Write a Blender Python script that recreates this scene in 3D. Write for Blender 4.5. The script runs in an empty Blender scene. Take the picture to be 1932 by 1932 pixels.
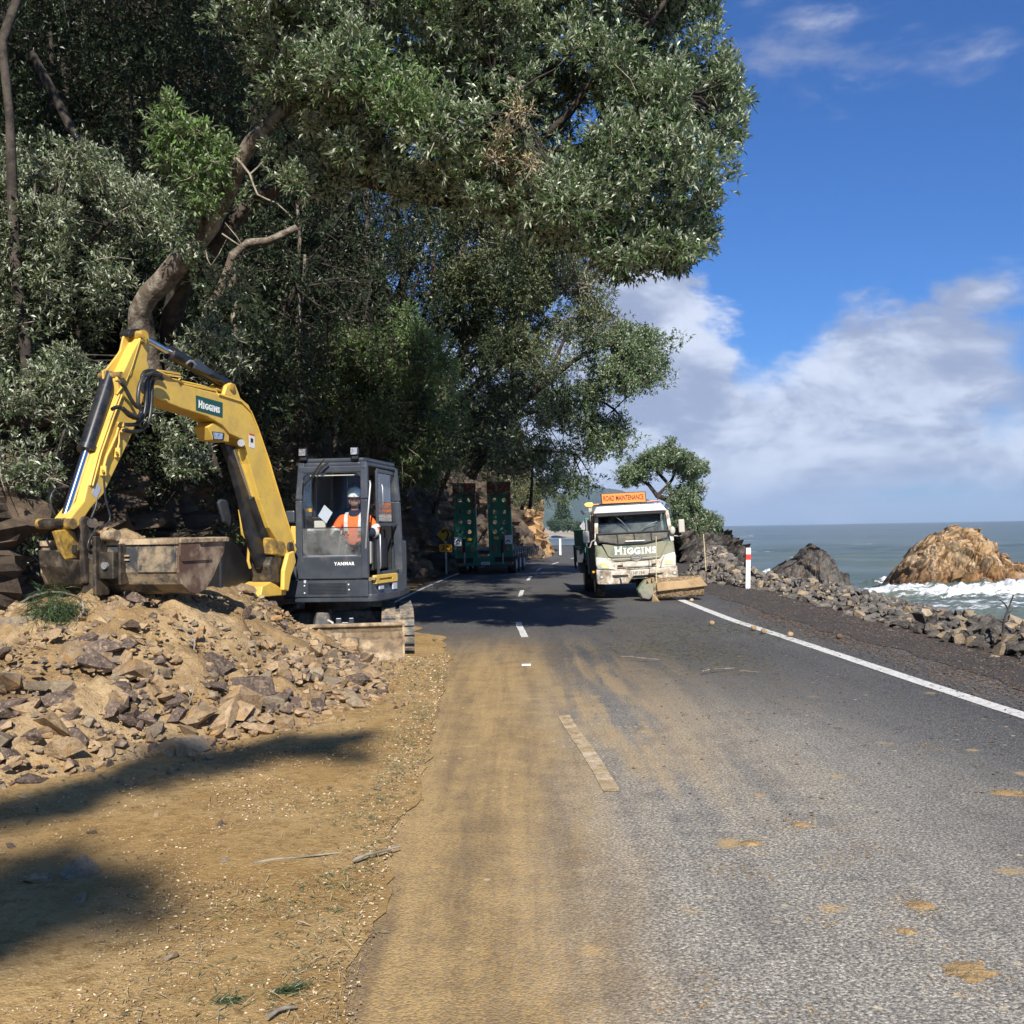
import bpy, bmesh, math, random
import numpy as np
from mathutils import Vector, Matrix, noise, Euler
random.seed(7); rng = np.random.default_rng(7)
sc = bpy.context.scene
COL = sc.collection
# ---------------------------------------------------------------- camera
S = 1932.0
CAM = Vector((0, 0, 1.75))
PITCH, ROLL = math.atan(33/1932), math.radians(1.02)
RM = (Matrix.Rotation(math.pi/2 + PITCH, 3, 'X') @ Matrix.Rotation(-ROLL, 3, 'Z'))
cd = bpy.data.cameras.new('camera'); cam = bpy.data.objects.new('camera', cd); COL.objects.link(cam)
cam.matrix_world = Matrix.Translation(CAM) @ RM.to_4x4()
cd.sensor_width = 36; cd.lens = 36; cd.clip_start = .1; cd.clip_end = 60000
sc.camera = cam
# ---------------------------------------------------------------- world: sky + clouds
SUN_EL = math.radians(36); SUN_DIR = Vector((-.10, 1, 0)).normalized()      # ground direction of the shadows
w = bpy.data.worlds.new("World"); sc.world = w; w.use_nodes = True
nt = w.node_tree; nt.nodes.clear()
class NT:
    """tiny node helper"""
    def __init__(s, nt): s.nt = nt; s.x = 0
    def n(s, typ, **kw):
        nd = s.nt.nodes.new(typ); s.x += 20; nd.location = (s.x, 0)
        for k, v in kw.items(): setattr(nd, k, v)
        return nd
    def link(s, a, b): s.nt.links.new(a, b)
    def put(s, sock, v):
        if isinstance(v, bpy.types.NodeSocket): s.link(v, sock)
        else: sock.default_value = v
    def math(s, op, a, b=None, c=None, clamp=False):
        nd = s.n('ShaderNodeMath', operation=op, use_clamp=clamp); s.put(nd.inputs[0], a)
        if b is not None: s.put(nd.inputs[1], b)
        if c is not None: s.put(nd.inputs[2], c)
        return nd.outputs[0]
    def vmath(s, op, a, b=None, scale=None):
        nd = s.n('ShaderNodeVectorMath', operation=op); s.put(nd.inputs[0], a)
        if b is not None: s.put(nd.inputs[1], b)
        if scale is not None: s.put(nd.inputs['Scale'], scale)
        return nd.outputs['Value'] if op in ('DISTANCE', 'DOT_PRODUCT', 'LENGTH') else nd.outputs['Vector']
    def mix(s, f, a, b, typ='MIX'):
        nd = s.n('ShaderNodeMix', data_type='RGBA', blend_type=typ)
        s.put(nd.inputs[0], f); s.put(nd.inputs[6], a); s.put(nd.inputs[7], b); return nd.outputs[2]
    def noise(s, vec, scale, detail=4, rough=.55, dist=0., out='Fac'):
        nd = s.n('ShaderNodeTexNoise'); 
        if vec is not None: s.link(vec, nd.inputs['Vector'])
        nd.inputs['Scale'].default_value = scale; nd.inputs['Detail'].default_value = detail
        nd.inputs['Roughness'].default_value = rough; nd.inputs['Distortion'].default_value = dist
        return nd.outputs[out]
    def voro(s, vec, scale, feature='F1', out='Distance'):
        nd = s.n('ShaderNodeTexVoronoi', feature=feature)
        if vec is not None: s.link(vec, nd.inputs['Vector'])
        nd.inputs['Scale'].default_value = scale; return nd.outputs[out]
    def ramp(s, f, lo, hi, a=0., b=1.):
        nd = s.n('ShaderNodeMapRange', interpolation_type='SMOOTHSTEP'); s.put(nd.inputs[0], f)
        nd.inputs[1].default_value = lo; nd.inputs[2].default_value = hi
        nd.inputs[3].default_value = a; nd.inputs[4].default_value = b; return nd.outputs[0]
def c4(c): return (c[0], c[1], c[2], 1)
N = NT(nt)
sky = N.n('ShaderNodeTexSky', sky_type='NISHITA', sun_disc=False, sun_elevation=SUN_EL,
          sun_rotation=math.atan2(-SUN_DIR.x, -SUN_DIR.y), air_density=1.0, dust_density=.4, ozone_density=2.5, altitude=5)
D = N.n('ShaderNodeTexCoord').outputs['Generated']
sep = N.n('ShaderNodeSeparateXYZ'); N.link(D, sep.inputs[0])
Dz = sep.outputs[2]
skyc = N.mix(1.0, sky.outputs[0], (.36, .80, 1.46, 1), 'MULTIPLY')
# cloud coordinates: stretched sideways, squeezed upright near the horizon
mp = N.n('ShaderNodeMapping'); N.link(D, mp.inputs[0]); mp.inputs['Scale'].default_value = (1, 1, 2.1); mp.inputs['Location'].default_value = (.37, .1, .2)
n1 = N.noise(mp.outputs[0], 4.2, 9, .60, .35)
n2 = N.noise(mp.outputs[0], 9.0, 6, .6, .3)
def dirpx(px, py):
    d = (RM @ Vector(((px-966)/S, -(py-966)/S, -1))).normalized(); return tuple(d)
Dw = N.vmath('ADD', D, N.vmath('SCALE', N.vmath('SUBTRACT', N.noise(mp.outputs[0], 7., 6, .62, .3, 'Color'), (.5, .5, .5)), scale=.16))
def blob(px, py, r0, r1):          # 1 inside r0, 0 outside r1 (radius in direction space)
    return N.ramp(N.vmath('DISTANCE', Dw, dirpx(px, py)), r0, r1, 1., 0.)
cov = N.ramp(Dz, .0, .34, .60, .0)                       # more cloud low down
b = None
for px, py, r0, r1, s_ in ((1215, 800, .02, .17, .34), (1640, 740, .03, .17, .34), (1800, 640, .0, .10, .16), (1250, 640, .0, .11, .2), (1480, 90, .0, .12, .19), (1790, 170, 0, .13, .13), (1215, 650, .0, .10, .2),
                           (1390, 600, .0, .10, -.22), (1790, 770, .0, .075, -.30), (1900, 440, .0, .14, -.12), (1650, 400, .0, .14, -.2), (400, 500, .1, .5, .1)):
    t = N.math('MULTIPLY', blob(px, py, r0, r1), s_)
    b = t if b is None else N.math('ADD', b, t)
dens = N.math('ADD', N.math('ADD', N.math('MULTIPLY', n1, .95), N.math('MULTIPLY', n2, .22)), N.math('ADD', N.math('SUBTRACT', N.math('MULTIPLY', cov, .38), .08), b))
cm = N.ramp(dens, .61, .86)
shade = N.ramp(N.math('ADD', N.math('MULTIPLY', n2, .6), N.math('MULTIPLY', N.noise(mp.outputs[0], 5.5, 6, .6, .4), .7)), .58, .78)
ccol = N.mix(shade, (4.5, 5.2, 7.3, 1), (9.4, 10.2, 12.0, 1))
low = N.ramp(Dz, .0, .06, 1., 0.)
ccol = N.mix(N.math('MULTIPLY', low, .8), ccol, (4.4, 6.2, 9.8, 1))
fin = N.mix(N.math('MULTIPLY', cm, .93), skyc, ccol)
bg = N.n('ShaderNodeBackground'); N.link(fin, bg.inputs[0]); bg.inputs[1].default_value = .056
wo = N.n('ShaderNodeOutputWorld'); N.link(bg.outputs[0], wo.inputs[0])
# ---------------------------------------------------------------- sun
sl = bpy.data.lights.new('sun', 'SUN'); sl.energy = 5.0; sl.angle = math.radians(.5); sl.color = (1, .94, .85)
so = bpy.data.objects.new('sun', sl); COL.objects.link(so)
LD = Vector((SUN_DIR.x*math.cos(SUN_EL), SUN_DIR.y*math.cos(SUN_EL), -math.sin(SUN_EL)))
so.rotation_euler = LD.to_track_quat('-Z', 'Y').to_euler(); so.location = (0, -10, 30)
vs = sc.view_settings; vs.view_transform = 'Standard'; vs.look = 'None'; vs.gamma = 1; vs.exposure = .56
vs.use_curve_mapping = False
# ---------------------------------------------------------------- helpers
def ray(px, py): return RM @ Vector(((px-966)/S, -(py-966)/S, -1))
def atY(px, py, Y):
    d = ray(px, py); return CAM + d*(Y/d.y)
def gnd(px, py, z=0.):
    d = ray(px, py); return CAM + d*((z-CAM.z)/d.z)
def onplane(px, py, p0, nrm):
    d = ray(px, py); return CAM + d*((p0-CAM).dot(nrm)/d.dot(nrm))
def zmap(x0, y0, w_):      # a crop of the photograph that was viewed at 1932 px -> picture coordinates (1932)
    k = w_/1932*.638889
    return lambda x, y: (x0*.638889 + x*k, y0*.638889 + y*k)
Z1, Z2, Z3, Z4, ZT = zmap(0, 900, 800), zmap(650, 1250, 700), zmap(100, 1500, 600), zmap(1650, 1350, 500), zmap(1250, 1350, 500)
ROOT = {}
def tag(o, label=None, cat=None, group=None, kind=None):
    if label: o['label'] = label
    if cat: o['category'] = cat
    if group: o['group'] = group
    if kind: o['kind'] = kind
    return o
def thing(name, loc, label, cat, group=None):
    o = bpy.data.objects.new(name, None); COL.objects.link(o); o.location = loc; o.empty_display_size = .2
    ROOT[o.name] = Vector(loc); return tag(o, label, cat, group)
def frame(o, ax, ay, az):
    m = Matrix((ax, ay, az)).transposed().to_4x4(); m.translation = o; return m
class MB:
    def __init__(s, M=None): s.v = []; s.f = []; s.mi = []; s.M = M or Matrix.Identity(4); s.m = 0; s.sm = []
    def add(s, vs_, fs, smooth=False):
        k = len(s.v); s.v += [s.M @ Vector(p) for p in vs_]
        for f in fs: s.f.append(tuple(i+k for i in f)); s.mi.append(s.m); s.sm.append(smooth)
    def box(s, c, d, R=None):
        x, y, z = d[0]/2, d[1]/2, d[2]/2; c = Vector(c)
        P = [Vector((sx*x, sy*y, sz*z)) for sz in (-1, 1) for sx, sy in ((-1, -1), (1, -1), (1, 1), (-1, 1))]
        if R is not None: P = [R @ p for p in P]
        s.add([c+p for p in P], [(3, 2, 1, 0), (4, 5, 6, 7), (0, 1, 5, 4), (1, 2, 6, 5), (2, 3, 7, 6), (3, 0, 4, 7)]); return s
    def bb(s, x0, x1, y0, y1, z0, z1): return s.box(((x0+x1)/2, (y0+y1)/2, (z0+z1)/2), (abs(x1-x0), abs(y1-y0), abs(z1-z0)))
    def prism(s, P, Q):          # two matching outlines (3-D)
        n = len(P)
        s.add(list(P)+list(Q), [tuple(range(n))[::-1], tuple(range(n, 2*n))] + [(i, (i+1) % n, n+(i+1) % n, n+i) for i in range(n)]); return s
    def bar(s, a, b, w_, h_, up=(0, 0, 1)):
        a, b = Vector(a), Vector(b); d = (b-a).normalized(); u = Vector(up); r = d.cross(u)
        if r.length < 1e-4: r = d.cross(Vector((0, 1, 0)))
        r.normalize(); u = r.cross(d)
        q = [r*sx*w_/2+u*sz*h_/2 for sx, sz in ((-1, -1), (1, -1), (1, 1), (-1, 1))]
        return s.prism([a+x for x in q], [b+x for x in q])
    def tube(s, pts, rad, n=8, cap=True, jit=0.):
        pts = [Vector(p) for p in pts]; m = len(pts)
        if not hasattr(rad, '__len__'): rad = [rad]*m
        V = []; prev = None
        for i, p in enumerate(pts):
            t = (pts[min(i+1, m-1)]-pts[max(i-1, 0)]).normalized()
            if prev is None:
                r = t.cross(Vector((0, 0, 1)) if abs(t.z) < .9 else Vector((0, 1, 0)))
            else: r = prev - t*prev.dot(t)
            r.normalize(); prev = r; u = t.cross(r)
            for k in range(n):
                a = 2*math.pi*k/n; q = rad[i]*(1+(random.uniform(-jit, jit) if jit else 0))
                V.append(p + r*math.cos(a)*q + u*math.sin(a)*q)
        F = [(i*n+k, i*n+(k+1) % n, (i+1)*n+(k+1) % n, (i+1)*n+k) for i in range(m-1) for k in range(n)]
        s.add(V, F, True)
        if cap: s.add([V[k] for k in range(n)], [tuple(range(n))[::-1]]); s.add([V[(m-1)*n+k] for k in range(n)], [tuple(range(n))])
        return s
    def cyl(s, a, b, r, n=16, r2=None): return s.tube([a, b], [r, r if r2 is None else r2], n)
    def ell(s, c, r, nu=12, nv=8):
        c = Vector(c); V = []; F = []
        for j in range(nv+1):
            ph = math.pi*j/nv
            for i in range(nu):
                th = 2*math.pi*i/nu; V.append(c+Vector((r[0]*math.sin(ph)*math.cos(th), r[1]*math.sin(ph)*math.sin(th), r[2]*math.cos(ph))))
        for j in range(nv):
            for i in range(nu): F.append((j*nu+i, (j+1)*nu+i, (j+1)*nu+(i+1) % nu, j*nu+(i+1) % nu))
        s.add(V, F, True); return s
    def build(s, name, mats, parent=None, bevel=0, seg=2, sub=0, merge=False, label=None):
        me = bpy.data.meshes.new(name)
        off = Vector((0, 0, 0)); p = parent
        if p is not None:
            while p.parent: p = p.parent
            off = ROOT.get(p.name, Vector((0, 0, 0)))
        me.from_pydata([tuple(v-off) for v in s.v], [], s.f)
        if not isinstance(mats, (list, tuple)): mats = [mats]
        for m in mats: me.materials.append(m)
        me.polygons.foreach_set('material_index', s.mi); me.polygons.foreach_set('use_smooth', s.sm)
        if merge or bevel:
            b_ = bmesh.new(); b_.from_mesh(me); bmesh.ops.remove_doubles(b_, verts=b_.verts, dist=1e-5); bmesh.ops.recalc_face_normals(b_, faces=b_.faces); b_.to_mesh(me); b_.free()
        me.update()
        o = bpy.data.objects.new(name, me); COL.objects.link(o)
        if parent is not None: o.parent = parent
        if bevel:
            md = o.modifiers.new('bevel', 'BEVEL'); md.width = bevel; md.segments = seg; md.limit_method = 'ANGLE'; md.angle_limit = math.radians(35)
            md.harden_normals = False
        if sub:
            md = o.modifiers.new('sub', 'SUBSURF'); md.levels = sub; md.render_levels = sub
        if label: o['label'] = label
        return o
def rawmesh(name, V, F, mats, parent=None, smooth=False, mi=None):
    """numpy mesh: V (n,3), F (m,k)"""
    me = bpy.data.meshes.new(name); V = np.asarray(V, np.float32); F = np.asarray(F, np.int32); k = F.shape[1]
    if parent is not None:
        p = parent
        while p.parent: p = p.parent
        V = V - np.array(ROOT.get(p.name, Vector((0, 0, 0))), np.float32)
    me.vertices.add(len(V)); me.vertices.foreach_set('co', V.ravel())
    me.loops.add(F.size); me.loops.foreach_set('vertex_index', F.ravel())
    me.polygons.add(len(F)); me.polygons.foreach_set('loop_start', np.arange(0, F.size, k, dtype=np.int32))
    if mi is not None: me.polygons.foreach_set('material_index', np.asarray(mi, np.int32))
    if not isinstance(mats, (list, tuple)): mats = [mats]
    for m in mats: me.materials.append(m)
    me.update(calc_edges=True)
    me.polygons.foreach_set('use_smooth', np.full(len(F), smooth))
    o = bpy.data.objects.new(name, me); COL.objects.link(o)
    if parent is not None: o.parent = parent
    return o
def text_mesh(name, body, M, width, height, mat, parent, bold=.0, depth=.004, sx=1.0, space=1.0):
    """lettering: centred at the origin of M, in its x-z plane, reading along +x"""
    cu = bpy.data.curves.new('t', 'FONT'); cu.body = body; cu.align_x = 'CENTER'; cu.offset = bold; cu.extrude = .0; cu.space_character = space; cu.resolution_u = 3
    o = bpy.data.objects.new('t', cu); COL.objects.link(o)
    me = bpy.data.meshes.new_from_object(o.evaluated_get(bpy.context.evaluated_depsgraph_get()))
    bpy.data.objects.remove(o); bpy.data.curves.remove(cu)
    co = np.zeros(len(me.vertices)*3, np.float32); me.vertices.foreach_get('co', co); co = co.reshape(-1, 3)
    lo, hi = co.min(0), co.max(0); ctr = (lo+hi)/2; co = (co-ctr)/np.maximum(hi-lo, 1e-6)
    out = MB(M); out.v = []
    vs_ = [M @ Vector((c[0]*width, 0, c[1]*height)) for c in co]
    back = [M @ Vector((c[0]*width, depth, c[1]*height)) for c in co]
    n = len(vs_)
    out.v = vs_+back
    for p in me.polygons: out.f.append(tuple(p.vertices)); out.mi.append(0); out.sm.append(False)
    for e in me.edges:
        pass
    bm_ = bmesh.new(); bm_.from_mesh(me); bm_.edges.ensure_lookup_table()
    for e in bm_.edges:
        if e.is_boundary: a, b_ = e.verts[0].index, e.verts[1].index; out.f.append((a, b_, b_+n, a+n)); out.mi.append(0); out.sm.append(False)
    bm_.free()
    return out.build(name, mat, parent)
def inpoly(x, y, P):
    c = False; n = len(P); j = n-1
    for i in range(n):
        xi, yi = P[i]; xj, yj = P[j]
        if (yi > y) != (yj > y) and x < (xj-xi)*(y-yi)/(yj-yi)+xi: c = not c
        j = i
    return c
def copytree(o, parent=None, **kw):
    c = o.copy(); COL.objects.link(c)
    if parent is not None: c.parent = parent
    for ch in list(o.children): copytree(ch, c)
    return c
def interp(x, pts):
    return float(np.interp(x, [p[0] for p in pts], [p[1] for p in pts]))
# ---------------------------------------------------------------- materials
def newmat(name):
    m = bpy.data.materials.new(name); m.use_nodes = True; n = NT(m.node_tree)
    bs = m.node_tree.nodes['Principled BSDF']; return m, n, bs
def mat(name, c1, c2=None, scale=4., rough=.6, metal=0., bump=0., bscale=40., dirt=None, spec=.5, coat=0., lo=.42, hi=.62, rv=0.):
    m, n, bs = newmat(name); co = n.n('ShaderNodeTexCoord').outputs['Object']
    col = c4(c1)
    if c2 is not None: col = n.mix(n.ramp(n.noise(co, scale, 6, .62), lo, hi), c4(c1), c4(c2))
    if rv:
        oi = n.n('ShaderNodeObjectInfo').outputs['Random']
        col = n.mix(1., col, n.mix(oi, (1-rv, 1-rv, 1-rv, 1), (1+rv, 1+rv*.9, 1+rv*.8, 1)), 'MULTIPLY')
    r = rough
    if dirt:
        dc, amt, ds = dirt
        f = n.math('MULTIPLY', n.ramp(n.noise(co, ds, 8, .68, .3), .62-amt*.35, .80-amt*.3), min(1, amt*1.6))
        if isinstance(col, tuple): col = n.mix(f, col, c4(dc))
        else: col = n.mix(f, col, c4(dc))
        r = n.math('ADD', rough, n.math('MULTIPLY', f, .9-rough))
    n.put(bs.inputs['Base Color'], col); n.put(bs.inputs['Roughness'], r)
    bs.inputs['Metallic'].default_value = metal; bs.inputs['Specular IOR Level'].default_value = spec; bs.inputs['Coat Weight'].default_value = coat
    if bump:
        b_ = n.n('ShaderNodeBump'); b_.inputs['Strength'].default_value = min(1, bump); b_.inputs['Distance'].default_value = .02
        n.link(n.noise(co, bscale, 5, .6), b_.inputs['Height']); n.link(b_.outputs[0], bs.inputs['Normal'])
    return m
DUST = (.40, .29, .17)
M = {}
M['yellow'] = mat('yellow_paint', (.74, .49, .085), (.62, .41, .09), 2.2, .45, dirt=((.40, .26, .10), .28, 5.5), bump=.08, bscale=45)
M['yellow_dirty'] = mat('worn_yellow_paint', (.55, .34, .05), (.20, .13, .05), 7, .6, dirt=((.05, .035, .02), .45, 6), bump=.2)
M['sign_yellow'] = mat('road_sign_yellow', (.82, .44, .02), (.76, .40, .02), 6, .5)
M['charcoal'] = mat('charcoal_paint', (.035, .042, .055), (.05, .058, .07), 3, .34, dirt=((.22, .18, .13), .22, 4), bump=.04)
M['charcoal_dusty'] = mat('dusty_charcoal_steel', (.05, .052, .055), (.12, .11, .095), 4, .6, dirt=(DUST, .42, 5), bump=.15)
M['black'] = mat('black_plastic', (.012, .012, .014), (.02, .02, .02), 5, .45)
M['blackcyl'] = mat('black_cylinder_paint', (.012, .013, .017), (.03, .03, .03), 6, .28, dirt=((.14, .12, .1), .18, 7))
M['hose'] = mat('rubber_hose', (.018, .02, .022), (.05, .05, .05), 9, .38)
M['chrome'] = mat('chrome_rod', (.75, .77, .8), None, 5, .14, 1.)
M['rubber'] = mat('tyre_rubber', (.018, .017, .016), (.07, .06, .045), 6, .8, dirt=((.2, .16, .11), .3, 5), bump=.3)
M['track'] = mat('muddy_track_rubber', (.08, .085, .09), (.16, .15, .13), 7, .8, dirt=((.46, .34, .20), .5, 4), bump=.4, bscale=25)
M['mudsteel'] = mat('mud_caked_steel', (.24, .17, .10), (.46, .36, .23), 4, .85, dirt=((.10, .075, .055), .5, 7), bump=.9, bscale=14)
M['bucket'] = mat('worn_bucket_steel', (.035, .038, .042), (.22, .17, .11), 5, .6, dirt=((.40, .31, .19), .42, 3.2), bump=.4, bscale=25, lo=.45, hi=.6)
M['bucket_rust'] = mat('rusty_bucket_steel', (.11, .06, .04), (.28, .21, .14), 4, .75, dirt=((.36, .28, .18), .4, 4), bump=.3)
M['darksteel'] = mat('greasy_dark_steel', (.03, .026, .022), (.09, .07, .05), 8, .5, .2, bump=.25, dirt=((.25, .19, .12), .3, 7))
M['steel'] = mat('galvanised_steel', (.42, .43, .44), (.33, .34, .35), 8, .45, .6)
M['white'] = mat('white_paint', (.80, .80, .78), (.72, .72, .69), 5, .5)
M['white_dirty'] = mat('grimy_white_paint', (.66, .62, .54), (.46, .39, .29), 4, .6, dirt=((.26, .20, .13), .6, 6), bump=.05)
M['cabgreen'] = mat('dusty_green_paint', (.055, .14, .085), (.12, .17, .11), 3, .5, dirt=((.25, .24, .17), .8, 2.2))
M['ltrgreen'] = mat('deep_green_paint', (.022, .17, .11), (.035, .21, .14), 3, .45, dirt=((.05, .05, .04), .3, 6))
M['rustgreen'] = mat('rust_streaked_steel', (.19, .055, .035), (.38, .34, .27), 6, .8, dirt=((.04, .03, .02), .35, 8), lo=.5, hi=.6, bump=.2)
M['orange_sign'] = mat('fluoro_orange_sheet', (.95, .27, .045), (.90, .25, .04), 6, .5)
M['letters_black'] = mat('black_lettering', (.04, .012, .008), None, 5, .6)
M['letters_white'] = mat('white_lettering', (.85, .86, .84), None, 5, .5)
M['decal_green'] = mat('green_decal', (.012, .085, .07), None, 5, .45)
M['red'] = mat('red_reflector', (.65, .05, .03), None, 5, .35)
M['amber'] = mat('amber_lens', (.9, .38, .03), None, 5, .25)
M['lens'] = mat('clear_lamp_lens', (.62, .60, .52), (.45, .45, .45), 60, .2)
M['lens_yellow'] = mat('yellowed_headlamp_lens', (.66, .55, .27), (.75, .66, .38), 14, .25)
M['reflector'] = mat('lamp_reflector', (.8, .8, .8), (.35, .36, .38), 45, .2, .7)
M['tan'] = mat('mud_coloured_hood', (.42, .29, .15), (.33, .22, .11), 4, .8, bump=.2, dirt=((.18, .12, .07), .3, 6))
M['bristle'] = mat('muddy_bristles', (.17, .11, .06), (.36, .26, .15), 20, .95, bump=.5, bscale=60)
M['plate'] = mat('dusty_number_plate', (.55, .53, .46), (.42, .38, .30), 9, .6)
M['seat'] = mat('seat_fabric', (.025, .025, .028), (.04, .04, .045), 30, .9)
M['beige'] = mat('beige_plastic', (.45, .43, .37), None, 5, .6)
M['skin'] = mat('skin', (.42, .20, .13), (.36, .16, .10), 20, .5)
M['hair'] = mat('grey_brown_beard', (.13, .08, .055), (.22, .17, .14), 40, .9)
M['hivis'] = mat('hi_vis_orange_cloth', (.95, .155, .018), (.85, .12, .012), 6, .8, bump=.2, bscale=14)
M['reftape'] = mat('silver_reflective_tape', (.62, .62, .60), (.5, .5, .5), 20, .4)
M['navy'] = mat('navy_cloth', (.012, .014, .03), (.02, .022, .045), 8, .9, bump=.2)
M['helmet'] = mat('white_hard_hat', (.62, .72, .72), (.75, .8, .8), 3, .3)
M['paper'] = mat('white_paper', (.42, .46, .52), None, 5, .8)
M['road_paint'] = mat('road_marking_paint', (.78, .77, .72), (.60, .58, .53), 12, .8, bump=.6, bscale=160, dirt=((.16, .15, .13), .22, 55))
M['road_paint_dirty'] = mat('dusty_marking_paint', (.50, .38, .22), (.66, .55, .38), 4, .85, bump=.6, bscale=160, dirt=((.33, .22, .10), .55, 9))
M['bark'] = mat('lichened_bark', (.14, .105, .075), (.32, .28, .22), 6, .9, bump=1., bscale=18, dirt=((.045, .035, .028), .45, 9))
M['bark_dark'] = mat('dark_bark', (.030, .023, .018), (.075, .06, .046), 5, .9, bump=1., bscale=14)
M['twig'] = mat('dry_grey_twig', (.30, .26, .20), (.17, .14, .10), 9, .9)
M['pole'] = mat('pale_yellow_rod', (.62, .52, .27), None, 5, .5)
def glassmat(name, tint=(.9, .95, .95), fac=.12, dust=0., dcol=(.35, .34, .32), ds=3.):
    m, n, bs = newmat(name); nt_ = m.node_tree; out = nt_.nodes['Material Output']; nt_.nodes.remove(bs)
    tr = n.n('ShaderNodeBsdfTransparent'); tr.inputs[0].default_value = c4(tint)
    gl = n.n('ShaderNodeBsdfGlossy'); gl.inputs['Roughness'].default_value = .04; gl.inputs[0].default_value = (1, 1, 1, 1)
    fr = n.n('ShaderNodeFresnel'); fr.inputs[0].default_value = 1.5
    a = n.n('ShaderNodeMixShader'); n.link(n.math('ADD', n.math('MULTIPLY', fr.outputs[0], .3), fac, clamp=True), a.inputs[0]); n.link(tr.outputs[0], a.inputs[1]); n.link(gl.outputs[0], a.inputs[2])
    last = a.outputs[0]
    if dust:
        co = n.n('ShaderNodeTexCoord').outputs['Object']
        f = n.math('MULTIPLY', n.ramp(n.noise(co, ds, 6, .6, .4), .3, .7), dust)
        df = n.n('ShaderNodeBsdfDiffuse'); df.inputs[0].default_value = c4(dcol)
        b2 = n.n('ShaderNodeMixShader'); n.link(f, b2.inputs[0]); n.link(last, b2.inputs[1]); n.link(df.outputs[0], b2.inputs[2]); last = b2.outputs[0]
    n.link(last, out.inputs[0]); return m
M['glass'] = glassmat('window_glass', (.97, .98, .98), fac=.0)
M['glass_dusty'] = glassmat('dusty_window_glass', fac=.02, dust=.62, dcol=(.20, .20, .20))
M['glass_screen'] = glassmat('truck_windscreen_glass', (.55, .62, .62), .03, .42, (.26, .28, .26), 2.)
M['glass_side'] = glassmat('tinted_side_glass', (.6, .68, .72), .06, .5, (.30, .34, .38), 1.2)
def leafmat(name, top, top2, under, rough=.38, trans=.12, var=.55):
    m, n, bs = newmat(name); nt_ = m.node_tree; out = nt_.nodes['Material Output']
    g = n.n('ShaderNodeNewGeometry'); co = n.n('ShaderNodeTexCoord').outputs['Object']
    rnd = g.outputs['Random Per Island']
    c = n.mix(n.ramp(n.noise(co, .9, 3), .35, .65), c4(top), c4(top2))
    c = n.mix(n.ramp(rnd, .90, .97, 0., .6), c, c4([v*1.5+.03 for v in top2])); c = n.mix(1., c, n.mix(rnd, (1-var, 1-var, 1-var, 1), (1+var*.9, 1+var, 1+var*.7, 1)), 'MULTIPLY')
    c = n.mix(n.math('MULTIPLY', g.outputs['Backfacing'], .85), c, c4(under))
    n.put(bs.inputs['Base Color'], c); bs.inputs['Roughness'].default_value = rough; bs.inputs['Specular IOR Level'].default_value = .38
    t = n.n('ShaderNodeBsdfTranslucent'); n.link(n.mix(1., c, (1.3, 1.5, .6, 1), 'MULTIPLY'), t.inputs[0])
    mx = n.n('ShaderNodeMixShader'); mx.inputs[0].default_value = trans; n.link(bs.outputs[0], mx.inputs[1]); n.link(t.outputs[0], mx.inputs[2]); n.link(mx.outputs[0], out.inputs[0])
    return m
M['leaf'] = leafmat('leathery_green_leaves', (.040, .080, .029), (.072, .115, .040), (.42, .46, .33), rough=.33, trans=.10)
M['leaf_olive'] = leafmat('grey_olive_leaves', (.052, .075, .032), (.085, .11, .048), (.46, .49, .37), rough=.33, trans=.08)
M['leaf_lime'] = leafmat('fresh_and_sunlit_leaves', (.075, .14, .038), (.105, .175, .05), (.26, .31, .18), trans=.16)  # real fresh leaves, and the painted sunlit edge of the tree behind the cab
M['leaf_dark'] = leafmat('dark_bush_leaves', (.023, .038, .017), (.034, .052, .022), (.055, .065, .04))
M['leaf_mid'] = leafmat('bush_leaves', (.05, .085, .028), (.08, .12, .04), (.14, .16, .09), trans=.25)
M['leaf_yellow'] = leafmat('yellow_green_needles', (.17, .21, .035), (.13, .17, .04), (.16, .19, .05), trans=.3)
M['leaf_dull'] = leafmat('dull_olive_leaves', (.052, .072, .028), (.09, .105, .042), (.22, .24, .14))
M['leaf_far'] = leafmat('distant_tree_leaves', (.055, .095, .06), (.08, .12, .07), (.10, .13, .09), var=.3)
M['needles'] = leafmat('green_pine_needles', (.04, .07, .03), (.06, .09, .04), (.05, .09, .04))
M['grass'] = leafmat('weedy_grass_blades', (.085, .105, .045), (.17, .16, .09), (.17, .17, .10))
M['straw'] = leafmat('dry_straw', (.42, .34, .20), (.30, .23, .13), (.36, .29, .17), rough=.7, trans=.1)
M['litter'] = leafmat('brown_leaf_litter', (.11, .068, .048), (.17, .10, .062), (.22, .14, .08), rough=.7, trans=.05)
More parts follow.
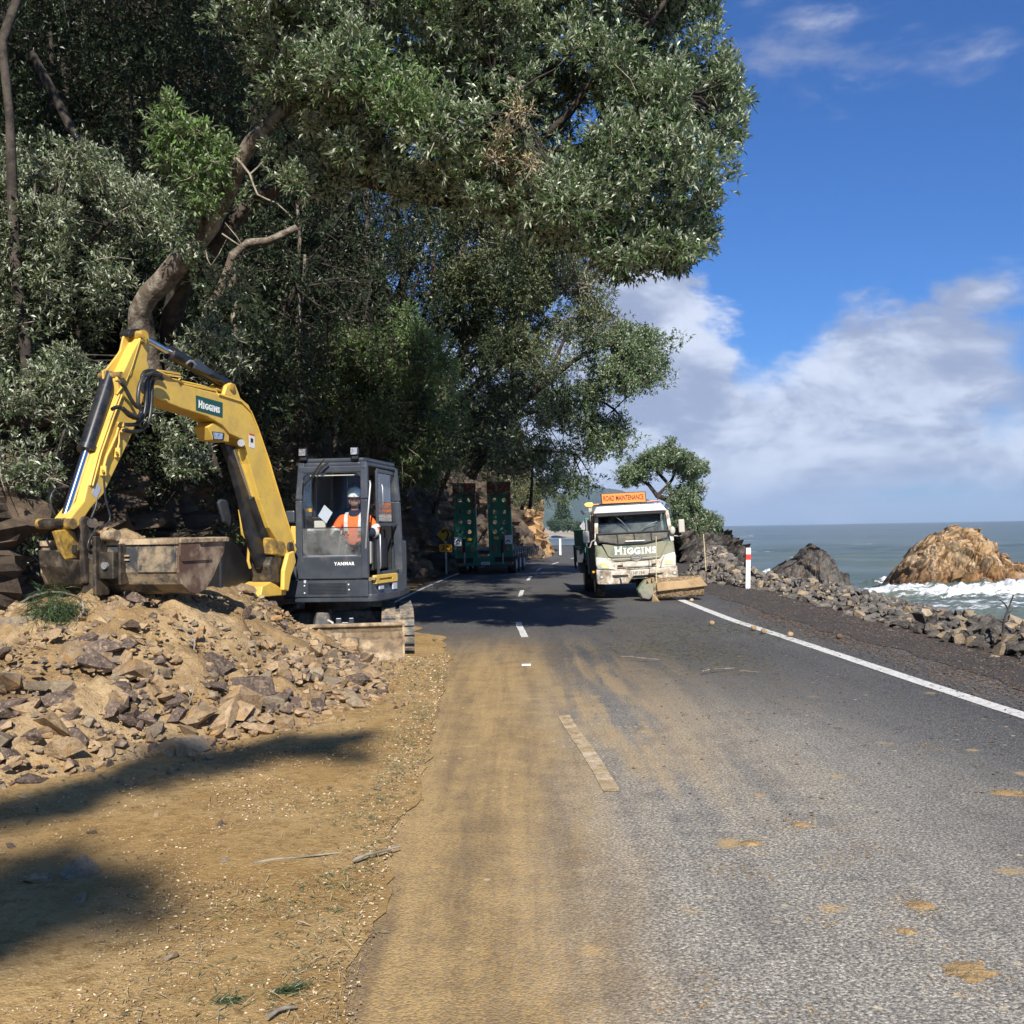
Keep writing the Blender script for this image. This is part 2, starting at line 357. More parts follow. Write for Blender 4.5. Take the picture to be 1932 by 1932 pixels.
def rockmat(name, cols, scale=1.2, rough=.85, bump=.7, bscale=6., rv=.25, space='Object', crack=.0, band=None):
    m, n, bs = newmat(name); co = n.n('ShaderNodeTexCoord').outputs[space]
    if rv and space == 'Object':
        oi = n.n('ShaderNodeObjectInfo'); co2 = n.vmath('ADD', co, n.vmath('SCALE', (17., 9., 31.), scale=oi.outputs['Random']))
    else: co2 = co
    a = n.noise(co2, scale, 7, .65, .4); b_ = n.noise(co2, scale*3.1, 6, .6)
    c = n.mix(n.ramp(a, .40, .58), c4(cols[0]), c4(cols[1]))
    if len(cols) > 2: c = n.mix(n.ramp(b_, .50, .66), c, c4(cols[2]))
    if len(cols) > 3: c = n.mix(n.ramp(n.noise(co2, scale*.7, 4, .6, .5), .56, .68), c, c4(cols[3]))
    if band:      # (z0, z1, colour) wet tide band, in object space
        sp = n.n('ShaderNodeSeparateXYZ'); n.link(co, sp.inputs[0])
        c = n.mix(n.ramp(n.math('ADD', sp.outputs[2], n.math('MULTIPLY', b_, .8)), band[0], band[1], .85, 0.), c, c4(band[2]))
    if crack:
        v = n.voro(n.vmath('ADD', co2, n.vmath('SCALE', n.noise(co2, scale*1.5, 4, .6, 0, 'Color'), scale=1.2)), crack, 'DISTANCE_TO_EDGE')
        c = n.mix(n.ramp(v, .0, .06, .6, 0.), c, (.03, .025, .02, 1))
    if rv: c = n.mix(1., c, n.mix(n.n('ShaderNodeObjectInfo').outputs['Random'], (1-rv, 1-rv, 1-rv, 1), (1+rv, 1+rv, 1+rv, 1)), 'MULTIPLY')
    n.put(bs.inputs['Base Color'], c); bs.inputs['Roughness'].default_value = rough; bs.inputs['Specular IOR Level'].default_value = .3
    bp = n.n('ShaderNodeBump'); bp.inputs['Strength'].default_value = bump; bp.inputs['Distance'].default_value = .05 if space == 'Object' else .1
    n.link(n.math('ADD', n.noise(co2, bscale, 8, .7), n.math('MULTIPLY', n.noise(co2, bscale*5, 4, .6), .3)), bp.inputs['Height']); n.link(bp.outputs[0], bs.inputs['Normal'])
    return m
M['rock_tan'] = rockmat('tan_broken_rock', [(.33, .225, .125), (.44, .32, .19), (.24, .16, .09), (.40, .23, .08)], 2.5)
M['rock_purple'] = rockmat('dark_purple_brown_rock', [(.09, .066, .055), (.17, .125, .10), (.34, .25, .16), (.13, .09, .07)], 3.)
M['rock_grey'] = rockmat('grey_quarry_rock', [(.08, .072, .066), (.13, .118, .105), (.21, .18, .14), (.065, .06, .055)], 2.2)
M['rock_pale'] = rockmat('pale_buff_rock', [(.34, .27, .18), (.26, .20, .13), (.20, .16, .12)], 2.4)
M['rock_sea'] = rockmat('orange_sea_stack_rock', [(.33, .21, .10), (.45, .31, .17), (.56, .43, .30), (.16, .13, .08)], .45, bump=1., bscale=1.6, rv=0, crack=1.1, band=(-1.3, .5, (.20, .105, .045)))
M['rock_dark'] = rockmat('dark_shore_rock', [(.055, .05, .045), (.11, .10, .09), (.16, .12, .09), (.07, .065, .06)], .7, bump=1., bscale=2.2, rv=0, crack=.8)
M['cliff'] = rockmat('weathered_cliff_rock', [(.075, .054, .038), (.12, .088, .06), (.16, .115, .072), (.045, .034, .027)], .45, bump=1., bscale=1.8, rv=0, crack=.55)
M['cliff_orange'] = rockmat('ochre_cliff_rock', [(.46, .28, .12), (.36, .22, .11), (.24, .16, .10)], .6, bump=1., bscale=2., rv=0, crack=.6)
def soilmat(name, cols, bump=.8):
    m, n, bs = newmat(name); co = n.n('ShaderNodeNewGeometry').outputs['Position']
    a = n.noise(co, .9, 8, .62); b_ = n.noise(co, 14, 7, .7); d_ = n.noise(co, 60, 3, .6)
    c = n.mix(n.ramp(a, .38, .62), c4(cols[0]), c4(cols[1]))
    c = n.mix(n.ramp(b_, .45, .7), c, c4(cols[2]))
    c = n.mix(n.ramp(d_, .60, .70, 0., .75), c, c4(cols[3]))
    c = n.mix(n.ramp(n.voro(co, 75), .0, .22, .8, 0.), c, c4(cols[3])); c = n.mix(n.ramp(n.voro(n.vmath('ADD', co, (3.3, 1.7, .4)), 60), .0, .2, .6, 0.), c, c4([v*.45 for v in cols[2]]))
    n.put(bs.inputs['Base Color'], c); bs.inputs['Roughness'].default_value = .95; bs.inputs['Specular IOR Level'].default_value = .15
    bp = n.n('ShaderNodeBump'); bp.inputs['Strength'].default_value = bump; bp.inputs['Distance'].default_value = .03
    n.link(n.math('ADD', n.math('MULTIPLY', b_, .8), n.math('MULTIPLY', d_, .5)), bp.inputs['Height']); n.link(bp.outputs[0], bs.inputs['Normal'])
    return m
M['soil'] = soilmat('excavated_soil', [(.30, .195, .09), (.46, .33, .18), (.22, .145, .07), (.60, .48, .30)], 1.)
M['dirt'] = soilmat('packed_ochre_dirt', [(.33, .205, .075), (.43, .29, .125), (.22, .135, .05), (.66, .54, .33)], .7)
M['rock_cream'] = mat('cream_stone_chips', (.62, .50, .32), (.46, .35, .20), 8, .9)
M['clay'] = soilmat('squashed_clay', [(.34, .22, .10), (.42, .29, .14), (.20, .14, .08), (.50, .40, .25)])
M['floor'] = soilmat('forest_floor', [(.035, .027, .018), (.055, .04, .027), (.025, .02, .014), (.09, .07, .045)])
def blocky(P):
    d, pts = noise.voronoi(P); return noise.noise(pts[0]*7.3+Vector((.5, .5, .5)))*1.3 - (1-min(1, (d[1]-d[0])*3.5))*.55
# ---------------------------------------------------------------- road, ground, cliff
CL = [(-30, 1.6), (-5, 1.05), (0, .9), (7, .62), (10, .43), (17, .16), (20, .09), (27, .18), (35, .5), (43, 1.0), (49, 1.7), (60, 3.5), (68, 5.0)]
WALL = [(-30, 6.6), (5, 6.3), (18, 6.25), (27, 6.65), (29, 6.5), (31, 6.05), (38, 6.4), (45, 8.2), (56, 11.0), (66, 12.), (85, 14), (110, 12)]
FOOT = [(-25, -7.5), (-8, -7.4), (5, -7.2), (12, -6.3), (16, -5.6), (20, -5.0), (26, -4.5), (32, -3.9), (40, -3.3), (48, -1.9), (56, .2), (62, 2.0), (65.5, 2.6), (67.5, 1.5), (70, -4.), (74, -14.), (80, -40)]
SEA = -2.2
def cx(y): return interp(y, CL)
def wallx(y): return interp(y, WALL)
def land_z(x, y):
    s_ = max(x-wallx(y), y-107.5)
    z = -.014
    if s_ > .7: z -= (s_-.7)*(.5 if y < 22 else .85)
    return max(z, -5)
xs = np.concatenate([np.arange(-70, -10, 2.), np.arange(-10, 26, .5)]); ys = np.concatenate([np.arange(-30, 0, 2.), np.arange(0, 122, .7)])
V = [(x, y, land_z(x, y)+(0 if -7 < x-cx(min(y, 68)) < 5.2 or y > 60 else .05*(noise.noise((x*.9, y*.9, 0))-.2))) for y in ys for x in xs]
nx = len(xs); F = [(j*nx+i, j*nx+i+1, (j+1)*nx+i+1, (j+1)*nx+i) for j in range(len(ys)-1) for i in range(nx-1)]
tag(rawmesh('ground', V, F, M['floor'], smooth=True), kind='structure')
# centre line as a curve for the road, with the bend to the left beyond the bluff
RC = [Vector((x, y, 0)) for y, x in CL] + [Vector(p) for p in ((6.0, 74, 0), (7.0, 82, 0), (6.9, 90, 0), (4.6, 96.5, 0), (0, 100, 0), (-8, 101.5, 0), (-30, 102, 0))]
def smooth_line(P, step=.6):
    out = []
    for i in range(len(P)-1):
        p0 = P[max(i-1, 0)]; p1 = P[i]; p2 = P[i+1]; p3 = P[min(i+2, len(P)-1)]
        n = max(2, int((p2-p1).length/step))
        for k in range(n):
            t = k/n
            out.append(.5*((2*p1)+(p2-p0)*t+(2*p0-5*p1+4*p2-p3)*t*t+(3*p1-p0-3*p2+p3)*t**3))
    out.append(P[-1]); return out
RL = smooth_line(RC)
def strip(name, line, offs, z, m, kind='structure', jl=0., jr=0., y0=-1e9, y1=1e9):
    V = []; n = len(offs); k = 0
    for i, p in enumerate(line):
        if not (y0 <= p.y <= y1): continue
        t = (line[min(i+1, len(line)-1)]-line[max(i-1, 0)]).normalized(); r = Vector((t.y, -t.x, 0))
        for j, o_ in enumerate(offs):
            a = o_ + (jl*noise.noise((p.x*1.3, p.y*1.3, 3)) if j == 0 else 0) + (jr*noise.noise((p.x*1.5, p.y*1.5, 9)) if j == n-1 else 0)
            q = p + r*a; V.append((q.x, q.y, z))
        k += 1
    F = [(j*n+i, j*n+i+1, (j+1)*n+i+1, (j+1)*n+i) for j in range(k-1) for i in range(n-1)]
    o = rawmesh(name, V, F, m); return tag(o, kind=kind)
def asphaltmat():
    m, n, bs = newmat('chipseal_asphalt'); P = n.n('ShaderNodeNewGeometry').outputs['Position']
    sp = n.n('ShaderNodeSeparateXYZ'); n.link(P, sp.inputs[0]); X, Y = sp.outputs[0], sp.outputs[1]
    mp_ = n.n('ShaderNodeMapping'); n.link(P, mp_.inputs[0]); mp_.inputs['Scale'].default_value = (1, .30, 1)
    st = mp_.outputs[0]
    mp2 = n.n('ShaderNodeMapping'); n.link(P, mp2.inputs[0]); mp2.inputs['Scale'].default_value = (2.6, .16, 1); mp2.inputs['Rotation'].default_value = (0, 0, -.03); sk = n.noise(mp2.outputs[0], 1.6, 6, .6, .3)
    nb = n.noise(st, .9, 7, .62, .5); nm = n.noise(P, 3.2, 7, .68); fine = n.noise(P, 55, 3, .7); chips = n.voro(P, 85, 'F1', 'Color'); chipd = n.voro(P, 85)
    c = n.mix(n.ramp(nb, .35, .65), (.078, .076, .072, 1), (.125, .120, .110, 1))
    sepc = n.n('ShaderNodeSeparateColor'); n.link(chips, sepc.inputs[0])
    c = n.mix(n.ramp(sepc.outputs[0], .35, 1., 0., .55), c, (.30, .29, .275, 1))      # light chips
    c = n.mix(n.ramp(chipd, .42, .62, 0., .75), c, (.03, .03, .03, 1))                   # bitumen between chips
    keep = n.ramp(sepc.outputs[1], 0., 1., .55, 1.)
    # pale silt smear on the nearer right-hand lane
    lx = n.math('ADD', X, n.math('MULTIPLY', n.math('SUBTRACT', nb, .5), 2.2))
    pale = n.math('MULTIPLY', n.math('MULTIPLY', n.ramp(lx, -.2, .5), n.ramp(lx, 1.6, 4.3, 1., 0.)), n.math('MULTIPLY', n.ramp(Y, 7.0, 15., 1., 0.), n.ramp(n.math('ADD', n.math('MULTIPLY', sk, .5), n.math('MULTIPLY', nm, .5)), .35, .58, .55, 1.)))
    c = n.mix(n.math('MULTIPLY', n.math('MULTIPLY', pale, keep), n.ramp(sepc.outputs[2], .1, .9, .55, 1.)), c, n.mix(n.ramp(fine, .4, .6), (.20, .185, .15, 1), (.66, .60, .49, 1)))
    # ochre dirt dragged along the left-hand lane
    lo_ = n.math('ADD', X, n.math('MULTIPLY', n.math('SUBTRACT', nb, .5), 1.3))
    och = n.math('MULTIPLY', n.math('MULTIPLY', n.ramp(lo_, .0, .85, 1., 0.), n.ramp(Y, 12.5, 18.5, 1., 0.)), n.ramp(n.math('ADD', n.math('MULTIPLY', sk, .75), n.math('MULTIPLY', nm, .25)), .34, .56, .80, 1.))
    och2 = n.math('MULTIPLY', n.math('MULTIPLY', n.ramp(lo_, .6, 2.6, 1., 0.), n.math('MULTIPLY', n.ramp(Y, 5.0, 8.0), n.ramp(Y, 11., 18., 1., 0.))), n.ramp(n.math('ADD', n.math('MULTIPLY', nb, .5), n.math('MULTIPLY', sk, .5)), .40, .56))
    och = n.math('MAXIMUM', och, n.math('MULTIPLY', och2, .75))
    c = n.mix(n.math('MULTIPLY', n.math('MULTIPLY', och, keep), .95), c, n.mix(n.ramp(n.math('ADD', n.math('MULTIPLY', sk, .6), n.math('MULTIPLY', nm, .4)), .36, .62), (.31, .20, .08, 1), (.50, .335, .135, 1)))
    # clay splats
    sv = n.voro(n.vmath('ADD', P, n.vmath('SCALE', n.noise(P, 4, 3, .6, 0, 'Color'), scale=.25)), 1.7)
    sm_ = n.math('MULTIPLY', n.ramp(sv, .03, .17, 1., 0.), n.math('MULTIPLY', n.ramp(n.noise(P, .75, 2), .44, .52), n.ramp(Y, 9., 12.5, 1., 0.)))
    c = n.mix(n.math('MULTIPLY', sm_, n.ramp(fine, .35, .6, .4, .95)), c, (.50, .34, .15, 1))
    s2 = n.voro(P, 5.5); c = n.mix(n.math('MULTIPLY', n.ramp(s2, .06, .12, .8, 0.), n.math('MULTIPLY', n.ramp(n.noise(P, .9, 2), .5, .56), n.ramp(Y, 10., 15., 1., 0.))), c, (.55, .45, .29, 1))
    # fallen leaf dust, greenish brown, mid distance right lane
    gp = n.math('MULTIPLY', n.math('MULTIPLY', n.ramp(n.math('ABSOLUTE', n.math('SUBTRACT', lx, 2.3)), .2, 1.5, 1., 0.), n.math('MULTIPLY', n.ramp(Y, 8.5, 12.), n.ramp(Y, 18., 22., 1., 0.))), n.ramp(nm, .40, .62))
    c = n.mix(n.math('MULTIPLY', gp, .45), c, (.11, .085, .045, 1))
    n.put(bs.inputs['Base Color'], c); bs.inputs['Roughness'].default_value = .82; bs.inputs['Specular IOR Level'].default_value = .3
    bp = n.n('ShaderNodeBump'); bp.inputs['Strength'].default_value = .45; bp.inputs['Distance'].default_value = .008
    n.link(n.math('ADD', n.math('SUBTRACT', 1., chipd), n.math('MULTIPLY', fine, .5)), bp.inputs['Height']); n.link(bp.outputs[0], bs.inputs['Normal'])
    return m
M['asphalt'] = asphaltmat()
strip('road', RL, [-3.35, 0, 5.35], 0., M['asphalt'], jl=.25, jr=.3)
# painted lines
def line_obj(name, offs, y0, y1, m, w_=.10, z=.005):
    L = [p for p in RL]
    V = []; k = 0
    fineL = smooth_line([p for p in RC], .25)
    for i, p in enumerate(fineL):
        if not (y0 <= p.y <= y1): continue
        t = (fineL[min(i+1, len(fineL)-1)]-fineL[max(i-1, 0)]).normalized(); r = Vector((t.y, -t.x, 0))
        off = offs(p.y) if callable(offs) else offs
        for sgn in (-1, 1):
            q = p + r*(off+sgn*w_/2+random.uniform(-.004, .004)); V.append((q.x, q.y, z))
        k += 1
    if k < 2: return None
    F = [(2*j, 2*j+1, 2*j+3, 2*j+2) for j in range(k-1)]
    return tag(rawmesh(name, V, F, m), kind='structure')
line_obj('road_edge_line', lambda y: interp(y, [(0, 4.15), (9, 4.07), (14, 4.03), (25, 3.85), (60, 3.7)]), -4, 66, M['road_paint'], .19)
line_obj('road_edge_line', -3.08, 22, 66, M['road_paint'], .10)
for a, b_, m in ((-3.2, -.2, 'road_paint_dirty'), (6.8, 9.75, 'road_paint_dirty'), (16.6, 19.4, 'road_paint'), (26.6, 29.5, 'road_paint'), (35, 38, 'road_paint'), (43, 46, 'road_paint'), (50.5, 53.5, 'road_paint'), (59, 62, 'road_paint')):
    line_obj('road_centre_dash', 0., a, b_, M[m], .115)
# dirt verge on the left, spread over the lane
def verge_x(y): return interp(y, [(-8, -.45), (0, -.5), (3.6, -.60), (5.7, -.69), (7.7, -.68), (12, -.82), (14.5, -.92), (16.5, -1.15), (18, -1.6), (20.5, -2.4), (24, -3.05), (40, -3.1)])
V = []; F = []; yy = np.arange(-8, 34, .12); K = 34
for y in yy:
    e = verge_x(y) + (.12+.3*max(0, min(1, (y-14)/4)))*noise.noise((0, y*1.1, 5)) + .06*noise.noise((0, y*6, 7)); l = -9.
    for k in range(K):
        t = (k/(K-1)); x = e + (l-e)*t**1.5
        V.append((x, y, .010 + (0 if k == 0 else .028*max(0, min(1, (e-x)*2)) + .035*(noise.noise((x*1.1, y*1.1, 2)))*min(1, (e-x)) + .012*noise.noise((x*6, y*6, 2))*min(1, (e-x)*2))))
F = [(j*K+i, (j+1)*K+i, (j+1)*K+i+1, j*K+i+1) for j in range(len(yy)-1) for i in range(K-1)]
F = [f[::-1] for f in F]
tag(rawmesh('dirt_verge', V, F, M['dirt'], smooth=True), kind='structure')
# gravel shoulder on the sea side
M['shoulder'] = soilmat('reddish_gravel_shoulder', [(.076, .069, .064), (.092, .078, .070), (.056, .052, .049), (.17, .14, .115)])
strip('gravel_shoulder', RL, [4.95, 5.6, 6.3, 7.2], .008, M['shoulder'], jl=.35, y1=62)
# cliff
FP = [Vector((x, y, 0)) for y, x in FOOT]; FL = smooth_line(FP, .45)
def cliff():
    V = []; nh = 74; L = FL; mi = []
    for i, p in enumerate(L):
        t = (L[min(i+1, len(L)-1)]-L[max(i-1, 0)]).normalized(); nrm = Vector((-t.y, t.x, 0))    # inward (away from road)
        steep = interp(p.y, [(0, 3.0), (20, 4.2), (30, 5.5), (45, 8), (60, 9), (70, 8)])
        for j in range(nh):
            u = j/(nh-1)
            if u < .62: z = -.3+steep*(u/.62); back = (z+.3)*.26
            else:
                q = (u-.62)/.38; z = -.3+steep + q*q*22+q*3; back = steep*.26 + q*26
            d = Vector((0, 0, 0))
            P = Vector((p.x*.55, p.y*.55, z*.5))
            a = noise.fractal(P, .9, 2.1, 5)*.55
            rg = abs(noise.noise(P*1.7+Vector((3, 1, 7))))*.9
            amp = min(1, (z+.3)*1.2)
            f = (a*1.1 - rg*.4+.15+.42*blocky(P*1.7+noise.noise_vector(P*2)*.3)+.2*blocky(P*4.5))*amp
            q2 = p + nrm*(back - f*1.1); V.append((q2.x, q2.y, z + .25*noise.noise(P*2)*amp))
    F = []
    for i in range(len(L)-1):
        for j in range(nh-1):
            F.append((i*nh+j, (i+1)*nh+j, (i+1)*nh+j+1, i*nh+j+1)); y = L[i].y; z = V[i*nh+j][2]
            mi.append(1 if (60.5 < y < 68 and z < 5 and noise.noise((y*.8, z*.8, 1)) > -.35) else (2 if z > 9 else 0))
    F = [f[::-1] for f in F]
    tag(rawmesh('rock_cliff', V, F, [M['cliff'], M['cliff_orange'], M['floor']], mi=mi, smooth=False), kind='structure')
cliff()
# ---------------------------------------------------------------- sea
def seamat():
    m, n, bs = newmat('grey_green_sea'); P = n.n('ShaderNodeNewGeometry').outputs['Position']
    at = n.n('ShaderNodeAttribute', attribute_name='foam').outputs['Fac']
    mp_ = n.n('ShaderNodeMapping'); n.link(P, mp_.inputs[0]); mp_.inputs['Rotation'].default_value = (0, 0, .15); mp_.inputs['Scale'].default_value = (.35, 1., 1)
    big = n.noise(mp_.outputs[0], .012, 5, .6); mid = n.noise(mp_.outputs[0], .5, 8, .66, .3); fine = n.noise(mp_.outputs[0], 3., 6, .7)
    c = n.mix(n.ramp(big, .40, .62), (.125, .155, .125, 1), (.085, .12, .10, 1))
    c = n.mix(n.ramp(mid, .45, .65, 0, .5), c, (.175, .185, .145, 1))
    caps = n.math('MULTIPLY', n.ramp(n.noise(mp_.outputs[0], .11, 7, .62, .6), .635, .66), n.ramp(mid, .48, .58))
    f = n.math('ADD', n.ramp(n.math('ADD', at, n.math('MULTIPLY', n.math('SUBTRACT', n.math('ADD', n.math('MULTIPLY', mid, .55), n.math('MULTIPLY', fine, .45)), .5), 2.6)), .42, .62), caps, clamp=True)
    c = n.mix(f, c, n.mix(fine, (.62, .66, .68, 1), (.88, .90, .90, 1)))
    n.put(bs.inputs['Base Color'], c); n.put(bs.inputs['Roughness'], n.math('ADD', .30, n.math('MULTIPLY', f, .6))); bs.inputs['Specular IOR Level'].default_value = .3; n.put(bs.inputs['Metallic'], 0.)
    bp = n.n('ShaderNodeBump'); bp.inputs['Strength'].default_value = .9; bp.inputs['Distance'].default_value = .35
    n.link(n.math('ADD', mid, n.math('MULTIPLY', fine, .25)), bp.inputs['Height']); n.link(bp.outputs[0], bs.inputs['Normal'])
    return m
def sea():
    az = np.concatenate([np.arange(-180, -12, 6.), np.arange(-12, 36, .11), np.arange(36, 181, 6.)])
    r = np.concatenate([np.geomspace(9, 180, 520), np.geomspace(185, 22000, 90)])
    A, Rr = np.meshgrid(np.radians(az), r); X = Rr*np.sin(A); Y = Rr*np.cos(A)
    Z = np.zeros_like(X); foam = np.zeros_like(X)
    for kx, ky, am in ((.10, .55, .16), (-.06, .34, .2), (.3, .9, .07), (.5, 1.6, .04), (-.4, 1.3, .045)):
        Z += am*np.sin(kx*X+ky*Y+1.7*np.sin(.11*X+.07*Y)+am*40)
    Z *= np.clip(1.2-Rr/900, .05, 1)
    def g(cx_, cy_, sx, sy): return np.exp(-((X-cx_)/sx)**2-((Y-cy_)/sy)**2)
    # surf: breaking waves near rocks and in the little bay
    for cx_, cy_, sx, sy, h_, f_ in ((17.3, 66, 2.4, 1.6, 1.5, 1.1), (15, 64, 1.8, 2, .5, .8), (23.5, 63, 2.2, 2.2, .75, .9), (25.5, 53., 6.5, 1.6, .7, 1.1), (20.5, 55, 3.5, 1.2, .4, .9), (14.6, 60, 3., 1.5, .8, 1.1), (26, 47.5, 7, 1.3, .4, .85), (21, 43, 6, 1., .3, .8), (22, 46, 7, 5, .1, .62), (17, 40, 7, 5, .05, .45), (28, 50, 8, 5, .15, .62), (31, 55, 6, 2, .3, .8), (20, 62, 6, 2, .2, .5), (28.5, 40, 4, 1.2, .35, .7), (15, 33, 8, 6, .05, .42), (28, 66, 8, 1.4, .2, .5), (22, 27, 12, 6, 0, .4)):
        G = g(cx_, cy_, sx, sy); foam = np.maximum(foam, G*f_*.72); Z += G*h_*.75*(1+.3*np.sin(3*X+2.2*Y)*np.sin(1.9*Y-2.7*X)+.22*np.sin(7.3*X+3*np.sin(2*Y))*np.sin(8.1*Y+2*np.sin(3*X))+.15*np.sin(15*X+4*Y)*np.sin(13*Y))
    # far bay strip with a foam line
    foam = np.maximum(foam, .85*np.exp(-((Y-395-12*np.sin(X*.05))/14)**2)*(X < 90)*(Y > 100))
    Z += SEA
    n = len(az); m_ = len(r)
    V = np.stack([X, Y, Z], -1).reshape(-1, 3)
    i, j = np.meshgrid(np.arange(n-1), np.arange(m_-1)); a = (j*n+i).ravel(); F = np.stack([a, a+n, a+n+1, a+1], -1)[:, ::-1]
    o = rawmesh('sea', V, F, seamat(), smooth=True)
    at = o.data.attributes.new('foam', 'FLOAT', 'POINT'); at.data.foreach_set('value', foam.ravel().astype(np.float32)); tag(o, kind='structure')
sea()
# ---------------------------------------------------------------- rocks
def hullrock(seed, sq=(1, .8, .6), n=11):
    r = random.Random(seed); b_ = bmesh.new()
    for k in range(n):
        v = Vector((r.gauss(0, 1), r.gauss(0, 1), r.gauss(0, 1))).normalized()
        v *= r.uniform(.75, 1.); v = Vector((max(-.8, min(.8, v.x))*sq[0], max(-.75, min(.75, v.y))*sq[1], max(-.75, min(.75, v.z))*sq[2])); b_.verts.new(v)
    res = bmesh.ops.convex_hull(b_, input=b_.verts)
    bmesh.ops.delete(b_, geom=[g_ for g_ in set(res['geom_interior'])|set(res['geom_unused']) if isinstance(g_, bmesh.types.BMVert)], context='VERTS')
    bmesh.ops.recalc_face_normals(b_, faces=b_.faces)
    return b_
def rockmeshes(m, cnt, seed, sq=(1, .8, .62), n=11):
    out = []
    for k in range(cnt):
        b_ = hullrock(seed+k, (sq[0], sq[1]*random.uniform(.8, 1.1), sq[2]*random.uniform(.7, 1.15)), n)
        me = bpy.data.meshes.new('rock'); b_.to_mesh(me); b_.free(); me.materials.append(m); out.append(me)
    return out
def stones_mesh(name, P, sizes, mats, parent=None, mi=None, sq=(1, .8, .6), nvar=6, seed=3, n=9, kind='stuff'):
    """thousands of small angular stones joined in one mesh"""
    Vs = []; Fs = []; off = 0; MI = []
    var = []
    for k in range(nvar):
        b_ = hullrock(seed+50+k, sq, n); b_.verts.ensure_lookup_table(); b_.verts.index_update()
        var.append((np.array([v.co[:] for v in b_.verts]), np.array([[v.index for v in f.verts] for f in b_.faces]))); b_.free()
    P = np.asarray(P); rng2 = np.random.default_rng(seed); which = rng2.integers(0, nvar, len(P))
    for k in range(nvar):
        idx = np.where(which == k)[0]; m_ = len(idx)
        if m_ == 0: continue
        v, f = var[k]
        a = rng2.uniform(0, 2*np.pi, m_); ti = rng2.uniform(-.6, .6, m_); ca, sa, ct, st = np.cos(a), np.sin(a), np.cos(ti), np.sin(ti)
        x, y, z = v[:, 0], v[:, 1], v[:, 2]
        y2 = ct[:, None]*y - st[:, None]*z; z2 = st[:, None]*y + ct[:, None]*z
        X = ca[:, None]*x - sa[:, None]*y2; Y = sa[:, None]*x + ca[:, None]*y2
        W = np.stack([X, Y, z2], -1)*np.asarray(sizes)[idx][:, None, None] + P[idx][:, None, :]
        Vs.append(W.reshape(-1, 3)); Fs.append((f[None]+(np.arange(m_)*len(v))[:, None, None]+off).reshape(-1, 3)); off += m_*len(v)
        MI.append(np.repeat((mi[idx] if mi is not None else np.zeros(m_, int)), len(f)))
    o = rawmesh(name, np.concatenate(Vs), np.concatenate(Fs), mats, parent, mi=np.concatenate(MI))
    if kind: o['kind'] = kind
    return o
# spoil heap
TOE = [(-9, 6.3), (-6.0, 6.5), (-3.5, 7.0), (-2.75, 7.9), (-2.2, 8.7), (-1.45, 10.2), (-1.35, 11.0), (-1.62, 12.3), (-1.75, 13.5), (-2.5, 14.1), (-4.4, 14.5), (-9, 14.6)]
def segd(x, y, P):
    best = 1e9
    for i in range(len(P)):
        ax, ay = P[i]; bx, by = P[(i+1) % len(P)]; dx, dy = bx-ax, by-ay
        t = max(0, min(1, ((x-ax)*dx+(y-ay)*dy)/(dx*dx+dy*dy))); best = min(best, math.hypot(x-ax-dx*t, y-ay-dy*t))
    return best
def heap_z(x, y):
    if not inpoly(x, y, TOE): return -.05
    d = segd(x, y, TOE[:-1]) if x > -8 else 3
    top = interp(x, [(-9, .95), (-5.2, 1.05), (-4.0, 1.17), (-3.2, 1.05), (-2.6, .60), (-1.9, .38), (-1.3, .3)])
    top *= interp(y, [(6, .3), (8.2, .5), (10.2, 1.0), (12.4, 1.0), (13.3, .95), (13.9, .6)])
    return top*(1-math.exp(-d/.55)) + .02
heap = thing('spoil_heap', (-4, 10.5, 0), 'heap of tan slip rubble and soil in front of the yellow digger, under its bucket', 'rubble heap')
V = []; F = []; xs = np.arange(-9, -1, .065); ys = np.arange(6.2, 14.8, .065); hz = {}
for y in ys:
    for x in xs:
        z = heap_z(x, y)
        if z > 0: z += min(.35, z)*(.50*noise.fractal(Vector((x*1.6, y*1.6, 1)), .8, 2.1, 6)+.22*blocky(Vector((x*3.2, y*3.2, 3)))+.16*blocky(Vector((x*8, y*8, 3)))*(.5+noise.noise((x*.8, y*.8, 9))))
        V.append((x, y, z))
nx = len(xs); F = [(j*nx+i, j*nx+i+1, (j+1)*nx+i+1, (j+1)*nx+i) for j in range(len(ys)-1) for i in range(nx-1)]
F = [f for f in F if max(V[k][2] for k in f) > -.04]
rawmesh('soil', V, F, M['soil'], heap, smooth=True)
RT = rockmeshes(M['rock_tan'], 7, 100); RP = rockmeshes(M['rock_purple'], 6, 200, (1, .85, .5)); RPA = rockmeshes(M['rock_pale'], 4, 300)
RG = rockmeshes(M['rock_grey'], 8, 400, (1, .85, .7)); RG2 = rockmeshes(M['rock_pale'], 3, 500)
def place_rock(me, loc, size, parent, name='rock', sink=.25):
    o = bpy.data.objects.new(name, me); COL.objects.link(o)
    off = Vector((0, 0, 0))
    if parent is not None: o.parent = parent; off = ROOT[parent.name]
    o.location = Vector(loc)-off+Vector((0, 0, size*(.45-sink))); o.scale = (size, size*random.uniform(.75, 1.1), size*random.uniform(.7, 1.1))
    o.rotation_euler = (random.uniform(-.6, .6), random.uniform(-.6, .6), random.uniform(0, 6.28)); return o
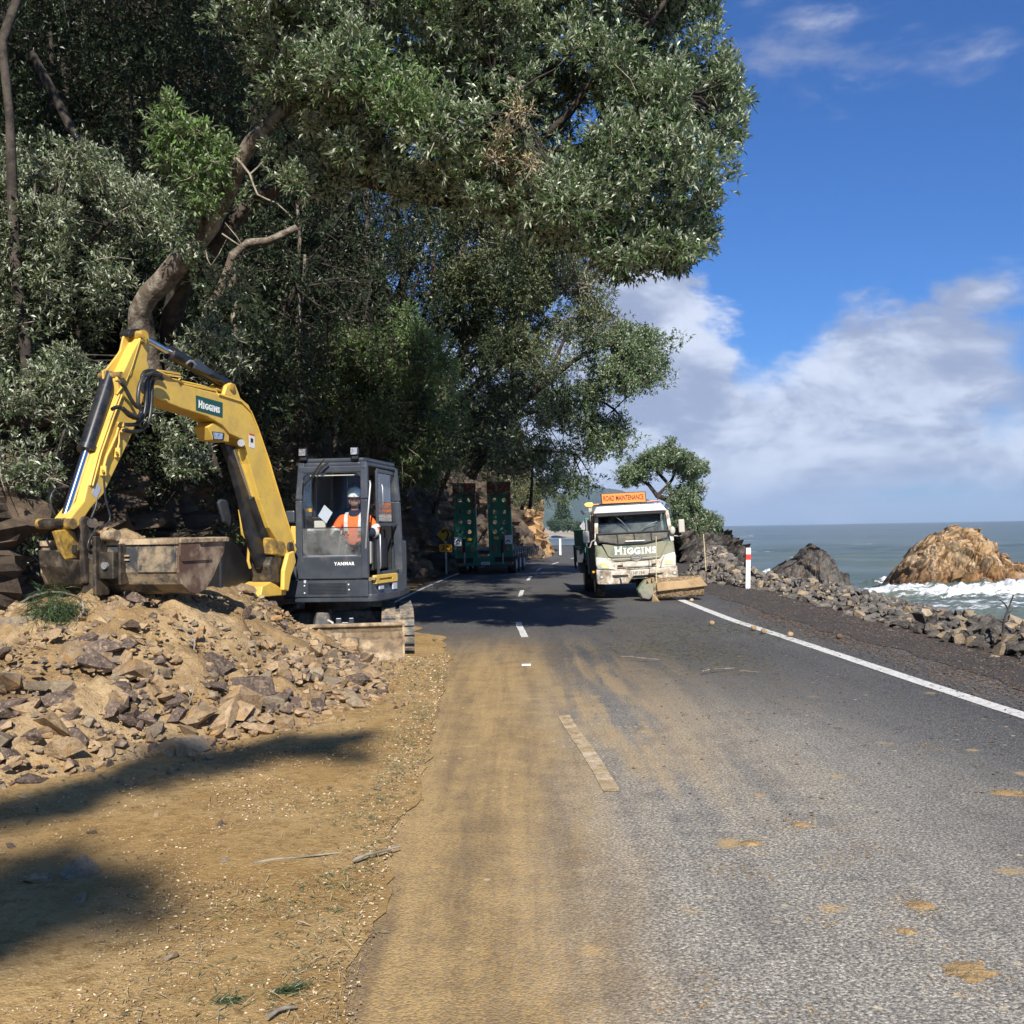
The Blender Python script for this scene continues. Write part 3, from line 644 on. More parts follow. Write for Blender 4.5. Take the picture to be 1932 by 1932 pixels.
# the big ones seen in the picture: (px, py, size in m, kind)
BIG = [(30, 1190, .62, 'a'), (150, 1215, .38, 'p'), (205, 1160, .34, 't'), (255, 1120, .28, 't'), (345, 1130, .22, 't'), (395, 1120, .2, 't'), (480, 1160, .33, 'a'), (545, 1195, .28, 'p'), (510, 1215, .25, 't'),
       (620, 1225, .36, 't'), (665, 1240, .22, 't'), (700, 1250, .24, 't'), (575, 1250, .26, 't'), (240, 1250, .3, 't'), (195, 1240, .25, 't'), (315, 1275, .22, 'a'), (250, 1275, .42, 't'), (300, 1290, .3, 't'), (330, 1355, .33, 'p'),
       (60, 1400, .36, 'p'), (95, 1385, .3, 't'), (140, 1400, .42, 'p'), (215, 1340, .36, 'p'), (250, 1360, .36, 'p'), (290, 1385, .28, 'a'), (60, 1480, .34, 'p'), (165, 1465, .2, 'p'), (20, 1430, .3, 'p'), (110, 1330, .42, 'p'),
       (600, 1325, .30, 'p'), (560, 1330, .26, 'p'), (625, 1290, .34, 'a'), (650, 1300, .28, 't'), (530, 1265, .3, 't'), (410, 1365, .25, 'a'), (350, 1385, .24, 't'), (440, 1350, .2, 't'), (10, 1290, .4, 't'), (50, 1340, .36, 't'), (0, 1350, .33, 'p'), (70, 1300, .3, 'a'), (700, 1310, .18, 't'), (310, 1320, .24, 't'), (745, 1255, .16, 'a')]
def heap_hit(px, py):
    d = ray(px, py); t = 5.5/d.y
    while t < 15/d.y:
        p = CAM+d*t
        if p.z < max(heap_z(p.x, p.y), .02): return p
        t += .03
    return gnd(px, py)
nr = 0
for px, py, s_, k in BIG:
    me = random.choice({'a': RPA, 'p': RP, 't': RT}[k]); place_rock(me, heap_hit(px, py), s_*.54, heap, sink=.32); nr += 1
while nr < 296:
    x = random.uniform(-7.2, -1.2); y = random.uniform(6.6, 13.4)
    if not inpoly(x, y, TOE): continue
    z = heap_z(x, y); dd = segd(x, y, TOE[:-1])
    if dd > .85 and random.random() < .88: continue
    if abs(x/y) > .56: continue
    front = y < 9.6
    s_ = random.choice((.09, .11, .13, .15, .19, .25))*(1.1 if front else .85)
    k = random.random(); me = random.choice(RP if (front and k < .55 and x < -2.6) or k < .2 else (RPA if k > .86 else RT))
    place_rock(me, (x, y, z), s_, heap); nr += 1
P = []; SZ = []; MI = []
while len(P) < 6500:
    x = random.uniform(-7.4, -1.0); y = random.uniform(6.2, 13.8); ins = inpoly(x, y, TOE)
    if not ins and segd(x, y, TOE[:-1]) > random.random()**2*.6: continue
    if abs(x/y) > .56: continue
    P.append((x, y, max(heap_z(x, y), .03)+.012)); SZ.append(.012+.045*random.random()**2.2); MI.append(random.choice((0, 0, 0, 1, 2)))
P2, S2, M2 = [], [], []
while len(P2) < 1000:
    x = random.uniform(-7.4, -1.1); y = random.uniform(6.3, 13.7)
    if not inpoly(x, y, TOE) or abs(x/y) > .56: continue
    if segd(x, y, TOE[:-1]) > 1.0 and random.random() < .8: continue
    P2.append((x, y, heap_z(x, y)+.02)); S2.append(random.choice((.035, .045, .055, .07, .085, .1))); M2.append(random.choice((0, 0, 0, 1, 2, 2) if y < 10 else (0, 0, 0, 1, 2)))
stones_mesh('broken_stones', P2, S2, [M['rock_tan'], M['rock_pale'], M['rock_purple']], heap, np.array(M2), nvar=8, n=11)
stones_mesh('small_stones', P, SZ, [M['rock_tan'], M['rock_pale'], M['rock_purple']], heap, np.array(MI))
# riprap wall
wall = thing('riprap_wall', (6.8, 20, 0), 'long low wall of loose dark grey quarry stones between gravel shoulder and sea', 'stone wall')
def wall_h(y): return interp(y, [(6, .13), (12, .15), (20, .18), (26, .28), (29, .40), (33, .70), (37, .95), (42, .9), (60, .5), (70, .4)])
P = []
nW = 0; cand = []
for k in range(2600):
    y = 8.5 + 58*random.random()**1.7; wd = 1.15+.4*random.random(); u = random.random(); x = wallx(y)+.05+u*(1.5 + wall_h(y)*1.1 if y < 27 else 1.25)
    hh = wall_h(y)*math.sin(min(1, u*1.7)*math.pi/2)*(1 if u < .75 else 1-(u-.75)*2.5)
    s_ = random.choice((.07, .09, .11, .13, .16, .2))*(1 if y < 30 else 1.5)
    cand.append((y, x, hh*random.uniform(.35, 1.), s_))
cand.sort()
Pp, Sz, Mi = [], [], []
for y, x, z, s_ in cand:
    if nW < 298 and abs(x/y) < .56:
        place_rock(random.choice(RG if random.random() < .78 else RG2), (x, y, z), s_, wall, sink=.1); nW += 1
    elif abs(x/y) < .6: Pp.append((x, y, z)); Sz.append(s_*.9); Mi.append(0 if random.random() < .85 else 1)
for k in range(2500):      # small rubble and back slope down to the water
    y = 9+58*random.random()**1.4; u = random.random(); x = wallx(y)-.25+u*(6 if y < 27 else 2.2); Pp.append((x, y, land_z(x, y)+(wall_h(y)*.4 if .3 < x-wallx(y) < 1.6 else 0))); Sz.append(random.uniform(.03, .09) if u < .1 else random.uniform(.10, .24)); Mi.append(int(random.random() < .12))
stones_mesh('loose_rubble', Pp, Sz, [M['rock_grey'], M['rock_pale']], wall, np.array(Mi), sq=(1, .85, .7))
# rocks in the sea, headland
def sea_rock(name, sil, Y, zb, depth, m, label, cat, strata=0., amp=.35, kind=None, nx=190, ny=84, sc_=.6, lean=0., pw=.55):
    W = [atY(px, py, Y) for px, py in sil]; X = [w_.x for w_ in W]; Zz = [w_.z for w_ in W]
    V = []
    for j in range(ny):
        t = -1+2*j/(ny-1)
        for i in range(nx):
            x = X[0]+(X[-1]-X[0])*i/(nx-1); H = float(np.interp(x, X, Zz))-zb
            e = max(0, 1-abs(t)**2.3)**pw
            z = zb-.4 + (H+.4)*e; y = Y+t*depth*(.55+.45*min(1, H/2))
            P = Vector((x, y, z))*sc_
            d = noise.fractal(P, .95, 2.1, 5)*amp*(min(1, H)); Pw = P+noise.noise_vector(P*2)*.25; rg = (blocky(Pw*.75)*.75+blocky(Pw*1.9)*.55+blocky(Pw*5)*.22+abs(noise.noise(P*9))*.12)*amp*1.3*min(1, H)
            st = 0
            if strata: st = (((x*.8+z*1.1+.4*noise.noise(P)) * 2.2) % 1-.5)*strata*min(1, H)
            V.append((x+.5*d+st*.6, y-(d+rg+st)*(1-abs(t)*.3), z+(d*.5+st*.4+rg*.55)*min(1, e*1.3)*1.))
    F = [(j*nx+i, j*nx+i+1, (j+1)*nx+i+1, (j+1)*nx+i) for j in range(ny-1) for i in range(nx-1)]
    o = rawmesh(name, V, F, m); return tag(o, label, cat, kind=kind)
sea_rock('sea_stack', [(1672, 1122), (1690, 1105), (1703, 1082), (1722, 1050), (1740, 1022), (1772, 1000), (1797, 994), (1822, 1000), (1850, 1004), (1870, 1028), (1888, 1046), (1908, 1058), (1945, 1068), (1990, 1085), (2040, 1110)], 58, SEA, 3.6, M['rock_sea'],
         'large orange and cream rock stack standing in the surf at the right', 'sea rock', amp=.68)
sea_rock('shore_rock', [(1432, 1105), (1450, 1082), (1475, 1065), (1500, 1052), (1512, 1036), (1528, 1029), (1543, 1034), (1550, 1050), (1568, 1068), (1588, 1076), (1596, 1100)], 60, SEA, 2.6, M['rock_dark'],
         'dark pointed rock in the surf between the marker post and the orange stack', 'sea rock', amp=.42)
sea_rock('headland_rock', [(1275, 1010), (1290, 985), (1320, 985), (1345, 1000), (1352, 1012), (1362, 1006), (1368, 1004), (1374, 1012), (1390, 1022), (1396, 1050), (1402, 1085), (1412, 1100)], 50, SEA, 3.4, M['rock_dark'],
         'jagged dark rock outcrop with slanted layers beneath the lone coastal tree', 'rock outcrop', strata=.6, amp=.5)
sea_rock('reef_rock', [(1560, 1112), (1600, 1104), (1640, 1106), (1668, 1100), (1690, 1092), (1710, 1112), (1720, 1122)], 60, SEA-.2, 1.6, M['rock_dark'], 'low brown reef rock awash between the dark rock and the orange stack', 'sea rock', amp=.5)
sea_rock('reef_rock', [(1690, 1170), (1720, 1160), (1760, 1158), (1800, 1162), (1830, 1158), (1870, 1163), (1900, 1170)], 38, SEA-.25, 1.4, M['rock_dark'], 'low reddish brown rocks in the foam just behind the stone wall', 'sea rock', amp=.45)
# far shore, hills
def ridge(name, pts, Y, m, zb, depth, kind='structure', top=None, ny=14, rough=0., label=None, cat=None):
    W = [atY(px, py, Y) for px, py in pts]; V = []; nx = 160; X = [w_.x for w_ in W]; Zz = [w_.z for w_ in W]
    for j in range(ny):
        t = j/(ny-1)
        for i in range(nx):
            x = X[0]+(X[-1]-X[0])*i/(nx-1); H = float(np.interp(x, X, Zz))-zb
            y = Y - depth*(1-t); x = x*y/Y; z = zb+H*math.sin(t*math.pi/2)**.8
            V.append((x, y, z+rough*noise.fractal(Vector((x*.02, y*.02, 0)), 1, 2, 4)*(t > 0)+rough*.25*noise.noise((x*.15, y*.15, 0))*(t > .3)))
    F = [(j*nx+i, j*nx+i+1, (j+1)*nx+i+1, (j+1)*nx+i) for j in range(ny-1) for i in range(nx-1)]
    return tag(rawmesh(name, V, F, m, smooth=True), label, cat, kind=kind)
def hillmat():
    m, n, bs = newmat('forested_hills'); P = n.n('ShaderNodeNewGeometry').outputs['Position']
    c = n.mix(n.ramp(n.noise(P, .004, 6, .6), .4, .6), (.030, .055, .035, 1), (.045, .075, .04, 1))
    mp_ = n.n('ShaderNodeMapping'); n.link(P, mp_.inputs[0]); mp_.inputs['Scale'].default_value = (.35, .35, 1.4)
    c = n.mix(n.ramp(n.noise(mp_.outputs[0], .012, 5, .6), .62, .70, 0., .8), c, (.20, .20, .12, 1))
    n.put(bs.inputs['Base Color'], c); bs.inputs['Roughness'].default_value = .9; return m
M['hill'] = hillmat(); M['beach'] = mat('pale_beach_sand', (.40, .34, .25), (.30, .26, .20), .05, .9)
ridge('hills', [(600, 860), (900, 890), (1050, 935), (1085, 932), (1113, 922), (1135, 924), (1166, 929), (1200, 938), (1240, 955), (1290, 975), (1330, 986), (1350, 990)], 6500, M['hill'], SEA-2, 3000, rough=13)
ridge('far_headland', [(1335, 988), (1350, 984), (1356, 976), (1359, 972), (1362, 978), (1364, 974), (1366, 990)], 6000, M['hill'], SEA-2, 300)
ridge('beach', [(800, 999), (1000, 996), (1100, 994.5), (1180, 994), (1230, 994.2), (1260, 996)], 560, M['beach'], SEA-.6, 110)
# ---------------------------------------------------------------- vegetation
def unit(v): return v/np.maximum(np.linalg.norm(v, axis=-1, keepdims=True), 1e-9)
def leaf_mesh(name, P, Dr, nper, L, W, m, parent=None, spread=.75, kind=None, droop=.12):
    """rosettes of folded leaves at the twig ends P, pointing along Dr"""
    n = len(P); P = np.repeat(P, nper, 0); Dr = np.repeat(unit(Dr), nper, 0); N_ = len(P)
    d = unit(Dr + spread*rng.normal(size=(N_, 3))); l = L*rng.uniform(.5, 1.3, (N_, 1)); w_ = W*rng.uniform(.6, 1.25, (N_, 1))
    base = P + Dr*(rng.uniform(-.9, .5, (N_, 1))*L)
    up = unit(np.array([0, 0, 1.]) + .55*rng.normal(size=(N_, 3)) - .15*np.array([0, 1., 0]))
    side = unit(np.cross(d, up)); nr_ = np.cross(side, d)
    a = base; b_ = base + d*l*.5 + side*w_*.5 + nr_*w_*.16; c = base + d*l - np.array([0, 0, 1])*l*droop; e = base + d*l*.5 - side*w_*.5 + nr_*w_*.16
    V = np.stack([a, b_, c, e], 1).reshape(-1, 3); k = np.arange(N_)*4; F = np.stack([k, k+1, k+2, k+3], 1)
    o = rawmesh(name, V, F, m, parent); 
    if kind: o['kind'] = kind
    return o
def clump_pts(C, R, per, flat=.8, fill=.45):
    """sprig points on and in small leafy clumps"""
    C = np.asarray(C); R = np.asarray(R); n = len(C); u = unit(rng.normal(size=(n*per, 3))); u[:, 2] = np.where(rng.random(n*per) < .25, np.abs(u[:, 2]), u[:, 2])
    r = np.repeat(R, per)[:, None]*(fill+(1-fill)*rng.random((n*per, 1))**.5); r = r*(1+.35*np.sin(u[:, :1]*5+np.repeat(C[:, :1], per, 0)*7))
    p = np.repeat(C, per, 0) + u*r*np.array([1, 1, flat]); return p, u + np.array([0, -.1, .35])
def poly_clumps(poly, Y0, Y1, n, r0, r1, zmin=-9):
    if n >= 40:          # boughs first, then clumps gathered round each bough, leaving dark gaps between
        C, R = [], []; per = 9; B, _ = poly_clumps0(poly, Y0, Y1, max(4, n//per), r0, r1, zmin)
        for c in B:
            rb = random.uniform(1.0, 2.1)*(r0+r1)/2*1.15
            for q in range(per):
                u = Vector((random.gauss(0, 1), random.gauss(0, 1), random.gauss(0, 1))).normalized()*rb*random.uniform(.5, 1.); p = Vector(c)+Vector((u.x, u.y, u.z*.75))
                v = RM.inverted() @ (p-CAM); x, y = 966+S*v.x/-v.z, 966-S*v.y/-v.z
                if inpoly(x, y, poly) or random.random() < .12: C.append(tuple(p)); R.append(random.uniform(r0, r1))
        return C, R
    return poly_clumps0(poly, Y0, Y1, n, r0, r1, zmin)
def poly_clumps0(poly, Y0, Y1, n, r0, r1, zmin=-9):
    xs_ = [p[0] for p in poly]; ys_ = [p[1] for p in poly]; C = []; R = []; tries = 0
    while len(C) < n and tries < n*60:
        tries += 1; x = random.uniform(min(xs_), max(xs_)); y = random.uniform(min(ys_), max(ys_))
        if not inpoly(x, y, poly): continue
        Y = random.uniform(Y0, Y1); r = random.uniform(r0, r1); rp = r*S/Y*.75
        if not all(inpoly(x+dx*rp, y+dy*rp, poly) for dx, dy in ((1, 0), (-1, 0), (0, 1), (0, -1))): 
            if random.random() < .8: continue
        p = atY(x, y, Y)
        if p.z < zmin: continue
        C.append(tuple(p)); R.append(r)
    return C, R
def limb(pts, r0, r1, name, m, parent, n=9, wob=.06, step=.3):
    P = smooth_line([Vector(p) for p in pts], step); k = len(P)
    P = [p+Vector((noise.noise(p*1.3)*wob, noise.noise(p*1.3+Vector((9, 0, 0)))*wob, noise.noise(p*1.3+Vector((0, 9, 0)))*wob)) for p in P]
    R = [(r0+(r1-r0)*i/max(1, k-1))*(1+.18*noise.noise(p*2.2)) for i, p in enumerate(P)]
    return MB().tube(P, R, n, jit=.09).build(name, m, parent), P
def branches(C, anchors, name, m, parent, r=.022, frac=.6, n=5):
    """thin crooked branches from the nearest limb point to the clumps, one mesh"""
    mb = MB(); A = [Vector(a) for a in anchors]
    for c in C:
        if random.random() > frac: continue
        c = Vector(c); a = min(A, key=lambda q: (q-c).length); L_ = (c-a).length
        if L_ < .15: continue
        mid = a.lerp(c, .5)+Vector((random.uniform(-1, 1), random.uniform(-1, 1), random.uniform(-1, .6)))*L_*.13
        q1 = a.lerp(mid, .5)+Vector((random.uniform(-1, 1), random.uniform(-1, 1), random.uniform(-1, 1)))*L_*.06
        rr_ = r*(.6+.35*min(3, L_)); mb.tube([a, q1, mid, c], [rr_, rr_*.8, rr_*.6, rr_*.3], n, cap=False)
    o = mb.build(name, m, parent); o['kind'] = 'stuff'; return o
def twigs(C, R, name, m, parent, per=3, r=.006, n=4, out=1.15):
    mb = MB()
    for c, q in zip(C, R):
        for k in range(per):
            u = Vector((random.gauss(0, 1), random.gauss(0, 1), random.gauss(0, 1))).normalized(); c_ = Vector(c); a = c_-u*q*.3; b_ = c_+u*q*out
            mid = a.lerp(b_, .5)+Vector((random.uniform(-1, 1), random.uniform(-1, 1), random.uniform(-1, 1)))*q*.2
            mb.tube([a, mid, b_], [r*1.5, r, r*.6], n, cap=False)
    o = mb.build(name, m, parent); o['kind'] = 'stuff'; return o
def pxY(L_): return [atY(px, py, Y) for px, py, Y in L_]
NL = 0
def crown(tree, name, C, R, per, nper, L, W, m, **k):
    global NL
    p, d = clump_pts(C, R, per, k.pop('flat', .8), k.pop('fill', .45)); NL += len(p)*nper
    return leaf_mesh(name, p, d, nper, L, W, M[m], tree, **k)
# 1. the big leaning pohutukawa whose canopy hangs over the road
base = Vector((-6.2, 15.6, 1.4))
t1 = thing('pohutukawa_tree', base, 'big old leaning tree with lichened trunk above the digger arm and canopy over the road', 'tree')
anch = []
for pts, r0, r1, mk in ((pxY([(300, 760, 15.6), (275, 660, 15.2), (262, 585, 14.8), (300, 530, 14.5), (345, 480, 14.2), (385, 440, 14.), (410, 400, 13.8), (455, 300, 13.6), (500, 245, 13.3), (560, 190, 13.), (640, 120, 12.6), (720, 20, 12.2)]), .20, .06, 'bark'),
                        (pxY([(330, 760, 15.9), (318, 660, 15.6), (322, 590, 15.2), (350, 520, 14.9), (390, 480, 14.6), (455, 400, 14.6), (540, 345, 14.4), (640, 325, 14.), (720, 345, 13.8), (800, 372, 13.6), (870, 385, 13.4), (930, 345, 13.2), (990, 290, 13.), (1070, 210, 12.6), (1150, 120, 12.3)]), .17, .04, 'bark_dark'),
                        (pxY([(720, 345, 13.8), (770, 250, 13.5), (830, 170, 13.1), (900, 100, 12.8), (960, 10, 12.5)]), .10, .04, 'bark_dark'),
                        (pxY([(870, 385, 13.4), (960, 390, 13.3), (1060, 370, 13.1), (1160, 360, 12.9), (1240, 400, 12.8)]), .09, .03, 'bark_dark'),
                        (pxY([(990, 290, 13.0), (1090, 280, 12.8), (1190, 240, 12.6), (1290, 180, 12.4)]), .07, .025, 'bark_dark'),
                        (pxY([(1150, 120, 12.3), (1230, 40, 12.1), (1290, -60, 12.)]), .06, .02, 'bark_dark'),
                        (pxY([(385, 440, 14.), (370, 400, 13.6), (360, 330, 13.4), (370, 260, 13.3)]), .06, .02, 'bark'),
                        (pxY([(760, 260, 13.1), (830, 245, 12.6), (900, 170, 12.2), (935, 145, 12.0), (975, 152, 11.9), (985, 190, 11.8), (960, 215, 11.8)]), .05, .02, 'twig')):
    o, P = limb(pts, r0, r1, 'trunk' if r0 > .15 else 'branch', M[mk], t1); anch += P
# dead bare branch and broken stub beside the trunk
for pts, r0 in ((pxY([(445, 300, 13.), (470, 330, 12.9), (485, 370, 12.8), (520, 385, 12.8), (550, 412, 12.8)]), .018), (pxY([(470, 330, 12.9), (500, 300, 12.9), (510, 270, 12.9)]), .012), (pxY([(560, 385, 12.9), (590, 372, 12.8), (605, 375, 12.8)]), .035), (pxY([(420, 440, 13.2), (460, 470, 13.1), (425, 420, 13.1)]), .012), (pxY([(325, 470, 13.6), (320, 440, 13.6), (335, 410, 13.6)]), .012), (pxY([(390, 470, 13.6), (400, 500, 13.6), (430, 450, 13.5)]), .012)):
    limb(pts, r0, r0*.4, 'dead_branch', M['twig'], t1, 6, .03, .15)
polyA = [(455, -150), (1350, -150), (1335, 40), (1350, 100), (1388, 165), (1378, 262), (1332, 375), (1318, 450), (1275, 492), (1235, 470), (1165, 492), (1105, 445), (1020, 430), (940, 370), (880, 345), (800, 330), (720, 300), (650, 270), (600, 240), (540, 150), (460, 120)]
C, R = poly_clumps(polyA, 11.3, 15.2, 700, .20, .38)
for pl_, n_ in (([(1080, -150), (1370, -150), (1352, 40), (1372, 100), (1405, 165), (1395, 262), (1345, 375), (1250, 380), (1150, 300), (1080, 150)], 150), ([(440, -100), (760, -100), (760, 90), (640, 200), (470, 120)], 120)):
    C9, R9 = poly_clumps(pl_, 11.5, 14.2, n_, .2, .38); C += C9; R += R9
C2, R2 = poly_clumps([(1080, 430), (1340, 360), (1330, 470), (1285, 500), (1235, 480), (1165, 505), (1120, 480)], 12., 13.2, 34, .2, .34)
C += C2; R += R2
for q in anch[::2]:
    for k_ in range(2):
        if q.z > 5.2 and random.random() < .62: C.append((q.x+random.gauss(0, .35), q.y-.15+random.gauss(0, .35), q.z+random.gauss(.1, .35))); R.append(random.uniform(.18, .3))
C9, R9 = poly_clumps0([(500, 250), (620, 240), (800, 300), (960, 300), (1100, 330), (1080, 420), (940, 410), (800, 400), (640, 370), (520, 380)], 12.5, 13.1, 60, .14, .26); C += C9; R += R9
for k_ in range(170):      # ragged sprays round the rim
    i_ = random.randrange(len(polyA)); a_, b_ = polyA[i_], polyA[(i_+1) % len(polyA)]; q_ = random.random(); x_, y_ = a_[0]+(b_[0]-a_[0])*q_+random.gauss(0, 13), a_[1]+(b_[1]-a_[1])*q_+random.gauss(4, 13)
    if y_ > -80: C.append(tuple(atY(x_, y_, random.uniform(11.8, 14.2)))); R.append(random.uniform(.08, .2))
crown(t1, 'foliage', C, R, 36, 8, .082, .030, 'leaf', fill=.6, spread=.62)
branches(C, anch, 'branches', M['bark_dark'], t1, .018, .5)
tw = twigs(C[::4], R[::4], 'twigs', M['twig'], t1, 1)
C, R = poly_clumps0([(290, 225), (310, 200), (345, 190), (385, 215), (430, 250), (455, 300), (450, 350), (430, 400), (415, 430), (385, 420), (360, 400), (320, 370), (285, 320), (280, 260)], 12.9, 13.6, 46, .13, .24)
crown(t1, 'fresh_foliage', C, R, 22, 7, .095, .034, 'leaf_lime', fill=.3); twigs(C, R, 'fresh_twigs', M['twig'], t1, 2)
C, R = poly_clumps([(640, 80), (740, 60), (800, 150), (870, 200), (860, 300), (740, 260), (650, 180)], 11.2, 11.9, 30, .18, .3)
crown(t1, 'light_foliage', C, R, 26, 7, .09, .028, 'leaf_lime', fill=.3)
# spray of dead, bleached leaves hanging in the canopy
C, R = poly_clumps([(905, 310), (950, 200), (985, 190), (1010, 260), (1000, 340), (960, 330)], 11.4, 11.9, 12, .12, .2)
crown(t1, 'dead_leaves', C, R, 16, 5, .07, .02, 'straw', fill=.3); twigs(C, R, 'dead_twigs', M['twig'], t1, 7, .007)
MB().ell(atY(715, 318, 12.9), (.16, .12, .07)).build('epiphyte', M['litter'], t1)
# 2. grey-olive trees filling the left edge behind the digger arm
def tree(label, base, stems, polys, m, per, nper, L, W, cat='tree', name='bush_tree', group=None, bark='bark_dark', tw_=1, fill=.4, flat=.8, zmin=-9):
    t = thing(name, base, label, cat, group); an = [Vector(base)]
    for pts, r0, r1 in stems:
        o, P = limb(pts, r0, r1, 'trunk', M[bark], t); an += P
    CC, RR = [], []
    for poly, Y0, Y1, n, ra, rb in polys: C, R = poly_clumps(poly, Y0, Y1, n, ra, rb, zmin); CC += C; RR += R
    crown(t, 'foliage', CC, RR, per, nper, L, W, m, fill=fill, flat=flat)
    branches(CC, an, 'branches', M[bark], t, .02, .45)
    if tw_: twigs(CC, RR, 'twigs', M['twig'], t, tw_, .006, out=1.3)
    return t, CC, RR
tree('sprawling grey green tree filling the left edge behind the digger arm', (-7.6, 15.8, 1.), [(pxY([(-40, 900, 15.9), (10, 700, 15.6), (40, 500, 15.2), (110, 380, 15.)]), .10, .03), (pxY([(-20, 600, 15.3), (20, 470, 15.), (15, 400, 14.8)]), .05, .02), (pxY([(170, 720, 15.8), (140, 600, 15.5), (160, 470, 15.2), (240, 400, 15.)]), .07, .02)],
     [([(-60, 240), (40, 225), (110, 250), (180, 290), (250, 310), (310, 370), (335, 450), (290, 520), (250, 590), (225, 700), (190, 740), (120, 870), (40, 900), (-60, 880)], 14.3, 16.6, 400, .20, .36), ([(-60, 700), (60, 720), (90, 900), (75, 1060), (20, 1090), (-60, 1090)], 13.2, 14.4, 60, .2, .36)], 'leaf_olive', 26, 7, .085, .030, tw_=1, fill=.5)
tree('pale leafy shrub hanging beneath the digger boom', (-5.4, 16., 1.2), [(pxY([(420, 900, 16.2), (380, 800, 16.), (350, 700, 15.8)]), .05, .02)],
     [([(355, 600), (420, 590), (470, 640), (475, 720), (420, 735), (370, 690), (290, 760), (310, 700)], 14.8, 15.6, 26, .14, .26), ([(300, 770), (380, 780), (420, 850), (410, 920), (330, 910), (290, 850)], 14.8, 15.6, 22, .14, .24), ([(60, 680), (200, 640), (230, 760), (160, 860), (40, 850)], 13.9, 14.8, 34, .16, .28)], 'leaf_olive', 22, 6, .085, .030, name='hanging_shrub', cat='shrub', fill=.3, tw_=1)
# 3. deep shaded bush on the hillside, each crown with its own trunk
def hillz(x, y):
    f = interp(y, FOOT_Y); d = max(0, f-x); st = 4.5
    return min(st, d*3.5) + (max(0, d-1.3))**1.0*.9
FOOT_Y = [(y, x) for y, x in FOOT if y <= 66]
back = [((20, 150), 21, 'leaf_dark'), ((130, 60), 22.5, 'leaf_dark'), ((250, 160), 21.5, 'leaf_dark'), ((330, 20), 23, 'leaf_dark'), ((420, 190), 22, 'leaf_dark'), ((470, 40), 24, 'leaf_dark'), ((600, 330), 24, 'leaf_dull'), ((520, 480), 20.5, 'leaf_dark'), ((640, 480), 23, 'leaf_dark'),
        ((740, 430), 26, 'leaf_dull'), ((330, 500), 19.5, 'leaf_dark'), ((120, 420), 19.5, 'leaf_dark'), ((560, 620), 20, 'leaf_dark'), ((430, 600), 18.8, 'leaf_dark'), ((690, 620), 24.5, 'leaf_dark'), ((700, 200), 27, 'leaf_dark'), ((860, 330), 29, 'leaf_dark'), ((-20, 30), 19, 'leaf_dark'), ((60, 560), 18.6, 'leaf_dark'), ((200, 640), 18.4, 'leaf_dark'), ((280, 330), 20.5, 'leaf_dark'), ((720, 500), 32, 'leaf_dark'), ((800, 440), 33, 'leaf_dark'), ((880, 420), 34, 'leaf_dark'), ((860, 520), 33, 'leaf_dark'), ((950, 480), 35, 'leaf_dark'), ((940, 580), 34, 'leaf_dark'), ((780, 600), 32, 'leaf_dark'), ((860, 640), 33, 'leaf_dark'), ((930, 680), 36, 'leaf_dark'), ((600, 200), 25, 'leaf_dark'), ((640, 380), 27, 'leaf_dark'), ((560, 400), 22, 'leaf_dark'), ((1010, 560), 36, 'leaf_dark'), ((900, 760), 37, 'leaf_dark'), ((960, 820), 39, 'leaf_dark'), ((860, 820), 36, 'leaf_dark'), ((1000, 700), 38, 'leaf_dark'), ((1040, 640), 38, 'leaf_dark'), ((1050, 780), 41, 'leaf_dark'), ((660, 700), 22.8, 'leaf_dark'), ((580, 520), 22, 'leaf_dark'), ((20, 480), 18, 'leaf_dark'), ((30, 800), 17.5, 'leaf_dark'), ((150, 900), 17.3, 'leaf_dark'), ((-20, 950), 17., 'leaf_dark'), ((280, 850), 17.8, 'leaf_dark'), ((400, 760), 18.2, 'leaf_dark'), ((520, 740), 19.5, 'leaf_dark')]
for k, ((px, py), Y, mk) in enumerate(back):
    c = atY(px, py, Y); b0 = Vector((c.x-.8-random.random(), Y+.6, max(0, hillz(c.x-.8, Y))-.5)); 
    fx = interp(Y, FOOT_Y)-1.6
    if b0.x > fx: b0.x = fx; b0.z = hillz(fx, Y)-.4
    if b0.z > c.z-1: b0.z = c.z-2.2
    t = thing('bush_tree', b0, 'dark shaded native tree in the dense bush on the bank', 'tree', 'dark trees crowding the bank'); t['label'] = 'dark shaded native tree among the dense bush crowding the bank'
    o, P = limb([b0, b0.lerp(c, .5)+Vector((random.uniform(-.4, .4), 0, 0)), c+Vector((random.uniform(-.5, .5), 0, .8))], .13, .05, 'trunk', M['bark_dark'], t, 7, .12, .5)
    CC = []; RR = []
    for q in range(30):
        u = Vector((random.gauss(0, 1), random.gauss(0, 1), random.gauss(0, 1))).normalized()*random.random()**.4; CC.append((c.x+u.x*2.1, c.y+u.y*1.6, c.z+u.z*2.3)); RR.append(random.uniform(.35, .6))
    crown(t, 'foliage', CC, RR, 26, 5, .10, .036, mk, fill=.3); branches(CC, P[len(P)//2:], 'branches', M['bark_dark'], t, .022, .5); twigs(CC[::2], RR[::2], 'twigs', M['bark_dark'], t, 2, .009, out=1.4)
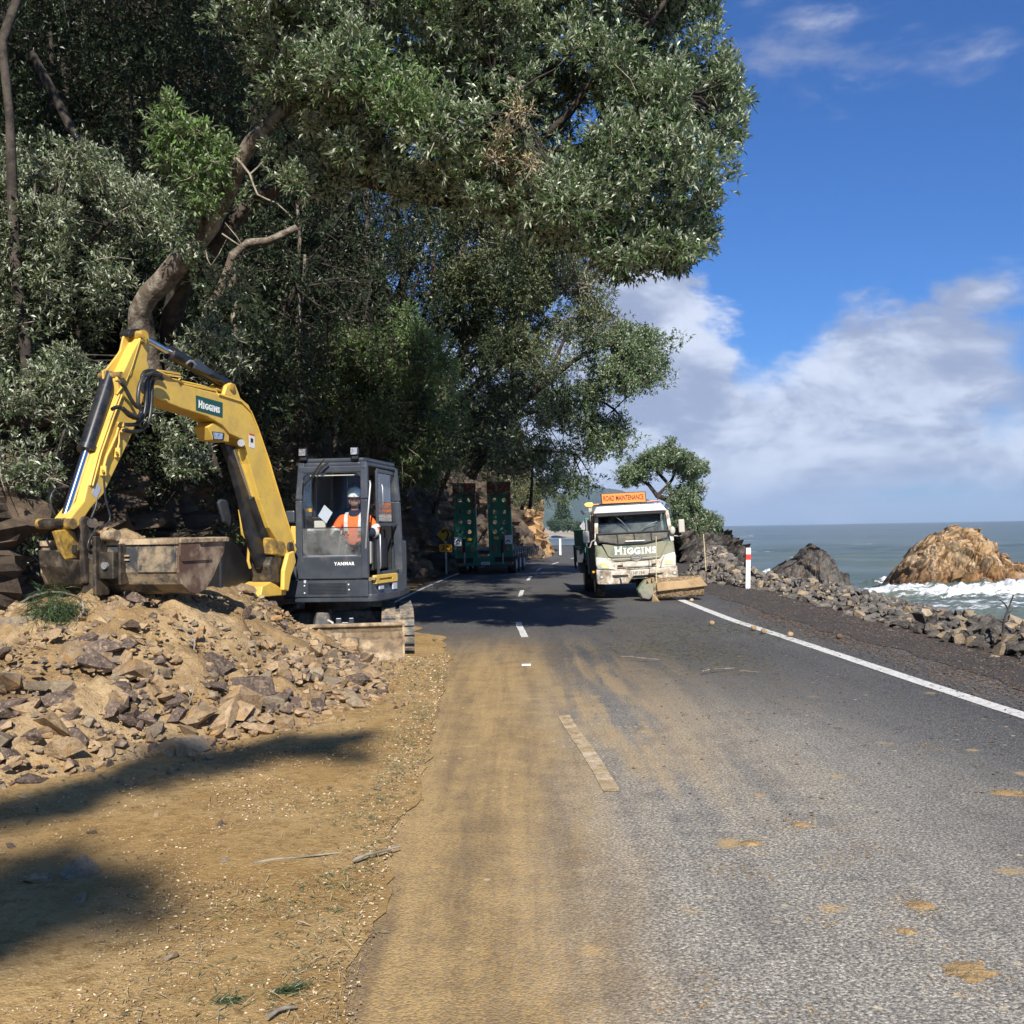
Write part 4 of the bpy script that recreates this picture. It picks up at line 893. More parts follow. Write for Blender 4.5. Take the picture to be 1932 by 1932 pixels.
# thin pale stems standing in the shade
for k, (x0, y0_, x1, y1_, Y, r) in enumerate(((92, 250, 95, 60, 19.5, .06), (118, 300, 122, 120, 20, .10), (240, 300, 238, 100, 21, .10), (300, 430, 292, 250, 20.5, .09), (562, 520, 560, 380, 20, .045), (170, 330, 60, 100, 18.5, .12), (560, 620, 575, 480, 20.5, .05), (690, 600, 690, 330, 24, .1), (640, 560, 655, 300, 25, .07), (760, 500, 740, 330, 27, .08), (820, 520, 800, 380, 28, .08), (380, 620, 440, 480, 17.6, .11), (440, 480, 560, 430, 17.8, .09))):
    a, b_ = atY(x0, y0_, Y), atY(x1, y1_, Y-.3); mb = MB(); P = smooth_line([a-Vector((0, -.2, 1.5)), a, a.lerp(b_, .5)+Vector((.05, 0, 0)), b_], .4); mb.tube(P, [r*(1-.4*i/len(P)) for i in range(len(P))], 8, jit=.12)
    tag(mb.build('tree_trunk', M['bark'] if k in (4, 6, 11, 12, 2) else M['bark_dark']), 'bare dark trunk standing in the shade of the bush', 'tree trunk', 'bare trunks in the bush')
# a broad dark understorey clinging to the hillside
C, R = [], []
for k in range(2300):
    y = random.uniform(8, 60); f = interp(y, FOOT_Y); d = 1.2+13*random.random()**1.3; z = hillz(f-d, y)+random.uniform(-.2, 2.6)*(.4+.6*random.random()); C.append((f-d, y, z+.5)); R.append(random.uniform(.5, 1.0))
p, d_ = clump_pts(C, R, 22, .8, .3)
tag(leaf_mesh('undergrowth', p, d_, 5, .13, .05, M['leaf_dark']), 'mass of dark undergrowth covering the steep hillside', 'undergrowth', kind='stuff'); NL += len(p)*5
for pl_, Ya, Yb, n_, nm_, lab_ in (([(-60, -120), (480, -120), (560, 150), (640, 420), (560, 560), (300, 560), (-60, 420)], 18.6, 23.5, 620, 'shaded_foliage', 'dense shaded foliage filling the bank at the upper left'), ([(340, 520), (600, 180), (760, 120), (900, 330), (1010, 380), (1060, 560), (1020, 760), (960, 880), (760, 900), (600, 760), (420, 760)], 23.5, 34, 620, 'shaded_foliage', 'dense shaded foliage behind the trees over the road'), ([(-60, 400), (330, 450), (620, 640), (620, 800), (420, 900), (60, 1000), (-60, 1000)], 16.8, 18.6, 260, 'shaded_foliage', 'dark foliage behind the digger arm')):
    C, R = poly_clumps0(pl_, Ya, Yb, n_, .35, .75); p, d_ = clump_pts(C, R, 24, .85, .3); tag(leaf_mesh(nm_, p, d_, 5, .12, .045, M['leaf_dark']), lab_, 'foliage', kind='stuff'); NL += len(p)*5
# creepers and ferns on the cliff face
C, R = [], []
for k in range(260):
    y = random.uniform(14, 58); f = interp(y, FOOT_Y); z = random.uniform(2.0, 5.5)+.05*max(0, y-25); C.append((f-z*.26+.15, y, z)); R.append(random.uniform(.2, .5))
p, d_ = clump_pts(C, R, 26, .9, .3); tag(leaf_mesh('cliff_creepers', p, d_, 5, .07, .03, M['leaf_dark']), 'ragged creepers hanging over the top of the rock cliff', 'creepers', kind='stuff'); NL += len(p)*5
# 4.-7. trees further along the road
tree('bushy green tree with sunlit yellowish tips behind the digger cab', (-4.9, 22, 3.4), [(pxY([(700, 950, 22), (710, 800, 22), (740, 680, 21.8), (780, 600, 21.5)]), .09, .03)],
     [([(600, 640), (660, 590), (740, 560), (800, 620), (850, 700), (870, 790), (850, 870), (800, 910), (740, 920), (660, 880), (600, 800)], 19.8, 22.6, 200, .25, .45)], 'leaf_mid', 44, 5, .085, .038, fill=.5)
tt, CC, RR = tree('lime leaf mass coloured as the sunlit right edge of the tree behind the digger cab', (-3.9, 22, 3.6), [(pxY([(790, 900, 22), (800, 760, 21.6), (780, 620, 21)]), .06, .02)],
     [([(750, 590), (780, 575), (800, 620), (835, 650), (860, 690), (865, 770), (830, 760), (800, 690), (760, 650)], 19.3, 20.2, 34, .2, .34)], 'leaf_lime', 40, 6, .07, .028, fill=.35)  # lime leaf colour stands in for sun on the neighbouring tree's right edge
tree('pale grey green tree with leaning stems right of the shaded bush', (-3.4, 29, 3.8), [(pxY([(830, 760, 29), (870, 680, 28.6), (900, 580, 28.2), (920, 500, 27.8), (950, 440, 27.5)]), .16, .05), (pxY([(840, 740, 29), (830, 640, 28.5), (850, 540, 28), (900, 470, 27.6)]), .10, .03), (pxY([(900, 690, 29), (960, 610, 28), (1040, 560, 27.6), (1110, 540, 27.4)]), .09, .03), (pxY([(870, 680, 28.6), (930, 640, 28.2), (960, 600, 27.8), (975, 630, 27.6)]), .05, .02), (pxY([(800, 560, 27), (850, 520, 26.6), (890, 430, 26.3)]), .07, .03)],
     [([(800, 380), (900, 370), (1000, 370), (1110, 400), (1165, 480), (1160, 560), (1190, 600), (1120, 640), (1050, 630), (1000, 720), (930, 700), (880, 640), (810, 590), (780, 480)], 25.5, 30., 460, .30, .52)], 'leaf_dull', 34, 6, .10, .045, fill=.5, bark='bark', tw_=1)
tree('dark green spreading tree reaching over the far lane against the clouds', (-2.2, 38, 4.5), [(pxY([(890, 900, 38), (960, 790, 37), (1030, 720, 36), (1100, 670, 35), (1160, 650, 34.5), (1210, 680, 34.3)]), .20, .04), (pxY([(960, 790, 37), (1060, 760, 36), (1140, 760, 35.4), (1180, 800, 35)]), .10, .03), (pxY([(1030, 720, 36), (1080, 620, 35.5), (1150, 590, 35)]), .08, .03), (pxY([(900, 880, 38), (1000, 850, 37), (1090, 860, 36.4)]), .10, .03)],
     [([(1080, 600), (1150, 590), (1215, 605), (1258, 640), (1255, 720), (1235, 755), (1180, 765), (1130, 735), (1090, 680)], 33.2, 36.5, 190, .28, .5), ([(880, 760), (960, 700), (1040, 650), (1110, 720), (1160, 750), (1185, 790), (1200, 845), (1160, 868), (1125, 860), (1115, 915), (1060, 935), (1010, 900), (960, 920), (900, 880)], 34.5, 39, 300, .34, .6)], 'leaf', 40, 5, .11, .05, fill=.55)
tree('yellow green feathery tree between the rock bluff and the trailer ramps', (-1.2, 46, 4.2), [(pxY([(1000, 960, 46), (1005, 880, 45.5), (1000, 830, 45)]), .08, .03)],
     [([(975, 820), (1010, 815), (1045, 850), (1060, 900), (1040, 940), (1000, 900), (975, 870)], 42.5, 44.5, 44, .25, .45)], 'leaf_yellow', 40, 6, .11, .03, name='pine_tree')
tree('olive scrub tree on top of the bluff at the bend', (0.2, 55, 5.5), [(pxY([(985, 960, 55), (1000, 930, 54), (1030, 920, 53.5)]), .1, .04)],
     [([(930, 900), (980, 890), (1030, 900), (1050, 940), (1020, 965), (960, 950)], 50, 55, 50, .4, .7)], 'leaf_dull', 34, 5, .14, .06, fill=.5)
tree('dense dark tree on the bank above the green loading ramps', (-3.8, 46, 1.5), [(pxY([(812, 1000, 46), (835, 920, 44.5), (870, 840, 41)]), .14, .06)],
     [([(770, 800), (900, 760), (1000, 800), (1010, 880), (960, 905), (880, 905), (800, 900), (760, 870)], 36.5, 40, 120, .4, .75)], 'leaf_dark', 40, 5, .11, .05, fill=.5, bark='bark')
# tree crowns above the frame that keep the bank and cliff in shade
for k, (x, y, z, r_) in enumerate(((-8.5, 11, 13.5, 3.0), (-5.2, 14, 15, 3.0), (-11.5, 14, 15.5, 3.4), (-8, 17.5, 16.5, 3.4), (-3.6, 20, 16., 3.0), (-12, 21, 18, 3.4), (-6.5, 24, 18, 3.2), (-2.6, 25, 15.5, 2.6), (-1.6, 29, 14.5, 2.2), (-4.5, 31, 17, 3.), (-12, 9, 12, 3.0))):
    zb = hillz(x-1.5, y)-.3; x -= .01; t = thing('bush_tree', (x-1.5, y+.5, zb), 'tall bank tree whose crown rises above the top of the view', 'tree', 'tall trees rising out of view on the bank')
    limb([(x-1.5, y+.5, zb), (x-1.7, y+.3, (zb+z)/2), (x, y, z)], .09, .04, 'trunk', M['bark_dark'], t, 7, .15, .8)
    CC, RR = [], []
    for q in range(34):
        u = Vector((random.gauss(0, 1), random.gauss(0, 1), random.gauss(0, 1))).normalized()*random.random()**.4; CC.append((x+u.x*r_, y+u.y*r_*.8, z+u.z*r_*.6)); RR.append(random.uniform(.6, 1.0))
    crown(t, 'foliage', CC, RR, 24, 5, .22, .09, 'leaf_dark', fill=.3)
# overhanging tree behind the camera on the left: casts the long soft shadows on the dirt
t = thing('bush_tree', (-7.8, -9, 1), 'tree behind the viewer on the left whose boughs shade the foreground dirt', 'tree'); limb([(-7.8, -9, 0), (-6.5, -9, 6), (-5, -11, 13), (-1.8, -14, 17)], .25, .06, 'trunk', M['bark_dark'], t, 8, .2, .8)
CC, RR = [], []
def shade_at(px, py, z, r_, n):
    g_ = gnd(px, py); k_ = z/math.tan(SUN_EL); c = Vector((g_.x-SUN_DIR.x*k_, g_.y-SUN_DIR.y*k_, z))
    for q in range(n): CC.append((c.x+random.gauss(0, r_*.5), c.y+random.gauss(0, r_*.35), z+random.gauss(0, .12))); RR.append(random.uniform(.16, .28))
for px, py in ((20, 1545), (120, 1510), (230, 1478), (340, 1452), (440, 1435), (540, 1422), (620, 1412)): shade_at(px, py, 17, .30, 6)
for px, py in ((20, 1700), (110, 1720), (180, 1740), (30, 1760), (90, 1660), (-60, 1720)): shade_at(px, py, 19, .34, 5)
crown(t, 'foliage', CC, RR, 30, 6, .10, .045, 'leaf_dark', fill=.2)
# lone coastal tree on the headland
lt, CC, RR = tree('lone wind shaped tree on the dark headland rocks behind the truck', (8.4, 51.5, .6), [(pxY([(1290, 1010, 51.5), (1278, 985, 51.5), (1283, 960, 51.3), (1265, 945, 51.2), (1240, 935, 51), (1225, 915, 51), (1200, 900, 51)]), .28, .05), (pxY([(1265, 945, 51.2), (1262, 915, 51), (1240, 890, 51), (1230, 870, 51)]), .12, .04), (pxY([(1240, 935, 51), (1268, 905, 51), (1280, 880, 51), (1300, 865, 51)]), .10, .03), (pxY([(1283, 960, 51.3), (1300, 940, 51), (1305, 910, 51), (1290, 890, 51)]), .08, .03), (pxY([(1290, 990, 51.5), (1320, 960, 51), (1340, 970, 51)]), .10, .03)],
     [([(1160, 905), (1178, 882), (1205, 876), (1212, 850), (1240, 842), (1275, 850), (1300, 862), (1325, 870), (1340, 895), (1335, 912), (1305, 900), (1290, 885), (1262, 880), (1240, 885), (1222, 905), (1180, 915)], 49.5, 53, 330, .24, .38), ([(1262, 925), (1290, 915), (1315, 930), (1312, 955), (1330, 965), (1355, 985), (1358, 1020), (1290, 1025), (1270, 985), (1268, 950)], 48.8, 52.5, 330, .24, .38), ([(1240, 870), (1300, 870), (1325, 900), (1320, 950), (1280, 950), (1290, 905), (1250, 895)], 50, 52, 70, .22, .34)], 'leaf', 30, 5, .12, .055, name='coastal_tree', fill=.5, tw_=0)
limb(pxY([(1312, 930, 51), (1330, 915, 51), (1342, 908, 51)]), .03, .01, 'dead_branch', M['twig'], lt, 5, .02, .3); limb(pxY([(1330, 915, 51), (1338, 920, 51)]), .02, .01, 'dead_branch', M['twig'], lt, 5, .02, .3)
# small dead saplings by the wall
for pts in ([(1888, 1172, 14.2), (1893, 1150, 14.2), (1897, 1128, 14.2)], [(1888, 1165, 14.2), (1880, 1150, 14.2), (1872, 1142, 14.2)]): pass
for lab, sets in (('left of two bare dead saplings sticking up behind the stone wall', ([(1893, 1178, 14), (1902, 1150, 14), (1912, 1122, 14)], [(1902, 1150, 14), (1893, 1137, 14), (1884, 1132, 14)], [(1897, 1160, 14), (1912, 1150, 14)])), ('right of two bare dead saplings sticking up behind the stone wall', ([(1966, 1175, 14), (1956, 1140, 14), (1958, 1118, 14)], [(1956, 1140, 14), (1944, 1130, 14)], [(1958, 1150, 14), (1968, 1132, 14)]))):
    b_ = atY(*sets[0][0]); b_.z -= .3; t = thing('dead_sapling', b_, lab.replace('left of two', 'taller left').replace('right of two', 'forked right'), 'dead sapling')
    limb([b_]+pxY(sets[0]), .022, .010, 'stem', M['bark_dark'], t, 6, .02, .1)
    for s_ in sets[1:]: limb(pxY(s_), .014, .006, 'branch', M['bark_dark'], t, 5, .02, .1)
# far shore: norfolk pine and round bushes
def npine():
    b_ = atY(1062, 1001, 440); top = atY(1058, 938, 440); Hh = top.z-b_.z
    t = thing('norfolk_pine', b_, 'tall tiered pine standing among bushes on the far shore', 'tree'); MB().tube([b_, top], [.5, .1], 8).build('trunk', M['bark_dark'], t)
    P, Dd = [], []
    for lv in range(17):
        z = b_.z+1+(Hh-1)*lv/16; rad = 5.6*(1-lv/16.5)**.8
        for a in range(9):
            an = a*2*math.pi/9+lv*.5; 
            for s_ in range(11): r = rad*(s_+1)/11; P.append((b_.x+r*math.cos(an)+random.gauss(0, .12), b_.y+r*math.sin(an), z-r*.10+random.gauss(0, .1))); Dd.append((math.cos(an), math.sin(an), .35))
    leaf_mesh('foliage', np.array(P), np.array(Dd), 4, 1.0, .5, M['leaf_far'], t)
npine()
for k, (px, w_, h_) in enumerate(((1047, 14, 22), (1068, 13, 20), (1086, 15, 20), (1104, 12, 14), (1120, 12, 10))):
    b_ = atY(px, 1002, 430); kx = 430/1932; t = thing('shore_bush', b_, ('leftmost round bush on the far shore below the tiered pine', 'round bush at the foot of the tiered pine on the far shore', 'broad round bush just right of the tiered pine', 'low bush near the right end of the far shore clump', 'smallest low bush at the right end of the far shore')[k], 'bush')
    MB().tube([b_, b_+Vector((0, 0, h_*kx*.5))], .3, 6).build('trunk', M['bark_dark'], t)
    CC, RR = [], []
    for q in range(40): u = Vector((random.gauss(0, 1), random.gauss(0, 1), random.gauss(0, 1))).normalized()*random.random()**.35; CC.append((b_.x+u.x*w_*kx, b_.y+u.y*w_*kx, b_.z+h_*kx*.5+u.z*h_*kx*.45)); RR.append(random.uniform(.8, 1.4))
    crown(t, 'foliage', CC, RR, 16, 5, .7, .4, 'leaf_far', fill=.5)
print('leaves', NL)
# ---------------------------------------------------------------- excavator
def rotz(loc, deg):
    return Matrix.Translation(loc) @ Matrix.Rotation(math.radians(deg), 4, 'Z')
XO = Vector((-2.72, 15.25, 0)); H = rotz(XO, -6.5); U = rotz(Vector((-2.62, 15.25, 0)), 7.0)     # house / undercarriage frames: x right, y back, z up
dg = thing('excavator', XO, 'yellow and charcoal tracked digger with folded boom, working on the rubble heap', 'excavator')
# --- undercarriage
for sx, nm in ((.88, 'right'), (-.88, 'left')):
    y0, y1, r = -1.12, 1.15, .30
    path = []
    for k in range(9): a = math.pi/2+math.pi*k/8; path.append((y0+.30+r*math.cos(a), r+.02+r*math.sin(a)))
    for k in range(9): a = -math.pi/2+math.pi*k/8; path.append((y1-.30+r*math.cos(a), r+.02+r*math.sin(a)))
    m = MB(U); n = len(path); wd = .225
    V = []
    for (y, z) in path:
        for (dx, s_) in ((-wd, 1), (wd, 1)): V.append((sx+dx, y, z))
    inn = [(y0+.30+(y-(y0+.30))*.86 if y < 0 else y1-.30+(y-(y1-.30))*.86, r+.02+(z-r-.02)*.86) for y, z in path]
    for (y, z) in inn:
        for dx in (-wd, wd): V.append((sx+dx, y, z))
    F = []
    for i in range(n):
        j = (i+1) % n; F += [(2*i, 2*i+1, 2*j+1, 2*j), (2*n+2*j, 2*n+2*j+1, 2*n+2*i+1, 2*n+2*i), (2*i, 2*j, 2*n+2*j, 2*n+2*i), (2*j+1, 2*i+1, 2*n+2*i+1, 2*n+2*j+1)]
    m.add(V, F); tr = m.build('rubber_track', M['track'], dg, merge=True)
    # lugs around the belt, evenly spaced
    P = [Vector((0, y, z)) for y, z in path]; P.append(P[0]); tot = sum((P[i+1]-P[i]).length for i in range(n)); cnt = 46; lugme = None
    for q in range(cnt):
        d = tot*q/cnt; i = 0
        while d > (P[i+1]-P[i]).length: d -= (P[i+1]-P[i]).length; i += 1
        t = (P[i+1]-P[i]).normalized(); p = P[i]+t*d; nr_ = Vector((0, -t.z, t.y)) if True else None
        c = Vector((0, 0, r+.02)); 
        if nr_.dot(p-Vector((0, max(y0+.3, min(y1-.3, p.y)), r+.02))) < 0: nr_ = -nr_
        lm = MB(U)
        for x0, x1 in ((-.222, -.03), (.03, .222)):
            lm.box(Vector((sx+(x0+x1)/2, p.y, p.z))+nr_*.016, (x1-x0, .05, .036), Matrix.Rotation(math.atan2(t.z, t.y), 3, 'X'))
        lm.build('track_lug', M['track'], tr)
    m = MB(U); m.bb(sx-.12, sx+.12, y0+.35, y1-.35, .14, .48); m.build('track_frame', M['charcoal_dusty'], dg, .02)
    for yy_, rr in ((y0+.30, .235), (y1-.30, .225)): MB(U).cyl((sx-.13, yy_, r+.02), (sx+.13, yy_, r+.02), rr, 20).build('idler_wheel', M['charcoal_dusty'], dg, .01)
    for k in range(4): MB(U).cyl((sx-.1, -.55+k*.37, .13), (sx+.1, -.55+k*.37, .13), .08, 12).build('track_roller', M['darksteel'], dg)
m = MB(U); m.bb(-.75, .75, -.45, .5, .30, .60); m.prism([U.inverted() @ (U @ Vector(p)) for p in ((-.76, -.62, .22), (.76, -.62, .22), (.76, -.45, .22), (-.76, -.45, .22))], [Vector(p) for p in ((-.5, -.5, .62), (.5, -.5, .62), (.5, -.3, .62), (-.5, -.3, .62))])
m.build('chassis', M['charcoal_dusty'], dg, .02)
MB(U).cyl((0, 0, .58), (0, 0, .80), .48, 32).build('slew_ring', M['darksteel'], dg)
m = MB(U); m.prism([Vector(p) for p in ((-.30, -1.02, .26), (-.02, -1.02, .26), (.02, -.9, .26), (-.34, -.9, .26))], [Vector(p) for p in ((-.24, -.98, .64), (-.08, -.98, .64), (-.05, -.7, .68), (-.28, -.7, .68))]); m.build('blade_cylinder_guard', M['charcoal_dusty'], dg, .02)
for sx in (-.42, .30):
    m = MB(U); m.bar((sx, -.35, .36), (sx, -1.5, .24), .11, .20); m.build('blade_arm', M['charcoal_dusty'], dg, .015)
m = MB(U); m.bb(.02, .10, -1.0, -.95, .30, .56); m.bb(.20, .27, -1.0, -.95, .28, .56); m.bb(.10, .20, -.98, -.90, .26, .50); m.build('blade_bracket', M['charcoal'], dg, .01)
MB(U).tube([(-.12, -.95, .55), (-.02, -1.03, .50), (-.03, -1.04, .38), (-.06, -1.02, .28)], .018, 8).build('hose', M['beige'], dg)
# dozer blade: curved plate with end plates
sec = [(-1.60, .02), (-1.56, .10), (-1.50, .20), (-1.485, .30), (-1.50, .40), (-1.55, .485)]; bl = []
m = MB(U)
o1 = [Vector((-1.2, y, z)) for y, z in sec]+[Vector((-1.2, y+.05, z)) for y, z in sec[::-1]]; o2 = [Vector((.93, v.y, v.z)) for v in o1]
m.prism(o1, o2); m.build('blade_mouldboard', M['mudsteel'], dg)
m = MB(U); m.bb(-1.2, .93, -1.585, -1.50, .485, .53); m.build('blade_top_lip', M['mudsteel'], dg, .012)
for sx in (-1.215, .945):
    m = MB(U); a = [(-1.62, .02), (-1.60, .16), (-1.585, .50), (-1.45, .50), (-1.40, .02)]
    m.prism([Vector((sx-.014, y, z)) for y, z in a], [Vector((sx+.014, y, z)) for y, z in a]); m.build('blade_end_plate', M['mudsteel'], dg)
# --- house
m = MB(H)
def rr(pts, z0, z1, r=.16):        # horizontal rounded outline prism
    out = []
    n = len(pts)
    for i, p in enumerate(pts):
        p = Vector((*p, 0)); a = Vector((*pts[i-1], 0)); b_ = Vector((*pts[(i+1) % n], 0))
        d1 = (a-p).normalized(); d2 = (b_-p).normalized(); rr_ = min(r, (a-p).length*.45, (b_-p).length*.45); s_, e = p+d1*rr_, p+d2*rr_
        for k in range(6):
            t = k/5; q = s_*(1-t)**2+p*2*t*(1-t)+e*t*t; out.append(q)
    return [Vector((q.x, q.y, z0)) for q in out], [Vector((q.x, q.y, z1)) for q in out]
m.prism(*rr([(-1.10, -.55), (-.2, -1.18), (.98, -1.18), (1.12, -.2), (1.02, .9), (.5, 1.18), (-.5, 1.18), (-1.12, .8)], .80, .90)); m.build('deck', M['charcoal'], dg, .01)
m = MB(H); m.prism(*rr([(-1.08, -.35), (-.18, -.35), (-.18, .30), (.98, .40), (1.0, .9), (.5, 1.16), (-.5, 1.16), (-1.10, .8)], .90, 1.62, .2)); m.build('engine_cover', M['charcoal'], dg, .04, 3)
m = MB(H); m.prism(*rr([(-1.08, -.62), (-.62, -.66), (-.62, -.3), (-1.08, -.3)], .84, 1.36, .12)); m.build('side_tank_cover', M['black'], dg, .03, 3)
# front skirt, grille cut into bars
m = MB(H); y = -1.20
for (x0, x1, z0, z1) in ((-.30, .04, .875, 1.10), (.58, .885, .875, 1.10), (.04, .58, 1.055, 1.10), (.04, .58, .875, .905)): m.bb(x0, x1, y, y+.05, z0, z1)
m.prism([Vector(p) for p in ((-.62, -1.0, .84), (-.30, -1.2, .84), (-.30, -1.2, 1.10), (-.62, -1.0, 1.16))], [Vector(p) for p in ((-.60, -.7, .84), (-.30, -1.1, .84), (-.30, -1.1, 1.10), (-.60, -.7, 1.16))])
m.build('front_skirt', M['charcoal'], dg)
m = MB(H)
for k in range(8): z = .912+k*.0188; m.bb(.04, .58, y+.004, y+.03, z-.0035, z+.0035)
for k in range(19):
    x = .05+k*.0287
    for r_ in range(7): m.bb(x-.004+(.014 if r_ % 2 else 0), x+.004+(.014 if r_ % 2 else 0), y+.006, y+.026, .912+r_*.0188, .912+(r_+1)*.0188)
m.build('grille', M['charcoal'], dg)
m = MB(H); m.bb(.04, .58, y+.07, y+.09, .89, 1.06); m.build('grille_backing', M['black'], dg)
for x, z in ((-.005, .93), (-.005, 1.03), (.62, .97), (.615, 1.04)): MB(H).cyl((x, y-.012, z), (x, y+.002, z), .010, 8).build('bolt', M['white'], dg)
MB(H).bb(.005-.02, .005+.012, y-.006, y, 1.065, 1.105).build('decal', M['paper'], dg)
# side skirt with the yellow step handle (machine's left, picture right)
m = MB(H); m.prism([Vector(p) for p in ((.70, -1.19, .875), (.93, -1.13, .875), (1.09, -.25, .875), (1.09, .35, .875), (.8, .35, .875))], [Vector(p) for p in ((.70, -1.19, 1.13), (.91, -1.14, 1.13), (1.055, -.25, 1.13), (1.055, .35, 1.13), (.8, .35, 1.13))]); m.build('side_skirt', M['charcoal'], dg, .02)
sd = Vector((.155, .88, 0)).normalized(); sn = Vector((sd.y, -sd.x, 0)); sp0 = Vector((.945, -1.08, 0))
def sidebox(a0, a1, z0, z1, t0, t1):
    P = [sp0+sd*a+sn*t for a, t in ((a0, t0), (a1, t0), (a1, t1), (a0, t1))]
    return [Vector((p.x, p.y, z0)) for p in P], [Vector((p.x, p.y, z1)) for p in P]
m = MB(H)
for a0, a1, z0, z1 in ((.0, .74, 1.055, 1.10), (.0, .74, 1.135, 1.175), (.0, .10, 1.10, 1.135), (.56, .74, 1.10, 1.135)): m.prism(*sidebox(a0, a1, z0-.02, z1-.02, -.03, .03))
m.build('yellow_step', M['yellow'], dg, .006)
MB(H).prism(*sidebox(.02, .72, 1.07, 1.13, -.05, .0)).build('step_recess', M['yellow_dirty'], dg)
for a0, a1, z0, z1 in ((.13, .27, .955, 1.0), (.60, .74, .93, 1.02)): MB(H).prism(*sidebox(a0, a1, z0, z1, .0, .022)).build('decal', M['paper'], dg)
# --- cab
CX0, CX1, CY0, CY1, CZ0, CZ1 = -.115, .885, -1.20, .30, 1.10, 2.78
def rail(name, pts, w_, h_, m_=None, parent=dg):
    m = MB(H)
    for a, b_ in zip(pts[:-1], pts[1:]): m.bar(a, b_, w_, h_, up=(0, 1, 0) if abs((Vector(b_)-Vector(a)).normalized().z) > .5 else (0, 0, 1))
    return m.build(name, m_ or M['charcoal'], parent, .015)
rail('cab_pillar', [(CX0+.04, CY0+.03, 1.12), (CX0+.035, CY0+.05, 2.2), (CX0+.06, CY0+.12, 2.72)], .09, .09)
rail('cab_pillar', [(CX1-.045, CY0+.03, 1.12), (CX1-.045, CY0+.05, 2.2), (CX1-.06, CY0+.12, 2.72)], .095, .10)
rail('cab_pillar', [(CX1+.10, CY1, 1.12), (CX1+.06, CY1, 2.2), (CX1+.02, CY1, 2.70)], .12, .10)
rail('cab_pillar', [(CX0+.04, CY1, 1.12), (CX0+.05, CY1, 2.70)], .09, .09)
rail('cab_pillar', [(CX0+.03, CY0+.75, 1.7), (CX0+.05, CY0+.75, 2.70)], .04, .05, M['black'])
m = MB(H); lo_ = [(CX0+.02, CY0+.08), (CX1-.02, CY0+.08), (CX1+.08, CY1+.05), (CX0+.02, CY1+.05)]
a, b_ = rr(lo_, 2.66, 2.72, .12); m.prism(a, b_); a, c = rr([(x*.97+.01, y_*.97) for x, y_ in lo_], 2.72, CZ1, .12); m.prism(a, c); m.build('cab_roof', M['charcoal'], dg, .02)
m = MB(H); m.bb(CX0+.02, CX1-.02, CY0+.055, CY0+.13, 2.57, 2.67); m.build('roof_header', M['charcoal'], dg, .02)
# lower front panel with rounded window corners
def panel_w_corners(x0, x1, z0, z1, y_, t, r, name, m_):      # rectangular hole frame is open at top: fills the corner fillets only
    m = MB(H)
    for sx, xc in ((1, x0), (-1, x1)):
        P = [Vector((xc, y_, z0))]+[Vector((xc+sx*(r-r*math.cos(a)), y_, z0+r-r*math.sin(a))) for a in [math.pi/2*k/6 for k in range(7)]]
        if sx < 0: P = P[::-1]
        m.prism(P, [p+Vector((0, t, 0)) for p in P])
    for sx, xc in ((1, x0), (-1, x1)):
        P = [Vector((xc, y_+.03, z1))]+[Vector((xc+sx*(r-r*math.cos(a)), y_+.03, z1-r+r*math.sin(a))) for a in [math.pi/2*k/6 for k in range(7)]]
        if sx > 0: P = P[::-1]
        m.prism(P, [p+Vector((0, t, 0)) for p in P])
    return m.build(name, m_, dg)
panel_w_corners(CX0+.085, CX1-.09, 1.43, 2.57, CY0+.01, .03, .10, 'window_corner', M['charcoal'])
m = MB(H); m.bb(CX0, CX1, CY0-.01, CY0+.05, 1.115, 1.43); m.build('front_panel', M['charcoal'], dg, .015)
text_mesh('maker_lettering', 'YANMAR', H @ Matrix.Translation((.56, CY0-.0145, 1.325)), .285, .046, M['letters_white'], dg, .018, space=1.12)
MB(H).bb(CX0+.085, CX1-.09, CY0+.022, CY0+.028, 1.43, 1.81).build('lower_window_pane', M['glass_dusty'], dg)
MB(H).bb(CX0+.085, CX1-.09, CY0+.01, CY0+.03, 1.425, 1.44).build('window_sill', M['steel'], dg)
m = MB(H); m.bb(CX0+.10, CX1-.10, CY0+.10, CY0+.12, 2.535, 2.55); m.build('blind_rail', M['beige'], dg)
m = MB(H); m.prism([Vector((CX0+.09, CY0+.04, 1.83)), Vector((CX1-.09, CY0+.04, 1.83)), Vector((CX1-.10, CY0+.11, 2.56)), Vector((CX0+.10, CY0+.11, 2.56))], [Vector((CX0+.09, CY0+.046, 1.83)), Vector((CX1-.09, CY0+.046, 1.83)), Vector((CX1-.10, CY0+.116, 2.56)), Vector((CX0+.10, CY0+.116, 2.56))]); m.build('front_window_pane', M['glass'], dg)
MB(H).bb(CX0+.09, CX1-.09, CY0+.035, CY0+.055, 1.81, 1.825).build('window_rail', M['black'], dg)
